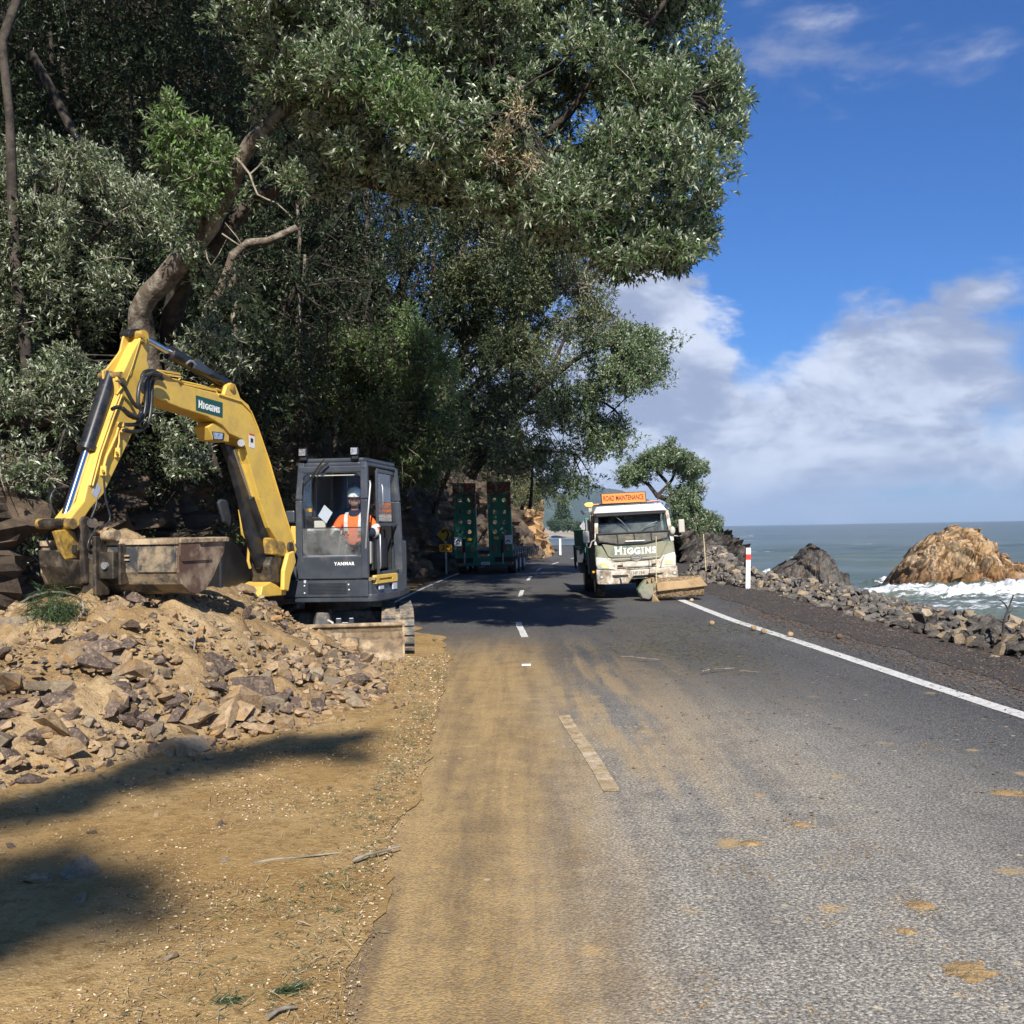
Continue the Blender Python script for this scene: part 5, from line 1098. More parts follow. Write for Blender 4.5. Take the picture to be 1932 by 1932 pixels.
# picture-left side: tinted panes between pillars, lower panel; back wall with window
for y0_, y1_ in ((CY0+.10, CY0+.73), (CY0+.77, CY1-.05)):
    MB(H).bb(CX0+.035, CX0+.041, y0_, y1_, 1.62, 2.64).build('side_window_pane', M['glass_side'], dg)
MB(H).bb(CX0+.02, CX0+.05, CY0+.05, CY1, 1.10, 1.62).build('side_panel', M['black'], dg)
m = MB(H); m.bb(CX0+.05, CX1-.02, CY1-.03, CY1+.0, 1.10, 1.75); m.bb(CX0+.05, .20, CY1-.03, CY1, 1.75, 2.6); m.bb(.72, CX1-.02, CY1-.03, CY1, 1.75, 2.6); m.build('rear_panel', M['black'], dg)
MB(H).bb(.20, .72, CY1-.02, CY1-.014, 1.75, 2.6).build('rear_window_pane', M['glass'], dg)
MB(H).bb(CX0+.05, CX1+.03, CY0+.05, CY1, 1.08, 1.11).build('cab_floor', M['mudsteel'], dg)
# door side: sliding door pushed back, showing its frame, handles
m = MB(H)
for a, b_ in (((CX1+.02, CY0+.52, 1.14), (CX1-.0, CY0+.55, 2.62)), ((CX1+.10, CY1+.12, 1.2), (CX1+.04, CY1+.12, 2.62))): m.bar(a, b_, .035, .06, up=(0, 1, 0))
m.bar((CX1+.02, CY0+.52, 1.16), (CX1+.10, CY1+.12, 1.16), .035, .06); m.bar((CX1, CY0+.55, 2.62), (CX1+.04, CY1+.12, 2.62), .035, .06); m.bar((CX1+.01, CY0+.53, 1.85), (CX1+.08, CY1+.12, 1.85), .03, .05)
dr = m.build('cab_door', M['charcoal'], dg, .01)
MB(H).prism([Vector(p) for p in ((CX1+.012, CY0+.56, 1.9), (CX1+.07, CY1+.1, 1.9), (CX1+.04, CY1+.1, 2.6), (CX1-.0, CY0+.58, 2.6))], [Vector(p) for p in ((CX1+.017, CY0+.56, 1.9), (CX1+.075, CY1+.1, 1.9), (CX1+.045, CY1+.1, 2.6), (CX1+.005, CY0+.58, 2.6))]).build('door_pane', M['glass'], dr)
MB(H).tube([(CX1+.06, CY0+.62, 2.42), (CX1+.075, CY0+.60, 2.38), (CX1+.08, CY0+.60, 2.14), (CX1+.06, CY0+.63, 2.10)], .012, 8).build('grab_handle', M['steel'], dr)
MB(H).tube([(CX1+.03, CY0+.06, 2.45), (CX1+.045, CY0+.03, 2.40), (CX1+.01, CY0-.01, 1.95), (CX1-.02, CY0-.015, 1.55), (CX1-.03, CY0+.02, 1.50)], .014, 8).build('grab_rail', M['steel'], dg)
MB(H).tube([(CX1+.06, CY0+.45, 1.72), (CX1+.075, CY0+.42, 1.70), (CX1+.075, CY0+.42, 1.28), (CX1+.06, CY0+.45, 1.24)], .012, 8).build('grab_handle', M['steel'], dg)
m = MB(H); m.bb(CX1-.06, CX1+.09, CY0+.05, CY1, 1.09, 1.13); m.build('door_sill', M['mudsteel'], dg, .01)
MB(H).bb(.10, .82, CY1-.25, CY1-.04, 1.9, 2.5).build('headrest_panel', M['black'], dg) if False else None
# inside: seat, consoles, levers, screen, papers
m = MB(H); m.bb(.16, .68, -.62, -.12, 1.42, 1.54); m.build('seat_base', M['seat'], dg, .05, 3)
m = MB(H); m.prism([Vector(p) for p in ((.18, -.16, 1.5), (.66, -.16, 1.5), (.66, -.02, 1.5), (.18, -.02, 1.5))], [Vector(p) for p in ((.22, -.06, 2.12), (.62, -.06, 2.12), (.62, .06, 2.12), (.22, .06, 2.12))]); m.build('seat_back', M['seat'], dg, .05, 3)
for x0, x1 in ((-.02, .13), (.71, .86)): MB(H).bb(x0, x1, -.75, .1, 1.2, 1.66).build('side_console', M['black'], dg, .03, 3)
MB(H).bb(.70, .84, -.86, -.76, 1.3, 1.62).build('console_cover', M['beige'], dg, .02)
for x in (.06, .74): MB(H).tube([(x, -.68, 1.62), (x+.01, -.72, 1.80)], [.014, .022], 8).build('control_lever', M['black'], dg)
MB(H).bb(.06, .22, -.95, -.90, 1.78, 1.92).build('display_screen', M['beige'], dg, .01)
m = MB(H); m.bb(.08, .20, -.93, -.87, 1.3, 1.78); m.bb(-.01, .12, -.86, -.74, 1.85, 1.98); m.build('instrument_pillar', M['black'], dg, .02)
m = MB(H); m.add([(.13, -.98, 1.99), (.22, -.97, 2.14), (.33, -.95, 2.03), (.24, -.96, 1.88)], [(0, 1, 2, 3)]); m.build('document', M['paper'], dg)
m = MB(H); m.tube([(.42, -1.02, 1.45), (.47, -1.0, 1.78)], .012, 8); m.tube([(.52, -1.02, 1.45), (.57, -1.0, 1.78)], .012, 8); m.build('travel_levers', M['beige'], dg)
MB(H).bb(.0, .10, -1.08, -1.0, 1.74, 1.81).build('console_part', M['white'], dg, .01)
# work lights on the roof, wipers, mirror
for x in (CX0+.10, CX1-.17):
    m = MB(H); m.box((x, CY0+.03, 2.86), (.115, .06, .11)); wl = m.build('work_light', M['black'], dg, .015)
    MB(H).bb(x-.045, x+.045, CY0-.006, CY0+.001, 2.815, 2.905).build('lens', M['reflector'], wl)
    m = MB(H); m.box((x, CY0+.05, 2.78), (.09, .05, .06)); m.build('lamp_bracket', M['black'], wl, .01)
m = MB(H); m.tube([(.30, CY0-.01, 2.76), (.10, CY0-.02, 2.50), (-.02, CY0+.01, 2.38)], .009, 6); m.tube([(.27, CY0-.01, 2.74), (.02, CY0-.015, 2.40)], .006, 6); m.bar((.36, CY0-.02, 2.72), (.14, CY0-.02, 2.52), .03, .02); m.bar((.0, CY0-.01, 2.44), (-.02, CY0, 2.28), .012, .02); m.build('windscreen_wiper', M['black'], dg)
m = MB(H); m.box((-.20, CY0+.02, 1.98), (.13, .05, .17)); m.build('mirror', M['charcoal'], dg, .02); MB(H).tube([(-.14, CY0+.05, 1.9), (-.08, CY0+.05, 1.85)], .012).build('mirror_arm', M['black'], dg)
# --- boom
Q = Vector((-.30, -.954, 0)).normalized(); NN = Vector((-Q.y, Q.x, 0))      # forward along the boom; NN: towards picture right
BF = Vector((-3.12, 13.75, 1.0)); HW = .135
def bp(p, off=HW):       # picture point -> world point on the boom's side plane
    return onplane(p[0], p[1], BF+NN*off, NN)
def slab(pts, o0, o1, name, m_, parent=dg, bev=.012, traced=None):
    P = [bp(p, o0 if traced is None else traced) for p in pts]
    base = o0 if traced is None else traced
    A = [p+NN*(o0-base) for p in P]; B = [p+NN*(o1-base) for p in P]
    m = MB(); m.prism(A, B); return m.build(name, m_, parent, bev, merge=True)
boom_poly = [Z1(1120, 470), Z1(1180, 490), Z1(1300, 570), Z1(1560, 632), Z1(1640, 640), Z1(1720, 668), Z1(1775, 715), Z1(1830, 850), Z1(1880, 1000), Z1(1925, 1120), Z2(440, 440), Z2(520, 700), Z2(600, 950), Z2(628, 1030), Z2(590, 1100), Z2(520, 1060), Z2(470, 960),
             Z2(400, 850), Z2(320, 620), Z2(240, 330), Z2(195, 205), Z1(1755, 1030), Z1(1730, 960), Z1(1640, 920), Z1(1590, 860), Z1(1480, 795), Z1(1300, 740), Z1(1130, 672), Z1(1060, 640), Z1(1040, 560)]
bm = slab(boom_poly, HW, -HW, 'boom', M['yellow'], dg)
# raised welded strip on the boom edge
m = MB(); pts = [bp(p, HW+.008) for p in (Z1(1560, 640), Z1(1720, 690), Z1(1790, 760), Z1(1840, 880), Z1(1925, 1130), Z2(440, 445), Z2(520, 710), Z2(595, 950))]; m.tube(pts, .012, 6); m.build('boom_pipe', M['yellow'], dg)
lug = [Z1(1600, 640), Z1(1620, 575), Z1(1650, 555), Z1(1680, 570), Z1(1700, 620), Z1(1720, 680)]
for o0 in (HW+.0, -HW+.05): slab(lug, o0, o0-.05, 'cylinder_lug', M['yellow'], dg, .008, traced=HW)
MB().cyl(bp(Z1(1660, 590), HW+.02), bp(Z1(1660, 590), HW)-NN*2*HW-NN*.02, .05, 16).build('pin', M['yellow_dirty'], dg)
c = Z1(1720, 985); MB().cyl(bp(c, HW+.03), bp(c, HW), .045, 12).build('pin', M['steel'], dg)
# decals on the boom side
def decal(name, corners, m_, off=.003): 
    P = [bp(p, HW+off) for p in corners]; m = MB(); m.prism(P, [p-NN*.002 for p in P]); return m.build(name, m_, dg)
dc = [Z1(1397, 645), Z1(1588, 698), Z1(1588, 806), Z1(1399, 752)]
dcl = decal('company_decal', dc, M['decal_green'])
A0, A1, A2, A3 = [bp(p, HW+.006) for p in dc]
ux = (A1-A0+A2-A3).normalized(); uz = (A0-A3+A1-A2).normalized(); uz = (uz-ux*uz.dot(ux)).normalized()
DW = ((A1-A0).length+(A2-A3).length)/2; DH = ((A0-A3).length+(A1-A2).length)/2
def company(name, M4, width, height, m_, parent):
    """slab lettering, tall first letter"""
    words = [('H', .0, .19, 1.0), ('I', .21, .07, .80), ('G', .30, .15, .80), ('G', .465, .15, .80), ('I', .635, .07, .80), ('N', .725, .155, .80), ('S', .895, .105, .80)]
    for ch, x0, w_, hh in words:
        xm = (x0+w_/2-.5)*width; zc = (-.5+hh/2)*height
        mm = M4 @ Matrix.Translation((xm, 0, zc))
        text_mesh('letter', ch, mm, w_*width*(.86 if ch in 'HN' else 1) if ch != 'I' else w_*width*.45, hh*height, m_, parent, .045)
        if ch in 'HIN':
            m = MB(mm); hw = w_*width/2; t = height*.10
            for z in (-hh*height/2+t/2, hh*height/2-t/2):
                if ch == 'I': m.box((0, .0015, z), (hw*2, .003, t))
                else:
                    for x in (-hw*.68, hw*.68): m.box((x, .0015, z), (hw*.62, .003, t))
            m.build('letter_serif', m_, parent)
company('higgins', frame((A0+A2)/2, ux, -NN, uz), DW*.80, DH*.52, M['letters_white'], dcl)
wd_ = decal('warning_decal', [Z1(1776, 915), Z1(1815, 925), Z1(1818, 1026), Z1(1778, 1014)], M['white'])
decal('warning_mark', [Z1(1776, 915), Z1(1815, 925), Z1(1815, 937), Z1(1777, 927)], M['red'], .005)
decal('warning_mark', [Z1(1788, 950), Z1(1806, 955), Z1(1806, 985), Z1(1789, 980)], M['letters_black'], .005)
slab([Z1(1500, 870), Z1(1540, 840), Z1(1600, 860), Z1(1650, 930), Z1(1650, 980), Z1(1540, 965)], HW-.03, -HW+.03, 'lamp_bracket', M['yellow'], dg, .01, traced=HW)
m = MB(); Pp_ = [bp(p, HW-.02)+Q*.05 for p in (Z1(1532, 905), Z1(1620, 915), Z1(1612, 968), Z1(1545, 968))]; m.prism(Pp_, [p-NN*.16-Q*.03 for p in Pp_]); wl = m.build('work_light', M['black'], dg, .01)
m = MB(); Pp_ = [bp(p, HW-.02)+Q*.065+NN*.006 for p in (Z1(1540, 912), Z1(1610, 922), Z1(1604, 962), Z1(1550, 962))]; m.prism(Pp_, [p-NN*.004 for p in Pp_]); m.build('lens', M['reflector'], wl)
# boom ram (black) on the front of the lower boom
p0, p1 = bp(Z1(1655, 1010), 0), bp(Z2(420, 1130), 0); mid = p0.lerp(p1, .42)
m = MB(); m.cyl(p0+(p1-p0)*.02, mid, .042, 14); m.build('boom_ram_rod', M['chrome'], dg)
m = MB(); m.cyl(mid, p1, .075, 18); m.build('boom_ram_barrel', M['blackcyl'], dg)
gp = [Z1(1600, 990), Z1(1690, 1010), Z2(180, 340), Z2(300, 640), Z2(400, 900), Z2(470, 1180), Z2(330, 1190), Z2(230, 900), Z2(180, 640), Z2(110, 380)]
slab(gp, .02, -.06, 'ram_guard', M['blackcyl'], dg, .02, traced=.02)
slab([Z2(105, 640), Z2(125, 615), Z2(175, 620), Z2(205, 760), Z2(200, 850), Z2(150, 800)], -.30, -.35, 'side_mirror', M['charcoal'], dg, .02, traced=-.1)
m = MB(); m.tube([bp(Z2(158, 705), -.1), bp(Z2(172, 800), -.1), bp(Z2(180, 900), -.1), bp(Z2(235, 960), -.1), bp(Z2(228, 1120), -.1), bp(Z2(245, 1180), -.1)], .02, 8); m.build('handrail', M['yellow'], dg)
# swing bracket (yellow casting at the boom foot)
slab([Z2(560, 1060), Z2(605, 1040), Z2(622, 1130), Z2(580, 1250), Z2(560, 1370), Z2(520, 1360), Z2(525, 1200)], HW+.06, HW-.0, 'swing_bracket', M['yellow'], dg, .015, traced=HW+.06)
slab([Z2(470, 1000), Z2(590, 1050), Z2(600, 1180), Z2(540, 1330), Z2(420, 1300), Z2(400, 1150)], HW-.02, -HW-.05, 'swing_casting', M['darksteel'], dg, .03)
slab([Z2(410, 930), Z2(520, 960), Z2(545, 1010), Z2(530, 1085), Z2(430, 1070)], HW+.01, HW-.12, 'boom_foot_boss', M['yellow_dirty'], dg, .02)
slab([Z2(345, 1330), Z2(420, 1290), Z2(540, 1370), Z2(540, 1400), Z2(420, 1410), Z2(330, 1418)], .10, -.25, 'swing_plate', M['yellow'], dg, .01)
slab([Z2(150, 950), Z2(230, 920), Z2(420, 1200), Z2(520, 1300), Z2(560, 1420), Z2(155, 1425)], -.25, -.55, 'hydraulic_housing', M['black'], dg, .03, traced=.0)
m = MB(); c = bp(Z2(565, 1010), HW); m.cyl(c+NN*.03, c-NN*.3, .07, 16); m.build('pin', M['darksteel'], dg)
m = MB(H); m.bb(-.20, -.13, CY0+.02, CY0+.06, 1.60, 1.85); m.build('yellow_bracket', M['yellow'], dg, .008)
# --- arm
AHW = .10
arm_poly = [Z1(1000, 235), Z1(1025, 185), Z1(1060, 200), Z1(1070, 260), Z1(1058, 330), Z1(1052, 400), Z1(1066, 450), Z1(1050, 560), Z1(1015, 700), Z1(960, 880), Z1(925, 965), Z1(830, 1160), Z1(740, 1350), Z1(650, 1450), Z1(560, 1585), Z1(530, 1600), Z1(495, 1570), Z1(505, 1520), Z1(600, 1400), Z1(625, 1290), Z1(700, 1060), Z1(800, 780), Z1(850, 640), Z1(835, 540), Z1(840, 490), Z1(880, 480), Z1(940, 350)]
slab(arm_poly, AHW, -AHW, 'arm', M['yellow'], dg, traced=AHW)
m = MB(); pts = [bp(p, AHW+.004) for p in (Z1(1000, 240), Z1(940, 440), Z1(890, 560), Z1(830, 640))]; m.tube(pts, .012, 6); pts = [bp(p, AHW+.004) for p in (Z1(850, 640), Z1(790, 800), Z1(700, 1060), Z1(640, 1290))]; m.tube(pts, .014, 6); m.tube([p+NN*.01+Q*(-.03) for p in pts], .010, 6); m.build('arm_pipe', M['yellow'], dg)
m = MB(); m.tube([bp(p, AHW+.03) for p in (Z1(850, 850), Z1(830, 930), Z1(790, 1020), Z1(760, 1080), Z1(740, 1160))], .013, 8); m.tube([bp(p, AHW+.03) for p in (Z1(870, 890), Z1(848, 910), Z1(850, 980), Z1(838, 1030))], .010, 8); m.build('arm_pipe', M['yellow'], dg)
for c in (Z1(865, 855), Z1(868, 895)): m = MB(); m.box(bp(c, AHW+.03), (.07, .05, .05)); m.build('pipe_fitting', M['yellow'], dg, .008)
for c in (Z1(833, 1055), Z1(735, 1185)): m = MB(); m.box(bp(c, AHW+.02), (.075, .04, .10)); bk = m.build('pipe_bracket', M['yellow'], dg, .008); MB().cyl(bp(c, AHW+.06), bp(c, AHW+.03), .015, 8).build('bolt', M['yellow_dirty'], bk)
decal('data_plate', [Z1(690, 1270), Z1(724, 1308), Z1(690, 1385), Z1(652, 1345)], M['paper'], -HW+AHW+.004)
lugp = [Z1(740, 530), Z1(735, 470), Z1(765, 455), Z1(860, 330), Z1(880, 235), Z1(900, 190), Z1(1000, 235), Z1(940, 350), Z1(900, 480), Z1(870, 530), Z1(840, 560)]
slab(lugp, -.02, -.045-.0, 'arm_lug', M['yellow'], dg, .008, traced=-.02)
slab([Z1(1000, 235), Z1(940, 350), Z1(880, 480), Z1(840, 490), Z1(835, 540), Z1(880, 560), Z1(940, 500)], AHW+.012, AHW-.02, 'arm_lug', M['yellow'], dg, .008, traced=AHW+.012)
for c, r in ((Z1(868, 500), .035), (Z1(1032, 215), .05), (Z1(1035, 258), .028)):
    MB().cyl(bp(c, AHW+.045), bp(c, AHW+.03)-NN*.27, r, 16).build('pin', M['yellow_dirty'], dg)
slab([Z1(920, 200), Z1(935, 175), Z1(1000, 170), Z1(1010, 200), Z1(985, 230), Z1(925, 225)], .05, -.08, 'arm_top_boss', M['black'], dg, .015, traced=.05)
# arm ram along the top
a, b_ = bp(Z1(1045, 248), 0), bp(Z1(1655, 592), 0); r1 = a.lerp(b_, .26)
MB().cyl(a, r1, .038, 14).build('arm_ram_rod', M['chrome'], dg)
m = MB(); m.cyl(r1, b_-(b_-a)*.05, .072, 20); m.cyl(r1-(b_-a).normalized()*.03, r1+(b_-a).normalized()*.05, .082, 20); m.build('arm_ram_barrel', M['blackcyl'], dg)
slab([Z1(1385, 395), Z1(1420, 390), Z1(1520, 470), Z1(1520, 500), Z1(1490, 500), Z1(1390, 455)], .09, -.02, 'valve_block', M['charcoal'], dg, .01, traced=.09)
MB().tube([bp(p, .08) for p in (Z1(1330, 420), Z1(1355, 400), Z1(1375, 405), Z1(1395, 430))], .014, 8).build('hose', M['steel'], dg)
# bucket ram
a, b_ = bp(Z1(790, 500), -.03), bp(Z1(468, 1500), -.03); r1 = a.lerp(b_, .55); 
m = MB(); m.cyl(a, r1, .083, 22); m.cyl(r1-(b_-a).normalized()*.04, r1+(b_-a).normalized()*.015, .095, 22); m.build('bucket_ram_barrel', M['blackcyl'], dg)
MB().cyl(r1, b_, .042, 16).build('bucket_ram_rod', M['chrome'], dg)
# hoses: a bundle looping from boom top to the arm
hs = [[(1150, 500), (1090, 470), (1030, 480), (1010, 540), (1020, 620), (1050, 640), (1040, 720), (1000, 740), (950, 700), (890, 590), (855, 550)],
      [(1150, 510), (1110, 480), (1060, 500), (1040, 560), (1040, 700), (1020, 800), (980, 850), (900, 855)],
      [(1160, 530), (1110, 520), (1085, 570), (1080, 700), (1060, 830), (1010, 890), (950, 905), (880, 895)],
      [(1150, 520), (1100, 500), (1060, 540), (1055, 680), (1030, 780), (980, 810), (920, 790), (870, 740), (830, 730), (800, 745)],
      [(1140, 500), (1080, 490), (1020, 520), (990, 600), (985, 700), (1010, 760), (980, 800), (900, 760), (875, 735)]]
for k, hl in enumerate(hs): MB().tube(smooth_line([bp(Z1(*p), HW+.05+.03*math.sin(k*1.7)+.02*k) for p in hl], .05), .021, 8).build('hose', M['hose'], dg)
m = MB(); m.tube([bp(Z1(*p), HW+.02) for p in ((1130, 480), (1180, 500), (1290, 510), (1270, 540))], .014, 6); m.tube([bp(Z1(*p), .02) for p in ((1120, 470), (1280, 490), (1280, 530))], .014, 6); m.tube([bp(Z1(*p), HW-.02) for p in ((1180, 530), (1300, 565), (1540, 610), (1550, 640))], .014, 6); m.tube([bp(Z1(*p), 0) for p in ((1180, 520), (1310, 550), (1540, 600), (1600, 620))], .014, 6); m.build('boom_pipe', M['yellow'], dg)
for hl in ([(740, 1220), (755, 1400), (785, 1500), (770, 1560), (700, 1590), (650, 1650), (625, 1720), (650, 1760), (720, 1740), (780, 1720)], [(520, 1320), (490, 1400), (500, 1470), (540, 1440), (545, 1350), (520, 1305), (400, 1310), (360, 1380), (370, 1460), (400, 1510)], [(400, 1600), (350, 1620), (335, 1680), (380, 1750), (430, 1745)], [(690, 1400), (680, 1450), (650, 1520)]):
    MB().tube(smooth_line([bp(Z1(*p), .16 if p[0] > 560 else -.12) for p in hl], .06), .011, 6).build('hose', M['hose'], dg)
# linkage and tilting hitch
slab([Z3(155, 120), Z3(200, 100), Z3(380, 100), Z3(400, 150), Z3(370, 195), Z3(180, 195)], .07, -.10, 'link_yoke', M['darksteel'], dg, .03, traced=.07)
slab([Z3(205, 215), Z3(330, 195), Z3(395, 230), Z3(460, 400), Z3(445, 480), Z3(300, 495), Z3(235, 290)], .06, .0, 'link_plate', M['yellow_dirty'], dg, .015, traced=.06)
MB().box(bp(Z3(368, 390), .062), (.085, .012, .075), H.to_3x3()).build('link_slot', M['black'], dg)
for c in ((118, 150, -.2), (178, 150, -.1), (292, 145, .02), (375, 150, .10)):
    MB().cyl(bp(Z3(c[0], c[1]), c[2]+.04), bp(Z3(c[0], c[1]), c[2]+.04)-NN*.09, .052, 16).build('pin', M['yellow_dirty'], dg)
slab([Z3(445, 110), Z3(480, 75), Z3(530, 85), Z3(585, 130), Z3(585, 240), Z3(590, 420), Z3(600, 600), Z3(585, 720), Z3(500, 720), Z3(470, 400), Z3(455, 200)], .12, .04, 'hitch_cheek', M['darksteel'], dg, .02, traced=.12)
slab([Z3(240, 390), Z3(300, 480), Z3(460, 490), Z3(620, 500), Z3(640, 700), Z3(600, 745), Z3(350, 740), Z3(260, 560)], .06, -.2, 'hitch_body', M['darksteel'], dg, .02, traced=.06)
MB().cyl(bp(Z3(555, 140), .16), bp(Z3(555, 140), .10), .05, 16).build('pin', M['darksteel'], dg)
MB().cyl(bp(Z3(562, 452), .16), bp(Z3(562, 452), .10), .045, 16).build('pin', M['darksteel'], dg)
# --- bucket: opening up and back, convex back towards the camera
BL = Vector((-4.735, 10.30, 0)); WB = 1.62; zt = 1.70
sec = [(0, 0), (.015, -.14), (.02, -.30), (-.04, -.42), (-.15, -.50), (-.28, -.53), (-.42, -.49), (-.56, -.36), (-.68, -.20), (-.74, -.14), (-.78, .02)]
def bk(q, z, w_): p = BL+NN*w_+Q*q; return Vector((p.x, p.y, zt+z))
m = MB(); outer = [(q, z) for q, z in sec[:-1]]; inner = [(q-.02 if i < 3 else q*.94-.01, z+.022 if i > 2 else z) for i, (q, z) in enumerate(outer)]
A = [bk(q, z, 0.02) for q, z in outer]+[bk(q, z, .02) for q, z in inner[::-1]]; B = [p+NN*(WB-.04) for p in A]; m.prism(A, B)
bu = m.build('bucket', M['bucket'], dg)
for w0 in (0, WB-.02):
    m = MB(); P_ = [bk(q, z, w0) for q, z in sec]; m.prism(P_, [p+NN*.022 for p in P_]); m.build('bucket_side_plate', M['bucket_rust'], dg, .004)
m = MB(); P_ = [bk(q, z, 0) for q, z in ((.03, .02), (.03, -.035), (-.03, -.035), (-.03, .02))]; m.prism(P_, [p+NN*WB for p in P_]); P_ = [bk(q, z, 0) for q, z in ((-.70, -.05), (-.80, .0), (-.82, .03), (-.72, .0))]; m.prism(P_, [p+NN*WB for p in P_])
P_ = [bk(q, z, WB) for q, z in ((.02, .02), (-.80, .02), (-.80, -.02), (.02, -.025))]; m.prism(P_, [p+NN*.03 for p in P_]); m.build('bucket_rim', M['mudsteel'], dg, .006)
m = MB(); P_ = [bk(q, z, WB+.002) for q, z in ((.01, -.01), (-.30, -.02), (-.34, -.10), (-.42, -.16), (-.78, -.16), (-.78, -.12), (-.70, -.20), (-.64, -.28), (-.20, -.21), (.01, -.18))]
P_ = [bk(q, z, WB+.004) for q, z in ((.012, -.02), (-.28, -.02), (-.38, -.13), (-.50, -.17), (-.50, -.20), (-.02, -.20), (.015, -.14))]; m.prism(P_, [p+NN*.016 for p in P_]); m.build('wear_plate', M['bucket_rust'], dg, .003)
m = MB(); P_ = [bk(.024, z, w_) for w_, z in ((WB*.72, -.06), (WB*.985, -.06), (WB*.985, -.30), (WB*.72, -.30))]; m.prism(P_, [p+Q*.012 for p in P_]); m.build('wear_plate', M['bucket'], dg, .003)
for z in (-.13, -.17): 
    m = MB(); P_ = [bk(.02, z, w_) for w_ in (WB*.56, WB*.66)]+[bk(.02, z-.016, w_) for w_ in (WB*.66, WB*.56)]; m.prism(P_, [p+Q*.02 for p in P_]); m.build('wear_bar', M['mudsteel'], dg)
# tilt hitch box and ears on the bucket back
def bbx(w0, w1, z0, z1, q0, q1, name, m_, bev=.01):
    m = MB(); P_ = [bk(q0, z, w_) for w_, z in ((w0, z0), (w1, z0), (w1, z1), (w0, z1))]; m.prism(P_, [p+Q*(q1-q0) for p in P_]); return m.build(name, m_, dg, bev)
bbx(.80, .97, -.36, -.10, .02, .14, 'tilt_ram_box', M['darksteel'], .012); c = bk(.14, -.23, .885); MB().cyl(c, c+Q*.03, .035, 12).build('bolt', M['steel'], dg)
bbx(.76, .80, -.52, .06, -.02, .18, 'bucket_ear', M['darksteel']); bbx(.99, 1.02, -.42, -.02, -.02, .10, 'bucket_ear', M['darksteel']); bbx(.30, .34, -.50, .10, -.02, .12, 'bucket_ear', M['darksteel'])
c = bk(.06, .06, .80); MB().cyl(c, c+NN*.16, .055, 14).build('pin', M['mudsteel'], dg); bbx(.36, .76, -.50, -.06, -.02, .06, 'hitch_frame', M['darksteel'])
# soil heaped in the bucket
V = []; nx_, ny_ = 34, 16
for j in range(ny_):
    for i in range(nx_):
        w_ = .04+(WB-.08)*i/(nx_-1); q = -.02-.70*j/(ny_-1); e = min(1, 4*min(i/(nx_-1), 1-i/(nx_-1)), 4*min(j/(ny_-1), 1-j/(ny_-1)))
        z = -.10+e*(.20*math.exp(-((w_-.60)/.30)**2)+.02)+.05*noise.fractal(Vector((w_*4, q*4, 0)), 1, 2, 4)*e
        V.append(bk(q, z, w_))
F = [(j*nx_+i, j*nx_+i+1, (j+1)*nx_+i+1, (j+1)*nx_+i) for j in range(ny_-1) for i in range(nx_-1)]
sl_ = rawmesh('soil_load', [tuple(v) for v in V], F, M['soil'], None, smooth=True); tag(sl_, 'mound of brown soil carried in the digger bucket', 'soil', kind='stuff')
P = []; SZ = []
for k in range(90): w_ = random.uniform(.1, 1.5); q = random.uniform(-.6, -.05); P.append(tuple(bk(q, -.08+.17*math.exp(-((w_-.60)/.30)**2), w_))); SZ.append(random.uniform(.012, .04))
for q, w_, s_ in ((-.05, .66, .08), (-.08, .50, .06), (-.06, .8, .05)): P.append(tuple(bk(q, .10, w_))); SZ.append(s_)
tag(stones_mesh('stones_in_bucket', P, SZ, [M['rock_tan']]), 'small tan stones lying on the soil in the digger bucket', 'stones')
# ---------------------------------------------------------------- sweeper truck
TX = Vector((3.04, 25.0, 0)); T = Matrix.Translation(TX) @ Matrix.Rotation(math.radians(2.3), 4, 'Y').inverted() @ Matrix.Rotation(math.radians(4), 4, 'Z')
T = Matrix.Translation(TX) @ Matrix.Rotation(math.radians(-2.3), 4, 'Y') @ Matrix.Rotation(math.radians(.5), 4, 'Z')
tk = thing('truck', TX, 'dusty green and white road sweeper truck with a lit orange sign on its roof', 'truck')
def tc(zx, zy, y=0.):      # crop coordinates -> local truck point on its front plane
    return Vector(((zx-888)*.00214, y, (1625-zy-(zx-888)*.060)*.00214))
def tpl(name, pts, m_, y0=0., y1=.05, bev=.01, parent=None, seg=2):
    m = MB(T); A = [tc(x, y_, y0) for x, y_ in pts]; m.prism(A, [p+Vector((0, y1-y0, 0)) for p in A]); return m.build(name, m_, parent or tk, bev, seg, merge=True)
# cab shell: loft of cross sections from bumper to roof (wide, raked windscreen)
def sect(z, x0, x1, yf, yb, r=.10):
    P = []
    for (cx_, cy_, a0) in ((x1-r, yf+r, -90), (x1-.02, yb-.02, 0), (x0+.02, yb-.02, 90), (x0+r, yf+r, 180)):
        rr_ = r if cy_ < .5 else .02
        for k in range(5): a = math.radians(a0+k*22.5); P.append(Vector((cx_+rr_*math.cos(a), cy_+rr_*math.sin(a), z)))
    return P
def loft(mb, secs, cap=True):
    n = len(secs[0]); V = [p for s_ in secs for p in s_]
    F = [(k*n+i, k*n+(i+1) % n, (k+1)*n+(i+1) % n, (k+1)*n+i) for k in range(len(secs)-1) for i in range(n)]
    mb.add(V, F, True)
    if cap: mb.add(secs[-1], [tuple(range(n))]); mb.add(secs[0], [tuple(range(n))[::-1]])
m = MB(T); loft(m, [sect(.50, -.985, .985, .02, 1.62), sect(.80, -.99, .99, .02, 1.62), sect(1.10, -.985, .985, .03, 1.62), sect(1.36, -.97, .97, .07, 1.62)]); m.build('cab_lower', M['cabgreen'], tk)
m = MB(T)     # pillars, roof and back wall around the glass
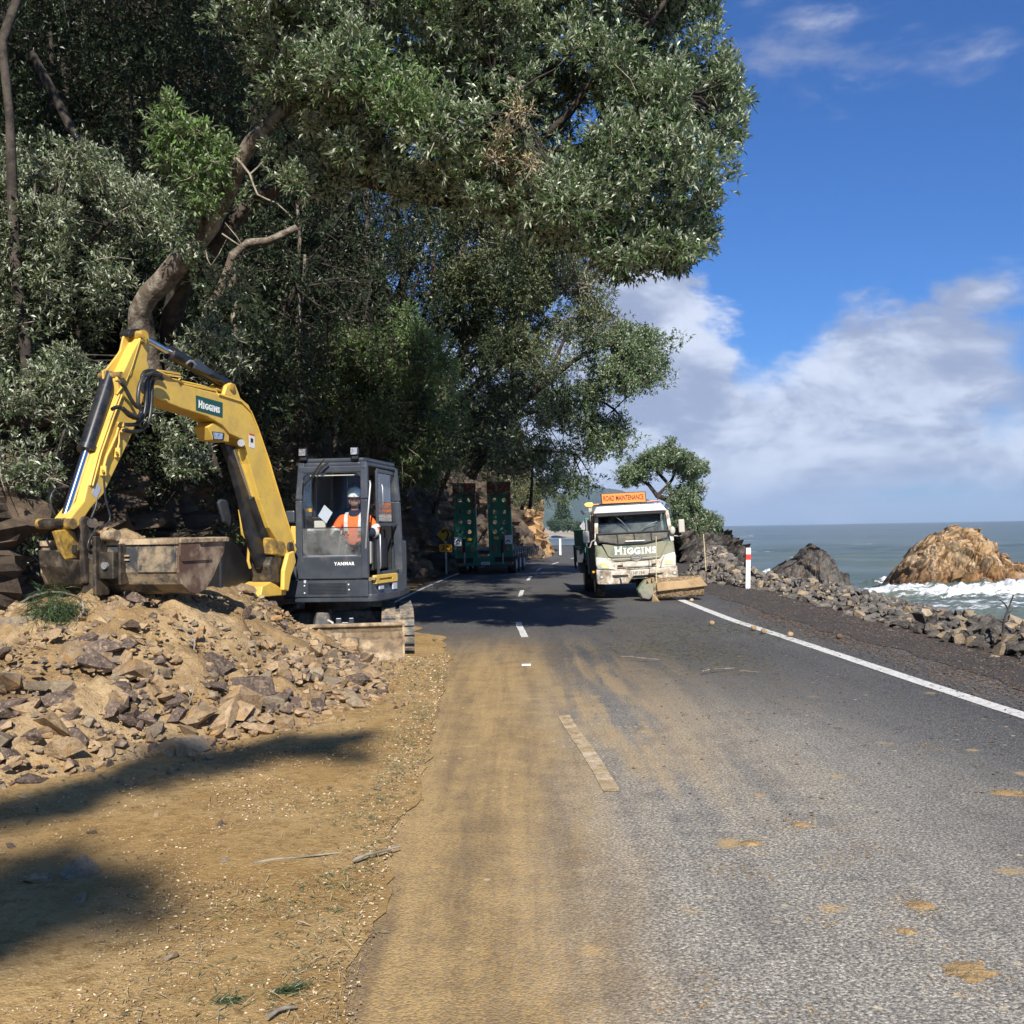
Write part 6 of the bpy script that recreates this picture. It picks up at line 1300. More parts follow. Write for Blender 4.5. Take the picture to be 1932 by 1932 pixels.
for sx in (-1, 1):
    m.bar((sx*.935, .13, 1.36), (sx*.87, .33, 2.12), .09, .07, up=(0, 1, 0)); m.bar((sx*.94, .95, 1.36), (sx*.90, .98, 2.12), .06, .1, up=(0, 1, 0)); m.bar((sx*.94, 1.55, 1.36), (sx*.90, 1.55, 2.12), .06, .16, up=(0, 1, 0))
m.build('cab_pillar', M['white_dirty'], tk, .015)
m = MB(T); m.bb(-.93, .93, 1.52, 1.60, 1.36, 2.1); m.build('cab_rear_wall', M['black'], tk)
m = MB(T); loft(m, [sect(2.06, -.90, .90, .30, 1.62, .14), sect(2.16, -.90, .90, .33, 1.62, .16), sect(2.24, -.86, .86, .42, 1.58, .2)]); m.build('cab_roof', M['white_dirty'], tk)
m = MB(T); P_ = [Vector(p) for p in ((-.95, .17, 1.36), (.95, .17, 1.36), (.87, .37, 2.10), (-.87, .37, 2.10))]; m.prism(P_, [p+Vector((0, .008, -.002)) for p in P_]); m.build('windscreen', M['glass_screen'], tk)
for sx in (-1, 1): 
    m = MB(T); P_ = [Vector(p) for p in ((sx*.94, .22, 1.38), (sx*.94, .93, 1.38), (sx*.90, .93, 2.08), (sx*.885, .40, 2.08))]; m.prism(P_, [p+Vector((.006, 0, 0)) for p in P_]); m.build('door_window', M['glass_side'], tk)
MB(T).bb(-.85, .85, .3, .7, 1.30, 1.40).build('dashboard', M['black'], tk, .03)
for sx in (-.45, .45): MB(T).bb(sx-.24, sx+.24, 1.1, 1.25, 1.3, 1.95).build('seat_back', M['seat'], tk, .05)
m = MB(T)
for k in range(16):
    a, b_ = 2*math.pi*k/16, 2*math.pi*(k+1)/16; m.cyl((-.50+.2*math.cos(a), .52+.06*math.sin(a), 1.44+.14*math.sin(a)), (-.50+.2*math.cos(b_), .52+.06*math.sin(b_), 1.44+.14*math.sin(b_)), .013, 6)
m.build('steering_wheel', M['black'], tk)
tpl('sun_visor', [(436, 655), (478, 575), (1215, 530), (1278, 612)], M['white'], -.02, .30, .03, seg=3)
tpl('visor_underside', [(452, 668), (460, 655), (1260, 616), (1270, 628), (1258, 640), (470, 690)], M['black'], .02, .3, .005)
for x in (620, 805, 985, 1165): m = MB(T); c = tc(x, 590-(x-620)*.055, -.03); m.box(c, (.012, .02, .11)); m.build('visor_rib', M['white_dirty'], tk)
# dusty unswept glass edge and wipers
# stone guard mesh in front of the lower windscreen
sg = tpl('stone_guard', [(448, 880), (1285, 835), (1290, 848), (448, 893)], M['black'], -.06, -.03, .002)
for pts in ([(470, 960), (690, 992), (1000, 975), (1255, 915), (1262, 930), (1000, 990), (690, 1006), (478, 975)], [(448, 880), (460, 880), (486, 965), (472, 965)], [(682, 870), (694, 870), (700, 995), (688, 995)], [(875, 858), (887, 858), (892, 985), (880, 985)], [(1070, 850), (1082, 850), (1086, 965), (1074, 965)], [(1275, 838), (1288, 838), (1262, 925), (1250, 925)]):
    tpl('guard_bar', pts, M['black'], -.06, -.035, .002, sg)
m = MB(T)
for k in range(1, 7):
    zy = 875+k*15; m.bar(tc(470, zy+18, -.05), tc(1268, zy-22, -.05), .004, .004)
m.build('guard_wire', M['charcoal_dusty'], sg)
M['silt'] = mat('dusty_black_panel', (.13, .13, .11), (.20, .19, .15), 4, .8, dirt=(DUST, .3, 5))
tpl('cowl_panel', [(455, 885), (1288, 842), (1262, 918), (1000, 978), (690, 996), (480, 965)], M['silt'], -.022, .16, .01)
tpl('window_sticker', [(1085, 878), (1180, 870), (1182, 862), (1275, 858), (1275, 890), (1085, 908)], M['paper'], .0, .004, 0)
for pts in ([(985, 840), (1020, 800), (1080, 765), (1165, 738)], [(690, 680), (760, 740), (810, 790), (850, 850)]):
    m = MB(T); m.tube([tc(x, y_, .19-(y_-870)*-.00050) for x, y_ in pts], .008, 6); m.build('wiper_blade', M['steel'], tk)
m = MB(T); m.bar(tc(775, 965, -.08), tc(995, 955, -.08), .02, .02); m.build('wiper_arm', M['white'], tk)
# lettering, emblem, grille, lamps, bumper
a, b_ = tc(648, 1120, -.006), tc(1128, 1040, -.006); ux_ = (T.to_3x3() @ (tc(1128, 1085)-tc(648, 1110))).normalized(); uz_ = (T.to_3x3() @ Vector((0, 0, 1))); uy_ = -ux_.cross(uz_)
# shallow green nose panel gives a flat ground for the lettering
tpl('nose_panel', [(512, 1000), (690, 1004), (1000, 990), (1252, 945), (1270, 960), (1195, 1100), (1170, 1135), (610, 1155), (575, 1140)], M['cabgreen'], -.012, .06, .015)
company('higgins', frame(T @ tc(888, 1064, -.016), ux_, -ux_.cross(uz_)*-1 if False else (T.to_3x3() @ Vector((0, 1, 0))), uz_), 480*.00214, 96*.00214, M['letters_white'], tk)
em = MB(T); c = tc(893, 1152, -.03); pts = [c+Vector((.15*math.cos(a_), 0, .092*math.sin(a_))) for a_ in [2*math.pi*k/28 for k in range(28)]]; em.prism(pts, [p+Vector((0, .03, 0)) for p in pts]); em_ = em.build('emblem', M['silt'], tk, .006)
em = MB(T); pts = [c+Vector((.105*math.cos(a_), -.008, .068*math.sin(a_))) for a_ in [2*math.pi*k/28 for k in range(29)]]; em.tube(pts, .008, 6, cap=False); em.tube([c+Vector((-.10, -.008, 0)), c+Vector((.10, -.008, 0))], .007, 6); em.tube([c+Vector((-.05, -.008, -.05)), c+Vector((-.05, -.008, 0))], .006, 6); em.tube([c+Vector((.05, -.008, .05)), c+Vector((.05, -.008, 0))], .006, 6); em.build('emblem_ring', M['steel'], em_)
tpl('grille', [(608, 1160), (820, 1150), (830, 1185), (625, 1200)], M['silt'], -.018, .02, .006); tpl('grille', [(955, 1142), (1180, 1120), (1160, 1158), (950, 1178)], M['silt'], -.018, .02, .006)
for pts in ([(612, 1170), (822, 1160), (824, 1168), (618, 1178)], [(956, 1152), (1172, 1130), (1168, 1139), (954, 1161)]): tpl('grille_bar', pts, M['beige'], -.025, .0, .002)
tpl('grille_panel', [(560, 1160), (600, 1158), (640, 1208), (820, 1196), (950, 1190), (1165, 1165), (1200, 1120), (1225, 1118), (1180, 1190), (1155, 1265), (1130, 1275), (650, 1302), (630, 1290)], M['white_dirty'], -.02, .05, .012)
tpl('bar_plate', [(735, 1206), (1058, 1190), (1058, 1240), (735, 1256)], M['plate'], -.035, -.02, .003)
for pts in ([(672, 1238), (732, 1235), (732, 1262), (672, 1265)], [(1060, 1222), (1118, 1212), (1116, 1238), (1060, 1248)], [(665, 1270), (1125, 1244), (1122, 1256), (668, 1284)], [(770, 1286), (1055, 1270), (1053, 1280), (772, 1296)]): tpl('air_slot', pts, M['black'], -.024, .0, .002)
for pts, pb in (([(428, 1150), (560, 1162), (590, 1205), (645, 1290), (440, 1282), (428, 1230)], [(478, 1272), (472, 1245), (485, 1218), (520, 1205), (560, 1218), (580, 1250), (576, 1275)]), ([(1222, 1118), (1335, 1085), (1345, 1130), (1338, 1245), (1165, 1268), (1185, 1190)], [(1212, 1232), (1215, 1195), (1240, 1175), (1280, 1172), (1305, 1195), (1305, 1225)])):
    hl = tpl('headlight', pts, M['lens'], -.03, .05, .02); tpl('lamp', pb, M['lens_yellow'], -.045, -.02, .01, hl)
bmp = tpl('bumper', [(425, 1290), (650, 1302), (1150, 1272), (1350, 1240), (1356, 1395), (1260, 1400), (1160, 1398), (1080, 1352), (985, 1352), (850, 1360), (780, 1450), (560, 1460), (440, 1458), (428, 1440)], M['white_dirty'], -.07, .12, .025, seg=3)
for pts in ([(605, 1350), (785, 1345), (785, 1368), (640, 1388), (605, 1380)], [(1010, 1330), (1195, 1318), (1165, 1345), (1020, 1355)], [(682, 1385), (705, 1385), (712, 1448), (690, 1448)]): tpl('bumper_slot', pts, M['black'], -.074, -.06, .003)
for x, y_ in ((483, 1372), (1314, 1322)):
    c = tc(x, y_, -.085); fl = MB(T).cyl(c, c+Vector((0, .03, 0)), .055, 18).build('fog_light', M['silt'], tk); MB(T).cyl(c+Vector((0, -.006, 0)), c+Vector((0, .0, 0)), .036, 16).build('lens', M['lens'], fl)
np_ = tpl('number_plate', [(808, 1303), (980, 1290), (984, 1348), (812, 1358)], M['plate'], -.085, -.072, .004)
text_mesh('plate_lettering', 'LHF154', frame(T @ tc(896, 1325, -.088), ux_, T.to_3x3() @ Vector((0, 1, 0)), uz_), .33, .085, M['letters_black'], np_)
MB(T).ell(tc(398, 1320, .02), (.04, .03, .035)).build('indicator', M['amber'], tk)
# mirrors
def mirror(x0, x1, z0, z1, arm, y=-.05):
    m = MB(T); m.bb(x0, x1, y, y+.07, z0, z1); mr = m.build('wing_mirror', M['beige'], tk, .03, 3); MB(T).tube([Vector(p) for p in arm], .016, 8).build('mirror_arm', M['beige'], mr)
a = tc(1395, 715); b_ = tc(1465, 865); mirror(a.x, b_.x, b_.z, a.z, [tc(1438, 870, 0), tc(1435, 895, .05), tc(1400, 905, .1), tc(1330, 900, .2)])
a = tc(298, 850); b_ = tc(372, 985); mirror(a.x, b_.x, b_.z, a.z, [tc(330, 985, 0), tc(335, 1035, 0), tc(370, 1040, 0), tc(400, 970, .05), tc(445, 950, .1)])
MB(T).ell(tc(1330, 840, .05), (.07, .04, .10)).build('kerb_mirror', M['beige'], tk)
# roof sign, beacons
sg = tpl('roof_sign', [(535, 418), (1050, 392), (1055, 520), (540, 545)], M['black'], .10, .16, .008)
tpl('sign_face', [(546, 428), (1040, 403), (1045, 511), (550, 535)], M['orange_sign'], .094, .10, .0, sg)
text_mesh('sign_lettering', 'ROAD MAINTENANCE', frame(T @ tc(794, 467, .092), ux_, T.to_3x3() @ Vector((0, 1, 0)), uz_), 462*.00214, 62*.00214, M['letters_black'], sg, .022)
for k in (600, 990): MB(T).bar(tc(k, 560, .12), tc(k, 520, .12), .03, .03).build('sign_leg', M['black'], sg)
def glow(name, col, e):
    m, n, bs = newmat(name); bs.inputs['Base Color'].default_value = c4(col); bs.inputs['Emission Color'].default_value = c4(col); bs.inputs['Emission Strength'].default_value = e; return m
M['beacon'] = glow('lit_amber_beacon', (1., .50, .05), 3.0); M['beacon_off'] = mat('orange_beacon_lens', (.75, .22, .07), None, 5, .3)
tpl('light_bar', [(455, 545), (1225, 492), (1228, 505), (458, 560)], M['black'], .35, .55, .005)
tpl('beacon', [(360, 535), (380, 525), (448, 522), (455, 545), (440, 562), (370, 560)], M['beacon'], .34, .56, .02)
tpl('beacon', [(1070, 502), (1225, 490), (1228, 500), (1073, 514)], M['beacon_off'], .34, .56, .01); tpl('beacon', [(455, 538), (530, 533), (530, 545), (455, 552)], M['beacon_off'], .34, .56, .01)
tpl('beacon_mount', [(395, 565), (445, 562), (440, 620), (400, 640)], M['steel'], .42, .48, .01); MB(T).bar(tc(315, 610, .5), tc(345, 655, .5), .05, .05).build('work_light', M['black'], tk, .01)
# body behind
m = MB(T); m.bb(-1.05, 1.08, 1.75, 5.6, .82, .95); m.build('tray', M['darksteel'], tk, .01)
for sx in (-1.06, 1.06): MB(T).bb(sx-.03, sx+.03, 1.8, 5.6, .95, 1.75).build('tray_side', M['ltrgreen'], tk, .01)
m = MB(T); m.bb(-1.05, 1.05, 1.72, 1.80, .95, 2.05); m.build('headboard', M['ltrgreen'], tk, .01)
m = MB(T); m.bb(-1.30, -1.12, 1.9, 2.5, .90, 1.32); m.bb(-1.18, -1.02, 2.6, 3.4, .60, 1.0); m.build('side_locker', M['charcoal'], tk, .01)
for x, y_ in ((-1.02, 1.68), (-.98, 1.7)): MB(T).tube([(x, y_, .6), (x, y_, 2.0)], .03, 8).build('exhaust_stack', M['steel'] if x < -1 else M['black'], tk)
MB(T).bb(-1.14, -1.08, 5.4, 5.5, .6, 1.3).build('tail_post', M['black'], tk)
m = MB(T); m.bb(-.45, .45, .3, 5.4, .55, .75); m.build('chassis', M['black'], tk)
for sx in (-.86, .86):
    for yy_, dbl in ((.75, 0), (4.1, 1)):
        for d in ((0,) if not dbl else (0, -.24*(1 if sx > 0 else -1))):
            x = sx+d; wh = MB(T).cyl((x-.11, yy_, .40), (x+.11, yy_, .40), .40, 28).build('wheel', M['rubber'], tk, .04, 3); MB(T).cyl((x-.115, yy_, .40), (x+.115, yy_, .40), .22, 20).build('rim', M['steel'], wh)
    m = MB(T); P_ = [Vector((sx-.13, .75+.48*math.cos(a_), .40+.48*math.sin(a_))) for a_ in [math.pi*k/10 for k in range(11)]]; P2 = [Vector((sx-.13, .75+.45*math.cos(a_), .40+.45*math.sin(a_))) for a_ in [math.pi*k/10 for k in range(11)]]
    P_ = P_+P2[::-1]; m.prism(P_, [p+Vector((.28, 0, 0)) for p in P_]); m.build('mudguard', M['black'], tk)
m = MB(T); m.tube([(-.85, .75, .40), (.85, .75, .40)], .05, 8); m.tube([(-.85, 4.1, .40), (.85, 4.1, .40)], .07, 8); m.build('axle', M['black'], tk)
# broom unit in front
tpl('broom_hood', [(1045, 1430), (1100, 1408), (1330, 1392), (1530, 1352), (1605, 1450), (1440, 1470), (1240, 1490), (1045, 1515)], M['tan'], -.95, -.35, .02)
a, b_ = tc(1010, 1560, -.62), tc(1570, 1500, -.62); a.z = .27; b_.z = .27
m = MB(T); R_ = .245; ax = (b_-a).normalized(); up_ = Vector((0, 0, 1)); rt = ax.cross(up_).normalized(); nseg = 44; nl = 34; V = []
for j in range(nl+1):
    for k in range(nseg):
        an = 2*math.pi*k/nseg+j*.13; rr_ = R_*(1+.05*math.sin(5*an)+random.uniform(-.05, .03)); V.append(a.lerp(b_, j/nl)+rt*math.cos(an)*rr_+up_*math.sin(an)*rr_)
F = [(j*nseg+k, j*nseg+(k+1) % nseg, (j+1)*nseg+(k+1) % nseg, (j+1)*nseg+k) for j in range(nl) for k in range(nseg)]; m.add(V, F); m.add(V[:nseg], [tuple(range(nseg))[::-1]]); m.add(V[-nseg:], [tuple(range(nseg))]); br = m.build('broom_roll', M['bristle'], tk)
m = MB(T)
for k in range(900):
    t_ = random.random(); an = random.uniform(0, 2*math.pi); c = a.lerp(b_, t_); d = rt*math.cos(an)+up_*math.sin(an); p = c+d*R_*.9; q = c+d*(R_+random.uniform(.005, .045))+ax*random.uniform(-.02, .02); s_ = ax*.006
    m.add([p-s_, p+s_, q], [(0, 1, 2)])
m.build('bristles', M['bristle'], br)['kind'] = 'stuff'
tpl('broom_motor', [(835, 1500), (880, 1440), (930, 1385), (945, 1395), (935, 1440), (1000, 1430), (1045, 1400), (1048, 1520), (990, 1560), (930, 1600), (870, 1590)], M['cabgreen'], -.85, -.55, .03)
tpl('motor_cover', [(850, 1520), (930, 1500), (1000, 1560), (960, 1605), (880, 1590)], M['silt'], -.90, -.60, .03); tpl('broom_arm', [(960, 1400), (1060, 1370), (1140, 1400), (1080, 1440), (1000, 1480)], M['tan'], -.6, -.1, .02)
for k in range(7): MB(T).tube([tc(1000+k*4, 1530+k*6, -.95), tc(975+k*16, 1640, -.98)], [.012, .006], 5).build('broom_tuft', M['tan'], tk)
for (x0, y0_, x1, y1_) in ((1079, 905, 1045, 1500), (1603, 880, 1607, 1290)): MB(T).tube([tc(x0, y0_, -.80), tc(x1, y1_, -.80)], .010, 6).build('marker_rod', M['pole'], tk)
MB(T).tube([tc(1607, 1290, -.80), tc(1607, 1460, -.8)], .012, 6).build('rod_holder', M['darksteel'], tk)
# ---------------------------------------------------------------- low-loader trailer
LX = Vector((-1.14, 40.7, 0)); L = Matrix.Translation(LX) @ Matrix.Rotation(math.radians(-8), 4, 'Z')
tl = thing('trailer', LX, 'green low-loader trailer with two rusty-tipped loading ramps folded upright', 'trailer')
kz = .00348
def lc(zx, zy, y=0.): return Vector(((zx-685)*kz, y, (1345-zy-(zx-685)*.0185)*kz))
def lpl(name, pts, m_, y0=0., y1=.05, bev=.008, parent=None):
    m = MB(L); A = [lc(x, y_, y0) for x, y_ in pts]; m.prism(A, [p+Vector((0, y1-y0, 0)) for p in A]); return m.build(name, m_, parent or tl, bev, merge=bool(bev))
for rx0, rx1, cols in ((345, 602, (410, 510)), (745, 1008, (820, 918))):
    ytop = 305 if rx0 < 500 else 290; xl = lc(rx0, 0).x; xr = lc(rx1, 0).x
    rmp = lpl('loading_ramp', [(rx0, 1160), (rx0-10, 420), (rx0+12, 420), (rx0+22, 1160)], M['ltrgreen'], -.02, .14); lpl('ramp_rail', [(rx1-40, 1160), (rx1-40, 420), (rx1-12, 420), (rx1+14, 1160)], M['ltrgreen'], -.02, .14, parent=rmp)
    lpl('ramp_tip', [(rx0-12, 430), (rx0-16, ytop), (rx1-4, ytop), (rx1-10, 430)], M['rustgreen'], -.04, .12, parent=rmp)
    lpl('ramp_tip_cheek', [(rx0-14, 600), (rx0-12, 430), (rx0+14, 430), (rx0+12, 600)], M['rustgreen'], -.035, .13, parent=rmp); lpl('ramp_tip_cheek', [(rx1-38, 600), (rx1-38, 430), (rx1-8, 430), (rx1-4, 600)], M['rustgreen'], -.035, .13, parent=rmp)
    # perforated plate: cells with round holes
    m = MB(L); ys_ = [430, 575, 695, 805, 925, 1160]; xsplit = [rx0+14, (rx0+rx1)/2-10, rx1-34]; hz_ = [500, 635, 750, 862]
    for r_ in range(5):
        for c_ in range(2):
            x0, x1 = xsplit[c_], xsplit[c_+1]; y0_, y1_ = ys_[r_], ys_[r_+1]
            if r_ == 4: m.add([lc(x0, y1_, .02), lc(x1, y1_, .02), lc(x1, y0_, .02), lc(x0, y0_, .02)], [(0, 1, 2, 3)]); continue
            cx_, cy_ = (x0+x1)/2+2, hz_[r_]; rad = 25; n_ = 16; V = []
            for k in range(n_):
                a_ = 2*math.pi*k/n_+math.pi/4; ca, sa = math.cos(a_), math.sin(a_); s_ = 1/max(abs(ca), abs(sa))
                V.append(lc(cx_+rad*ca, cy_+rad*sa, .02)); ex = cx_+ (ca*s_)*((x1-cx_) if ca > 0 else (cx_-x0)); ey = cy_+(sa*s_)*((y1_-cy_) if sa > 0 else (cy_-y0_)); V.append(lc(ex, ey, .02))
            for k in range(n_): V.append(V[2*k]+Vector((0, .06, 0)))
            m.add(V, [(2*k, 2*((k+1) % n_), 2*((k+1) % n_)+1, 2*k+1) for k in range(n_)]+[(2*k, 2*n_+k, 2*n_+(k+1) % n_, 2*((k+1) % n_)) for k in range(n_)])
    m.build('perforated_plate', M['ltrgreen'], rmp)
for pts, m_ in (([(345, 925), (428, 930), (430, 1028), (347, 1028)], 'white'), ([(930, 900), (1010, 897), (1012, 1000), (932, 1002)], 'white'), ([(497, 933), (552, 933), (552, 965), (497, 965)], 'sign_yellow'), ([(805, 918), (858, 918), (858, 948), (805, 948)], 'sign_yellow')):
    o = lpl('rear_marker_board', pts, M[m_], -.08, -.03, .004)
    if m_ == 'white': cx_ = (pts[0][0]+pts[1][0])/2; lpl('board_mark', [(cx_-26, 985), (cx_-16, 955), (cx_+18, 955), (cx_+28, 985), (cx_+16, 980), (cx_+8, 965), (cx_-6, 965), (cx_-14, 982)], M['letters_black'], -.084, -.08, 0, o)
for x, y_ in ((413, 1070), (553, 1068), (817, 1054), (957, 1047)): lpl('tail_reflector', [(x-13, y_-22), (x+13, y_-22), (x+13, y_+22), (x-13, y_+22)], M['red'], -.08, -.03, .004)
for x, y_ in ((393, 1235), (996, 1212)): lpl('tail_lamp', [(x-15, y_-12), (x+15, y_-12), (x+15, y_+12), (x-15, y_+12)], M['red'], -.06, .0, .006)
lpl('tail_beam', [(355, 1160), (1015, 1140), (1018, 1240), (358, 1258)], M['ltrgreen'], -.02, .10, .01)
lpl('tail_housing', [(350, 1165), (560, 1160), (560, 1215), (355, 1225)], M['black'], -.05, .0, .01); lpl('tail_housing', [(810, 1150), (1030, 1140), (1030, 1200), (812, 1205)], M['black'], -.05, .0, .01)
for x in (465, 908): lpl('support_leg', [(x-8, 1100), (x+8, 1100), (x+8, 1225), (x-8, 1225)], M['steel'], -.12, -.09, .004); lpl('ramp_ram', [(x-22, 950), (x+8, 950), (x+8, 1120), (x-22, 1120)], M['black'], -.08, -.03, .01)
npl = lpl('number_plate', [(652, 1206), (752, 1204), (752, 1238), (652, 1240)], M['white'], -.05, -.03, .004); text_mesh('plate_lettering', '246A7', frame(L @ lc(702, 1222, -.054), L.to_3x3() @ Vector((1, 0, 0)), L.to_3x3() @ Vector((0, 1, 0)), Vector((0, 0, 1))), .28, .075, M['letters_black'], npl)
m = MB(L); m.bb(-1.17, 1.20, .10, 8.5, .78, .92); m.build('deck', M['darksteel'], tl, .01)
for k in range(24): MB(L).bb(-1.1, 1.12, .2+k*.34, .48+k*.34, .92, .955).build('deck_plank', M['charcoal_dusty'], tl)
for sx in (-1.16, 1.19): MB(L).bb(sx-.03, sx+.03, .1, 8.5, .70, .96).build('side_rail', M['charcoal_dusty'], tl, .01)
for k in range(11): MB(L).bb(1.20, 1.26, .6+k*.7, .68+k*.7, .55, .96).build('side_bracket', M['charcoal_dusty'], tl)
for yy_ in (.9, 2.1, 3.3):
    for sx in (-1.0, 1.02): wh = MB(L).cyl((sx-.16, yy_, .38), (sx+.16, yy_, .38), .38, 24).build('wheel', M['rubber'], tl, .03); MB(L).cyl((sx-.165, yy_, .38), (sx+.165, yy_, .38), .21, 18).build('rim', M['steel'], wh)
    MB(L).tube([(-.9, yy_, .38), (.9, yy_, .38)], .07, 8).build('axle', M['black'], tl)
    MB(L).bb(1.08, 1.24, yy_-.5, yy_+.5, .79, .81).build('mudguard', M['steel'], tl)
MB(L).bb(-1.0, 1.0, .3, .5, .30, .45).build('underrun_bar', M['black'], tl)
m = MB(L); m.tube([(-.25, .12, 1.25), (-.05, .10, 1.62)], .03, 6); m.build('strap_bar', M['black'], tl)
# ---------------------------------------------------------------- signs and posts
sp = gnd(*ZT(284, 1318)); SG = Matrix.Translation((sp.x, 41.6, 0)); kq = .00356
st = thing('road_sign', (sp.x, 41.6, 0), 'yellow diamond bend warning sign with a 35 speed plate beside the trailer', 'road sign')
MB(SG).bb(-.035, .035, -.03, .03, -.05, 2.10).build('post', M['steel'], st)
def sq(zx, zy): return Vector(((zx-281)*kq, 0, (1320-zy)*kq))
def spl(name, pts, m_, y0, y1, par=st, bev=0): m = MB(SG); A = [sq(*p)+Vector((0, y0, 0)) for p in pts]; m.prism(A, [p+Vector((0, y1-y0, 0)) for p in A]); return m.build(name, m_, par, bev)
dm = spl('diamond_plate', [(170, 872), (268, 762), (366, 868), (266, 972)], M['letters_black'], -.045, -.035); spl('diamond_face', [(176, 872), (268, 769), (359, 868), (266, 965)], M['sign_yellow'], -.050, -.0452, dm)
arc = [(278, 940), (296, 915), (308, 885), (308, 850), (294, 828), (272, 820), (255, 830)]
m = MB(SG); AP = smooth_line([sq(*p) for p in arc], .03)
for a, b_ in zip(AP[:-1], AP[1:]):
    d = (b_-a).normalized(); nrm_ = Vector((-d.z, 0, d.x))*.033; m.add([a-nrm_+Vector((0, -.053, 0)), a+nrm_+Vector((0, -.053, 0)), b_+nrm_+Vector((0, -.053, 0)), b_-nrm_+Vector((0, -.053, 0))], [(0, 1, 2, 3)])
m.add([sq(*p)+Vector((0, -.0532, 0)) for p in ((230, 852), (236, 812), (278, 852), (250, 852), (248, 850))][:3], [(0, 1, 2)]); m.build('bend_arrow', M['letters_black'], dm)
pl = spl('speed_plate', [(197, 975), (357, 975), (357, 1076), (197, 1076)], M['letters_black'], -.045, -.035); spl('speed_plate_face', [(203, 981), (351, 981), (351, 1070), (203, 1070)], M['sign_yellow'], -.050, -.0452, pl)
text_mesh('speed_lettering', '35', frame(Vector((sp.x, 41.6, 0))+sq(272, 1025)+Vector((0, -.053, 0)), Vector((1, 0, 0)), Vector((0, 1, 0)), Vector((0, 0, 1))), .30, .20, M['letters_black'], pl, .01)
dp = gnd(1411, 1111); D_ = Matrix.Translation((dp.x, dp.y, 0)) @ Matrix.Rotation(math.radians(2.0), 4, 'Y')
dl = thing('marker_post', dp, 'white roadside marker post with a red band at the stone wall', 'marker post')
MB(D_).bb(-.065, .065, -.02, .02, -.1, 1.13).build('post', M['white'], dl, .01)
MB(D_).bb(-.067, .067, -.024, .022, .80, .955).build('red_band', M['red'], dl)
p = gnd(*zmap(1600, 1400, 350)(303, 1318))
m = MB(); m.box((p.x, p.y, .5), (.13, .04, 1.15)); tag(m.build('marker_post', M['white']), 'small white marker post at the far foot of the ochre bluff', 'marker post')
p = atY(1081, 1005, 36); m = MB(Matrix.Translation((p.x, 44, 0))); bs_ = thing('road_sign', (p.x, 44, 0), 'grey back of a diamond road sign showing past the truck mirror', 'road sign')
p = atY(*zmap(1600, 1400, 350)(678, 850), 96); bs_.location = (p.x, 96, 0); ROOT[bs_.name] = Vector((p.x, 96, 0)); m = MB(Matrix.Translation((p.x, 96, p.z)))
A = [Vector((-.36, 0, 0)), Vector((0, 0, -.46)), Vector((.36, 0, 0)), Vector((0, 0, .46))]; m.prism(A, [q+Vector((0, .02, 0)) for q in A]); m.build('diamond_plate', M['steel'], bs_); MB().bb(p.x-.03, p.x+.03, 95.94, 96.0, -.5, p.z+.5).build('post', M['steel'], bs_)
# ---------------------------------------------------------------- people
def skinmesh(name, J, E, m, parent, Mx, sub=2, root=0):
    """continuous body surface grown over joints: J name -> (x, y, z, radius_x, radius_y)"""
    me = bpy.data.meshes.new(name); keys = list(J); off = Vector((0, 0, 0))
    if parent is not None:
        p = parent
        while p.parent: p = p.parent
        off = ROOT[p.name]
    me.from_pydata([tuple(Mx @ Vector(J[k][:3])-off) for k in keys], [(keys.index(a), keys.index(b_)) for a, b_ in E], [])
    o = bpy.data.objects.new(name, me); COL.objects.link(o)
    md = o.modifiers.new('skin', 'SKIN'); md.use_smooth_shade = True; md.branch_smoothing = .5
    s_ = o.modifiers.new('sub', 'SUBSURF'); s_.levels = sub; s_.render_levels = sub
    if not me.skin_vertices: me.attributes  # layer is created with the modifier
    lay = me.skin_vertices[0].data if len(me.skin_vertices) else None
    if lay is None:
        bpy.context.view_layer.objects.active = o; bpy.ops.mesh.customdata_skin_add(); lay = me.skin_vertices[0].data
    for i, k in enumerate(keys):
        r = J[k][3]; lay[i].radius = (r, J[k][4] if len(J[k]) > 4 else r); lay[i].use_root = (i == root)
    dg_ = bpy.context.evaluated_depsgraph_get(); dg_.update(); nm = bpy.data.meshes.new_from_object(o.evaluated_get(dg_)); bpy.data.objects.remove(o)
    nm.materials.clear(); nm.materials.append(m); nm.name = name
    o = bpy.data.objects.new(name, nm); COL.objects.link(o); o.parent = parent; return o
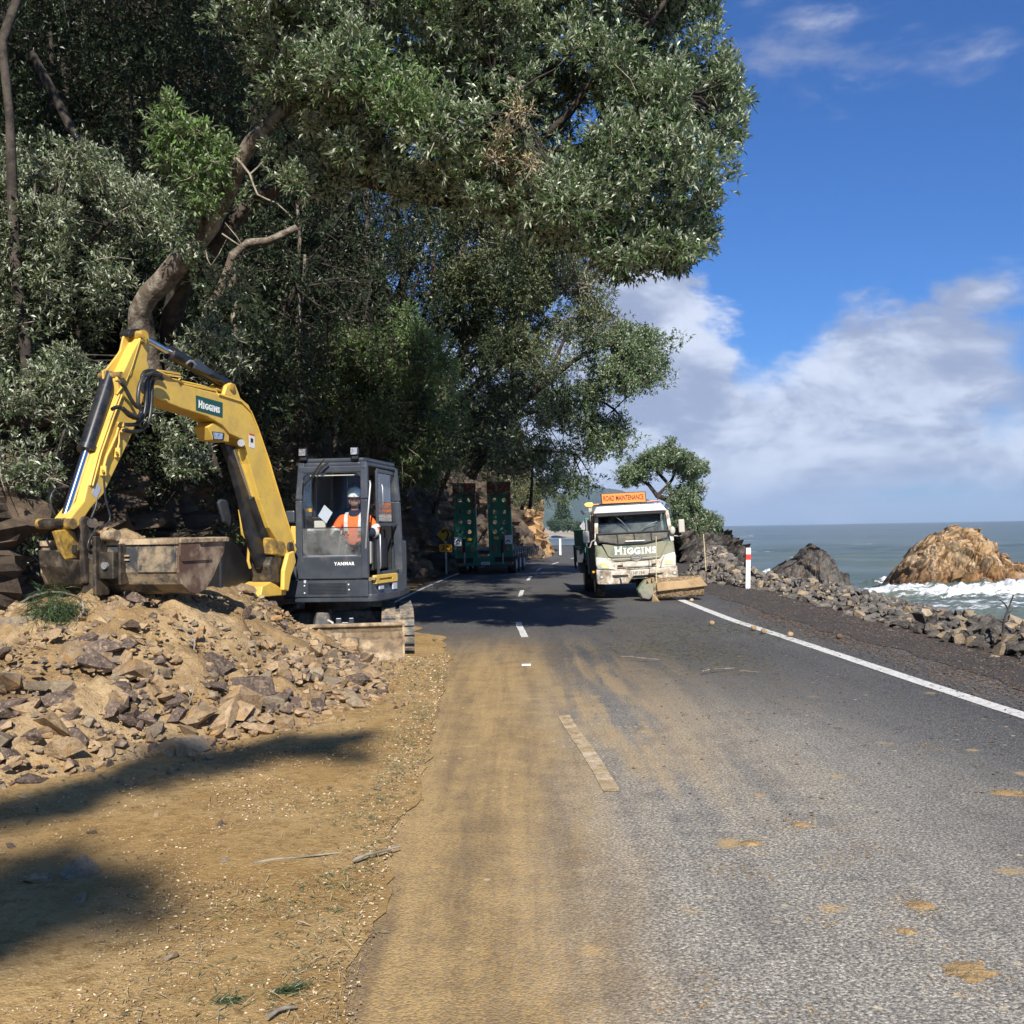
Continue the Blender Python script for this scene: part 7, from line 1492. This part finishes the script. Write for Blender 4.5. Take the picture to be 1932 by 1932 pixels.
def person(loc, yaw, label, hands, elbows, head_yaw=0., helmet=True):
    """seated figure; local x to picture right, -y forward, z up from the hip"""
    Mx = Matrix.Translation(loc) @ Matrix.Rotation(math.radians(yaw), 4, 'Z')
    t = thing('person', loc, label, 'person')
    J = {'pelvis': (0, 0, .02, .15, .12), 'belly': (0, -.03, .20, .165, .125), 'chest': (0, -.03, .40, .17, .115), 'neck0': (0, -.02, .52, .075, .07), 'neck1': (0, -.035, .60, .055, .055), 'head0': (0, -.05, .66, .06, .075), 'head1': (0, -.055, .74, .078, .092), 'head2': (0, -.05, .81, .07, .085), 'head3': (0, -.045, .85, .04, .05)}
    E = [('pelvis', 'belly'), ('belly', 'chest'), ('chest', 'neck0'), ('neck0', 'neck1'), ('neck1', 'head0'), ('head0', 'head1'), ('head1', 'head2'), ('head2', 'head3')]
    for s_, sx in (('l', -1), ('r', 1)):
        el, ha = Vector(elbows[s_]), Vector(hands[s_]); sh = Vector((sx*.19, -.02, .465)); d = (ha-el).normalized(); wr = ha-d*.02
        J['sh'+s_] = (*sh, .062); J['up'+s_] = (*sh.lerp(el, .55), .050); J['el'+s_] = (*el, .044); J['fa'+s_] = (*el.lerp(wr, .5), .038); J['wr'+s_] = (*wr, .027, .024); J['pa'+s_] = (*(wr+d*.055), .034, .020)
        E += [('chest', 'sh'+s_), ('sh'+s_, 'up'+s_), ('up'+s_, 'el'+s_), ('el'+s_, 'fa'+s_), ('fa'+s_, 'wr'+s_), ('wr'+s_, 'pa'+s_)]
        side = Vector((1, 0, 0)); side = (side-d*side.dot(d)).normalized(); dn = Vector((0, 0, -1))
        for f, (o_, l_) in enumerate(((-.027, .062), (-.009, .074), (.009, .070), (.026, .056))):
            b_ = wr+d*.085+side*o_; k1 = b_+d*l_*.45+dn*.006; k2 = k1+d*l_*.3+dn*.022; k3 = k2+d*l_*.1+dn*.022
            J[f'f{s_}{f}a'] = (*b_, .0095); J[f'f{s_}{f}b'] = (*k1, .0088); J[f'f{s_}{f}c'] = (*k2, .0082); J[f'f{s_}{f}d'] = (*k3, .0072); E += [('pa'+s_, f'f{s_}{f}a'), (f'f{s_}{f}a', f'f{s_}{f}b'), (f'f{s_}{f}b', f'f{s_}{f}c'), (f'f{s_}{f}c', f'f{s_}{f}d')]
        th = wr+d*.03+side*(-sx)*.032; J[f't{s_}a'] = (*th, .011); J[f't{s_}b'] = (*(th+d*.03+side*(-sx)*.015+dn*.01), .0095); J[f't{s_}c'] = (*(th+d*.05+side*(-sx)*.012+dn*.03), .008); E += [('wr'+s_, f't{s_}a'), (f't{s_}a', f't{s_}b'), (f't{s_}b', f't{s_}c')]
        kn, an = Vector((sx*.15, -.36, .09)), Vector((sx*.14, -.27, -.31)); J['hip'+s_] = (sx*.10, -.03, .0, .085); J['th'+s_] = (sx*.13, -.20, .05, .076); J['kn'+s_] = (*kn, .056); J['ca'+s_] = (*kn.lerp(an, .35), .055); J['an'+s_] = (*an, .038); J['to'+s_] = (an.x, an.y-.11, an.z-.05, .04, .03)
        E += [('pelvis', 'hip'+s_), ('hip'+s_, 'th'+s_), ('th'+s_, 'kn'+s_), ('kn'+s_, 'ca'+s_), ('ca'+s_, 'an'+s_), ('an'+s_, 'to'+s_)]
    body = skinmesh('body', J, E, M['skin'], t, Mx)
    # clothes follow the same joints, a little larger
    def grow(keys, edges, g, name, m): return skinmesh(name, {k: (*J[k][:3], J[k][3]+g, (J[k][4] if len(J[k]) > 4 else J[k][3])+g) for k in keys}, edges, m, t, Mx)
    ks = ['pelvis', 'belly', 'chest', 'neck0']; es = [('pelvis', 'belly'), ('belly', 'chest'), ('chest', 'neck0')]; cuff = []
    for s_ in 'lr':
        ks += ['sh'+s_, 'up'+s_, 'el'+s_, 'fa'+s_]; es += [('chest', 'sh'+s_), ('sh'+s_, 'up'+s_), ('up'+s_, 'el'+s_), ('el'+s_, 'fa'+s_)]
    jk = grow(ks, es, .024, 'hi_vis_jacket', M['hivis'])
    for s_ in 'lr':
        grow(['fa'+s_, 'wr'+s_], [('fa'+s_, 'wr'+s_)], .021, 'cuff', M['navy']) if False else None
        f_, w_ = Vector(J['fa'+s_][:3]), Vector(J['wr'+s_][:3]); MB(Mx).tube([f_.lerp(w_, -.15), f_.lerp(w_, .3), f_.lerp(w_, .9), w_], [.067, .066, .054, .046], 14).build('cuff', M['navy'], jk)
        a, b_ = Vector(J['up'+s_][:3]), Vector(J['el'+s_][:3]); c, e_ = Vector(J['el'+s_][:3]), Vector(J['fa'+s_][:3])
        for p, q, t0, t1, r in ((a, b_, .25, .75, .079), (c, e_, .35, .85, .071)): MB(Mx).tube([p.lerp(q, t0), p.lerp(q, (t0+t1)/2), p.lerp(q, t1)], [r, r*1.01, r*.98], 16, cap=False).build('reflective_band', M['reftape'], jk)
        sx = -1 if s_ == 'l' else 1; P_ = [Vector((sx*.095, -.175, .28)), Vector((sx*.10, -.172, .40)), Vector((sx*.105, -.13, .50)), Vector((sx*.11, -.03, .54))]
        m = MB(Mx)
        for p, q in zip(P_[:-1], P_[1:]): m.bar(p, q, .05, .012, up=(0, -1, .3))
        m.build('reflective_strap', M['reftape'], jk)
    MB(Mx).tube([(0, -.03, .505), (0, -.04, .555), (0, -.045, .585)], [.098, .082, .078], 18, cap=False).build('collar', M['navy'], jk)
    ks = ['pelvis', 'belly']; es = [('pelvis', 'belly')]
    for s_ in 'lr': ks += ['hip'+s_, 'th'+s_, 'kn'+s_, 'ca'+s_, 'an'+s_]; es += [('pelvis', 'hip'+s_), ('hip'+s_, 'th'+s_), ('th'+s_, 'kn'+s_), ('kn'+s_, 'ca'+s_), ('ca'+s_, 'an'+s_)]
    grow(ks, es, .016, 'trousers', M['navy'])
    for s_ in 'lr': p = Vector(J['to'+s_][:3]); MB(Mx).ell(p+Vector((0, .05, 0)), (.05, .11, .05)).build('boot', M['black'], t)
    # face, beard, ears, helmet
    Hm = Mx @ Matrix.Translation((0, -.05, .74)) @ Matrix.Rotation(math.radians(head_yaw), 4, 'Z')
    fm = MB(Hm); fm.ell((0, -.005, .0), (.079, .096, .112), 20, 14); fm.ell((0, -.045, -.055), (.055, .055, .055)); fm.ell((0, -.105, -.012), (.015, .020, .028)); fm.ell((0, -.095, .012), (.011, .014, .03))
    for sx in (-1, 1): fm.ell((sx*.081, .0, -.01), (.012, .022, .032)); fm.ell((sx*.036, -.084, .034), (.026, .018, .010)); fm.ell((sx*.045, -.075, -.02), (.022, .02, .02))
    fm.build('face', M['skin'], t)
    for sx in (-1, 1): e_ = MB(Hm).ell((sx*.031, -.091, .018), (.013, .010, .008)).build('eye', M['paper'], t); MB(Hm).ell((sx*.031, -.1, .018), (.006, .004, .006)).build('iris', M['black'], e_)
    bd = MB(Hm); bd.ell((0, -.060, -.078), (.056, .050, .045)); bd.ell((0, -.096, -.045), (.034, .014, .010)); bd.ell((-.062, -.03, -.04), (.022, .04, .05)); bd.ell((.062, -.03, -.04), (.022, .04, .05)); bd.build('beard', M['hair'], t)
    MB(Hm).ell((0, -.1, -.060), (.022, .010, .006)).build('mouth', M['skin'], t); MB(Hm).ell((0, .02, .02), (.083, .085, .10)).build('hair', M['hair'], t)
    if helmet:
        hm = MB(Hm); V = []; n_ = 28; prof = [(.100, .03), (.104, .055), (.103, .085), (.094, .12), (.072, .148), (.04, .165), (.0, .17)]
        pr = [(r, z) for r, z in prof]
        for r, z in pr:
            for k in range(n_): a = 2*math.pi*k/n_; V.append((r*math.sin(a)*.95, -r*math.cos(a)*1.18+.0, z+(.010 if abs(math.sin(a)) < .22 and r > .03 else 0)))
        F = [(j*n_+k, j*n_+(k+1) % n_, (j+1)*n_+(k+1) % n_, (j+1)*n_+k) for j in range(len(pr)-1) for k in range(n_)]; hm.add(V, F, True)
        br = [(r_*math.sin(a)*.95, -r_*math.cos(a)*1.18-(.04*max(0, math.cos(a)) if r_ > .105 else 0), .028-(.012*max(0, math.cos(a)) if r_ > .105 else 0)) for r_ in (.098, .112) for a in [2*math.pi*k/n_ for k in range(n_)]]
        hm.add(br, [(k, (k+1) % n_, n_+(k+1) % n_, n_+k) for k in range(n_)]); hm.build('hard_hat', M['helmet'], t)
    return t
pl_ = H @ Vector((.42, -.30, 1.55)); hp = atY(*Z2(1098, 600), 14.55)
person(Vector((hp.x, 14.58, 1.49)), -4, 'digger operator in orange hi-vis jacket and white hard hat seated in the cab', {'l': (-.10, -.36, .20), 'r': (.20, -.34, .24)}, {'l': (-.30, -.10, .24), 'r': (.33, -.10, .26)}, 12)
pd = T @ Vector((-.50, .98, 1.20)); dr_ = person(pd, 0, 'truck driver in orange hi-vis jacket gripping the steering wheel behind the windscreen', {'l': (-.17, -.36, .26), 'r': (.17, -.36, .30)}, {'l': (-.26, -.14, .18), 'r': (.27, -.14, .20)}, 0, False)
# ---------------------------------------------------------------- debris
def inview(x, y): return y > 3.2 and abs(x/y) < .54
P, SZ, MI = [], [], []
while len(P) < 30000:
    y = 3.3+11*random.random()**1.6; e = verge_x(y); u = random.random()
    x = e - abs(random.gauss(0, .10))+.02 if u < .03 else (e-1.3*random.random() if u < .42 else e-random.random()*5)
    if not inview(x, y) or (inpoly(x, y, TOE)): continue
    P.append((x, y, .022+.02*min(1, max(0, e-x)))); SZ.append((.0022+.011*random.random()**5)*(.6+y/12)); MI.append(random.choice((0, 0, 0, 1, 1, 2)))
gv = stones_mesh('gravel', P, SZ, [M['rock_tan'], M['rock_cream'], M['rock_purple']], None, np.array(MI), nvar=4, n=7); tag(gv, 'scatter of small pale chips over the ochre dirt', 'gravel')
P, SZ = [], []
for k in range(5000):
    y = 8+22*random.random()**1.4; x = wallx(y)-.1-1.6*random.random()**1.7; P.append((x, y, .012)); SZ.append(.008+.02*random.random()**2)
tag(stones_mesh('shoulder_gravel', P, SZ, [M['rock_grey']], nvar=4, n=7), 'scatter of small dark stones on the seaward shoulder', 'gravel')
# leaf litter on the sea side, thin leaves lying flat
def flat_leaves(name, P, L, W, m, label, cat, up=.15):
    P = np.asarray(P); n = len(P); a = rng.uniform(0, 2*np.pi, n); d = np.stack([np.cos(a), np.sin(a), rng.normal(0, up, n)], 1); s_ = np.stack([-np.sin(a), np.cos(a), rng.normal(0, up, n)], 1)
    l = (L*rng.uniform(.5, 1.3, n))[:, None]; w_ = (W*rng.uniform(.6, 1.2, n))[:, None]
    V = np.stack([P, P+d*l*.5+s_*w_*.5+[0, 0, .003], P+d*l, P+d*l*.5-s_*w_*.5+[0, 0, .003]], 1).reshape(-1, 3); k = np.arange(n)*4
    return tag(rawmesh(name, V, np.stack([k, k+1, k+2, k+3], 1), m), label, cat, kind='stuff')
P = []
for k in range(8500):
    y = 7+30*random.random()**1.5; P.append((wallx(y)+.1-1.75*random.random()**1.6, y, .016))
flat_leaves('leaf_litter', P, .042, .016, M['litter'], 'reddish brown fallen leaves over the seaward shoulder', 'leaf litter')
P = []
for k in range(2600):
    y = 10+12*random.random(); P.append((cx(y)+4.9-abs(random.gauss(0, .35)), y, .008))
for k in range(900): y = 6+14*random.random(); P.append((cx(y)+random.uniform(.2, 4.9), y, .006))
flat_leaves('fallen_leaves', P, .05, .018, M['litter'], 'thin scatter of brown leaves on the road', 'fallen leaves')
P = []
for c_ in [gnd(*p) for p in ((1250, 1185), (1290, 1200), (1340, 1190), (1310, 1225), (1380, 1180), (1260, 1170), (1420, 1192), (1500, 1205), (1340, 1240), (1230, 1215), (1180, 1228), (1370, 1260))]:
    for k in range(230): P.append((c_.x+random.gauss(0, .42), c_.y+random.gauss(0, .38), .008))
flat_leaves('green_clippings', P, .10, .008, M['grass'], 'swept scatter of green needles on the far lane in front of the truck', 'pine needles')
# straw and dead stalks along the dirt edge
P = []
for k in range(5200):
    y = 3.3+14*random.random()**1.5; e = verge_x(y); x = e-.03-(1.0*random.random()**.9 if random.random() < .8 else 3*random.random()); 
    if inview(x, y) and not inpoly(x, y, TOE): P.append((x, y, .032))
flat_leaves('straw', P, .075, .0045, M['straw'], 'dry straw and twigs strewn along the edge of the dirt', 'straw', up=.25)
# tufts of flattened weeds
P, Dd = [], []
tuf = [gnd(px, py) for px, py in ((820, 1278), (800, 1330), (755, 1395), (735, 1400), (730, 1480), (690, 1520), (700, 1455), (650, 1560), (690, 1600), (620, 1680), (655, 1700), (560, 1730), (640, 1760), (545, 1885), (480, 1900), (850, 1240), (795, 1215), (770, 1440), (715, 1545), (675, 1640), (575, 1700), (600, 1780))]
for k in range(90): y = 3.6+10*random.random(); tuf.append(Vector((verge_x(y)-.05-.75*random.random(), y, 0)))
for c in tuf:
    for k in range(9): P.append((c.x+random.gauss(0, .09), c.y+random.gauss(0, .10), .025)); Dd.append((random.gauss(0, 1), random.gauss(0, .6), .12))
tag(leaf_mesh('weeds', np.array(P), np.array(Dd), 5, .055, .005, M['grass'], None, spread=.6), 'flattened weedy grass along the edge of the dirt', 'weeds', kind='stuff')
# green pine tufts lying in the foreground dirt
for (px, py, lab) in ((540, 1886, 'green pine needle tuft lying in the dirt at the bottom of the view'), (420, 1910, 'smaller green needle tuft at the bottom left of the larger one')):
    c = gnd(px, py); P = np.array([(c.x+random.gauss(0, .022), c.y+random.gauss(0, .012), .035) for k in range(20)]); Dd = np.array([(1+random.gauss(0, .3), random.gauss(0, .3), .12) for k in range(20)])
    t = thing('needle_tuft', c, lab, 'pine needles'); leaf_mesh('needles', P, Dd, 6, .065, .004, M['needles'], t, spread=.28); MB().tube([c+Vector((-.06, 0, .03)), c+Vector((.05, .01, .035))], .003, 6).build('twig', M['twig'], t)
# pine branch lying on the heap
c = heap_hit(98, 1172); t = thing('pine_branch', c, 'torn green pine branch lying on the left shoulder of the rubble heap', 'pine branch')
ar = [c+Vector((.32*math.cos(a)-.02, .1*math.sin(a), .10+.17*math.sin(a))) for a in np.linspace(-2.4, 2.7, 12)]; MB().tube(ar, .011, 6).build('stem', M['bark'], t)
P = []; Dd = []
for k in range(300): q = random.choice(ar); P.append(tuple(q.lerp(c+Vector((0, -.05, .12)), random.random()*.9)+Vector((random.gauss(0, .04), random.gauss(0, .05), random.gauss(0, .04))))); Dd.append((random.gauss(0, .7), random.gauss(0, .5), -.35))
leaf_mesh('needles', np.array(P), np.array(Dd), 6, .16, .006, M['needles'], t, spread=.35)
# sticks
def stick(px0, py0, px1, py1, r, lab, hop=0., m='twig', name='stick'):
    a, b_ = (heap_hit(px0, py0), heap_hit(px1, py1)) if hop else (gnd(px0, py0, .04), gnd(px1, py1, .03)); mid = a.lerp(b_, .5)+Vector((random.uniform(-.03, .03), random.uniform(-.03, .03), .015+hop))
    a = a+Vector((0, 0, .01)); b_ = b_+Vector((0, 0, .01+hop)); o = MB(); o.tube([a, a.lerp(mid, .5)+Vector((0, .01, .004)), mid, b_], [r, r*.9, r*.8, r*.5], 7, jit=.1); return tag(o.build(name, M[m]), lab, 'stick')
stick(668, 1626, 755, 1600, .010, 'pale stick lying across the edge of the dirt and the road')
stick(478, 1632, 640, 1612, .007, 'long thin dry stalk on the dirt left of the pale stick')
stick(505, 1925, 560, 1905, .010, 'short brown stick at the bottom edge of the dirt')
stick(1170, 1240, 1245, 1246, .009, 'bare twig lying on the road before the sweeper')
stick(1325, 1268, 1385, 1262, .010, 'reddish twig cluster on the far lane', m='bark')
stick(1395, 1268, 1432, 1270, .007, 'thin short twig right of the reddish twigs on the far lane')
for p0, p1, lab in (((365, 1235), (362, 1185), 'upright forked dead twig poking from the middle of the heap'), ((345, 1350), (368, 1290), 'slanting dead stem on the front of the heap')):
    a = heap_hit(*p0); b_ = onplane(p1[0], p1[1], a, Vector((0, 1, 0))); o = MB(); o.tube([a, a.lerp(b_, .5)+Vector((.02, 0, 0)), b_], [.009, .007, .004], 6); o.tube([a.lerp(b_, .5)+Vector((.02, 0, 0)), b_+Vector((-.09, 0, .0))], [.006, .003], 5); tag(o.build('dead_twig', M['twig']), lab, 'twig')
a = heap_hit(680, 1258); stick(640, 1230, 700, 1258, .02, 'thick broken root lying against the digger blade', .02, 'bark_dark')
# cones / fallen balls by the white line
for k, (px, py, lab) in enumerate(((1305, 1136, 'fallen brown cone nearest the sweeper, touching the white line'), (1343, 1180, 'fallen brown cone on the road side of the white line'), (1363, 1180, 'brown cone'), (1422, 1190, 'left of the pair of fallen cones lying on the white line'), (1441, 1196, 'right of the pair of fallen cones lying on the white line'), (1491, 1202, 'lone fallen cone on the shoulder just beyond the white line'), (1583, 1206, 'dark reddish fallen cone farthest right on the shoulder'))):
    if k == 2: continue
    c = gnd(px, py); r = .048; mb = MB(); n_ = 12
    V = [(c.x+r*(1+.10*math.sin(j*5+i*3))*math.sin(math.pi*j/8)*math.cos(2*math.pi*i/n_), c.y+r*(1+.1*math.sin(j*5+i*3))*math.sin(math.pi*j/8)*math.sin(2*math.pi*i/n_), .006+r*.85-r*.85*math.cos(math.pi*j/8)) for j in range(9) for i in range(n_)]
    mb.add(V, [(j*n_+i, j*n_+(i+1) % n_, (j+1)*n_+(i+1) % n_, (j+1)*n_+i) for j in range(8) for i in range(n_)]); tag(mb.build('fallen_cone', M['litter'] if k == 6 else M['rock_tan']), lab, 'cone')
# stray rocks on the dirt
for px, py, s_, k, lab in ((150, 1655, .12, 'a', 'creamy yellow rock glinting on the dirt at the left'), (70, 1668, .10, 't', 'olive tan rock just left of the creamy one'), (150, 1707, .06, 't', 'flat dark tan stone in the soft shade'), (320, 1812, .045, 'a', 'pale pebble alone low on the dirt'), (175, 1575, .045, 'p', 'purple stone on sunlit dirt below the heap'), (300, 1545, .05, 't', 'small brown stone right of the purple one'), (415, 1560, .05, 'p', 'dark stone at the edge of the sunlit strip'), (620, 1490, .04, 'a', 'pale stone on dirt left of the weeds'), (712, 1490, .045, 'a', 'pale stone among the weeds by the road edge'), (425, 1632, .045, 'a', 'pinkish stone beside the long dry stalk'), (820, 1208, .06, 'a', 'pale stone beside the track near the shade'), (800, 1240, .05, 'a', 'cream stone on the dirt beyond the blade'), (20, 1600, .05, 'p', 'flat grey stone at the left border')):
    o = place_rock(random.choice({'a': RPA, 't': RT, 'p': RP}[k]), gnd(px, py, .03), s_, None, 'stray_rock', .2); tag(o, lab, 'rock')
q = gnd(122, 1650, .03); mb = MB(); mb.add([q+Vector((0, 0, 0)), q+Vector((.05, .01, 0)), q+Vector((.055, .02, .085)), q+Vector((.02, .02, .02))], [(0, 1, 2), (1, 3, 2), (0, 2, 3)]); tag(mb.build('stone_flake', M['rock_purple']), 'thin dark flake standing on edge behind the creamy rock', 'stone flake')
# clay lumps and white markers on the road
for px, py, sx, lab in ((1418, 1592, .09, 'brown clay lump squashed on the near lane'), (1835, 1805+30, .15, 'wide clay splat at the lower right of the road'), (1735, 1708, .10, 'clay patch right of centre on the near lane'), (1513, 1557, .08, 'orange clay spot beyond the brown lump'), (1900, 1497, .14, 'orange clay patch at the right border'), (1712, 1758, .06, 'small clay spot below the larger patch')):
    c = gnd(px, py); V = [(c.x, c.y, .012)]; n_ = 60; sx *= .62
    for j, f in ((0, .55), (1, 1.)):
        for i in range(n_): a = 2*math.pi*i/n_; r = sx*f*(1+.55*noise.noise((math.cos(a)*1.7+px, math.sin(a)*1.7, j*2))+(.35*noise.noise((math.cos(a)*7+px, math.sin(a)*7, 4)) if j else 0)); V.append((c.x+r*math.cos(a)*1.15, c.y+r*math.sin(a)*.95, .009 if j == 0 else .0012))
    F = [(0, 1+i, 1+(i+1) % n_) for i in range(n_)]+[(1+i, 1+n_+i, 1+n_+(i+1) % n_, 1+(i+1) % n_) for i in range(n_)]
    mb = MB(); mb.add(V, F, True); tag(mb.build('clay_patch', M['clay']), lab, 'clay')
P, SZ = [], []
for px, py, q_ in ((1418, 1592, 1), (1835, 1835, 1.6), (1735, 1708, 1), (1513, 1557, .8), (1900, 1497, 1.4), (1712, 1758, .6), (1360, 1640, .8), (1430, 1650, .8), (1555, 1635, .5), (1600, 1560, .6), (1400, 1345, .5), (1395, 1370, .6), (1760, 1410, .8), (1300, 1900, .6), (1500, 1910, .9), (1340, 1850, .8), (1080, 1610, .5), (1560, 1740, .7), (1650, 1600, .6), (1440, 1470, .6), (1385, 1385, .5), (1590, 1615, .5), (1540, 1330, .5), (1620, 1470, .5)):
    c = gnd(px, py)
    for k in range(int(80*q_)): P.append((c.x+random.gauss(0, .06*q_+.04), c.y+random.gauss(0, .07*q_+.03), .002)); SZ.append(.004+.011*random.random()**2)
tag(stones_mesh('clay_crumbs', P, SZ, [M['clay']], sq=(1, .8, .25), nvar=4, n=7), 'crumbs of ochre clay trodden over the near lane', 'clay crumbs')
for px, py in ((993, 1256),): 
    c = gnd(px, py); mb = MB(); mb.box((c.x, c.y, .012), (.12, .09, .018)); tag(mb.build('road_stud', M['white'], bevel=.006), 'small white raised stud on the centre of the road', 'road stud')
# ---------------------------------------------------------------- sea air
hm_ = bpy.data.materials.new('sea_haze'); hm_.use_nodes = True; hn = hm_.node_tree; hn.nodes.clear()
pv = hn.nodes.new('ShaderNodeVolumePrincipled'); pv.inputs['Color'].default_value = (.62, .78, 1, 1); pv.inputs['Density'].default_value = 7e-5; pv.inputs['Anisotropy'].default_value = 0.
ho = hn.nodes.new('ShaderNodeOutputMaterial'); hn.links.new(pv.outputs[0], ho.inputs['Volume'])
mb = MB(); mb.bb(-23000, 23000, -23000, 23000, -8, 420); hz_ = mb.build('haze', hm_); hz_['kind'] = 'stuff'; hz_['label'] = 'thin bluish sea haze over the whole coast'; hz_['category'] = 'haze'
print('tris', sum(len(o.data.polygons) for o in bpy.data.objects if o.type == 'MESH'), 'objects', len(bpy.data.objects))
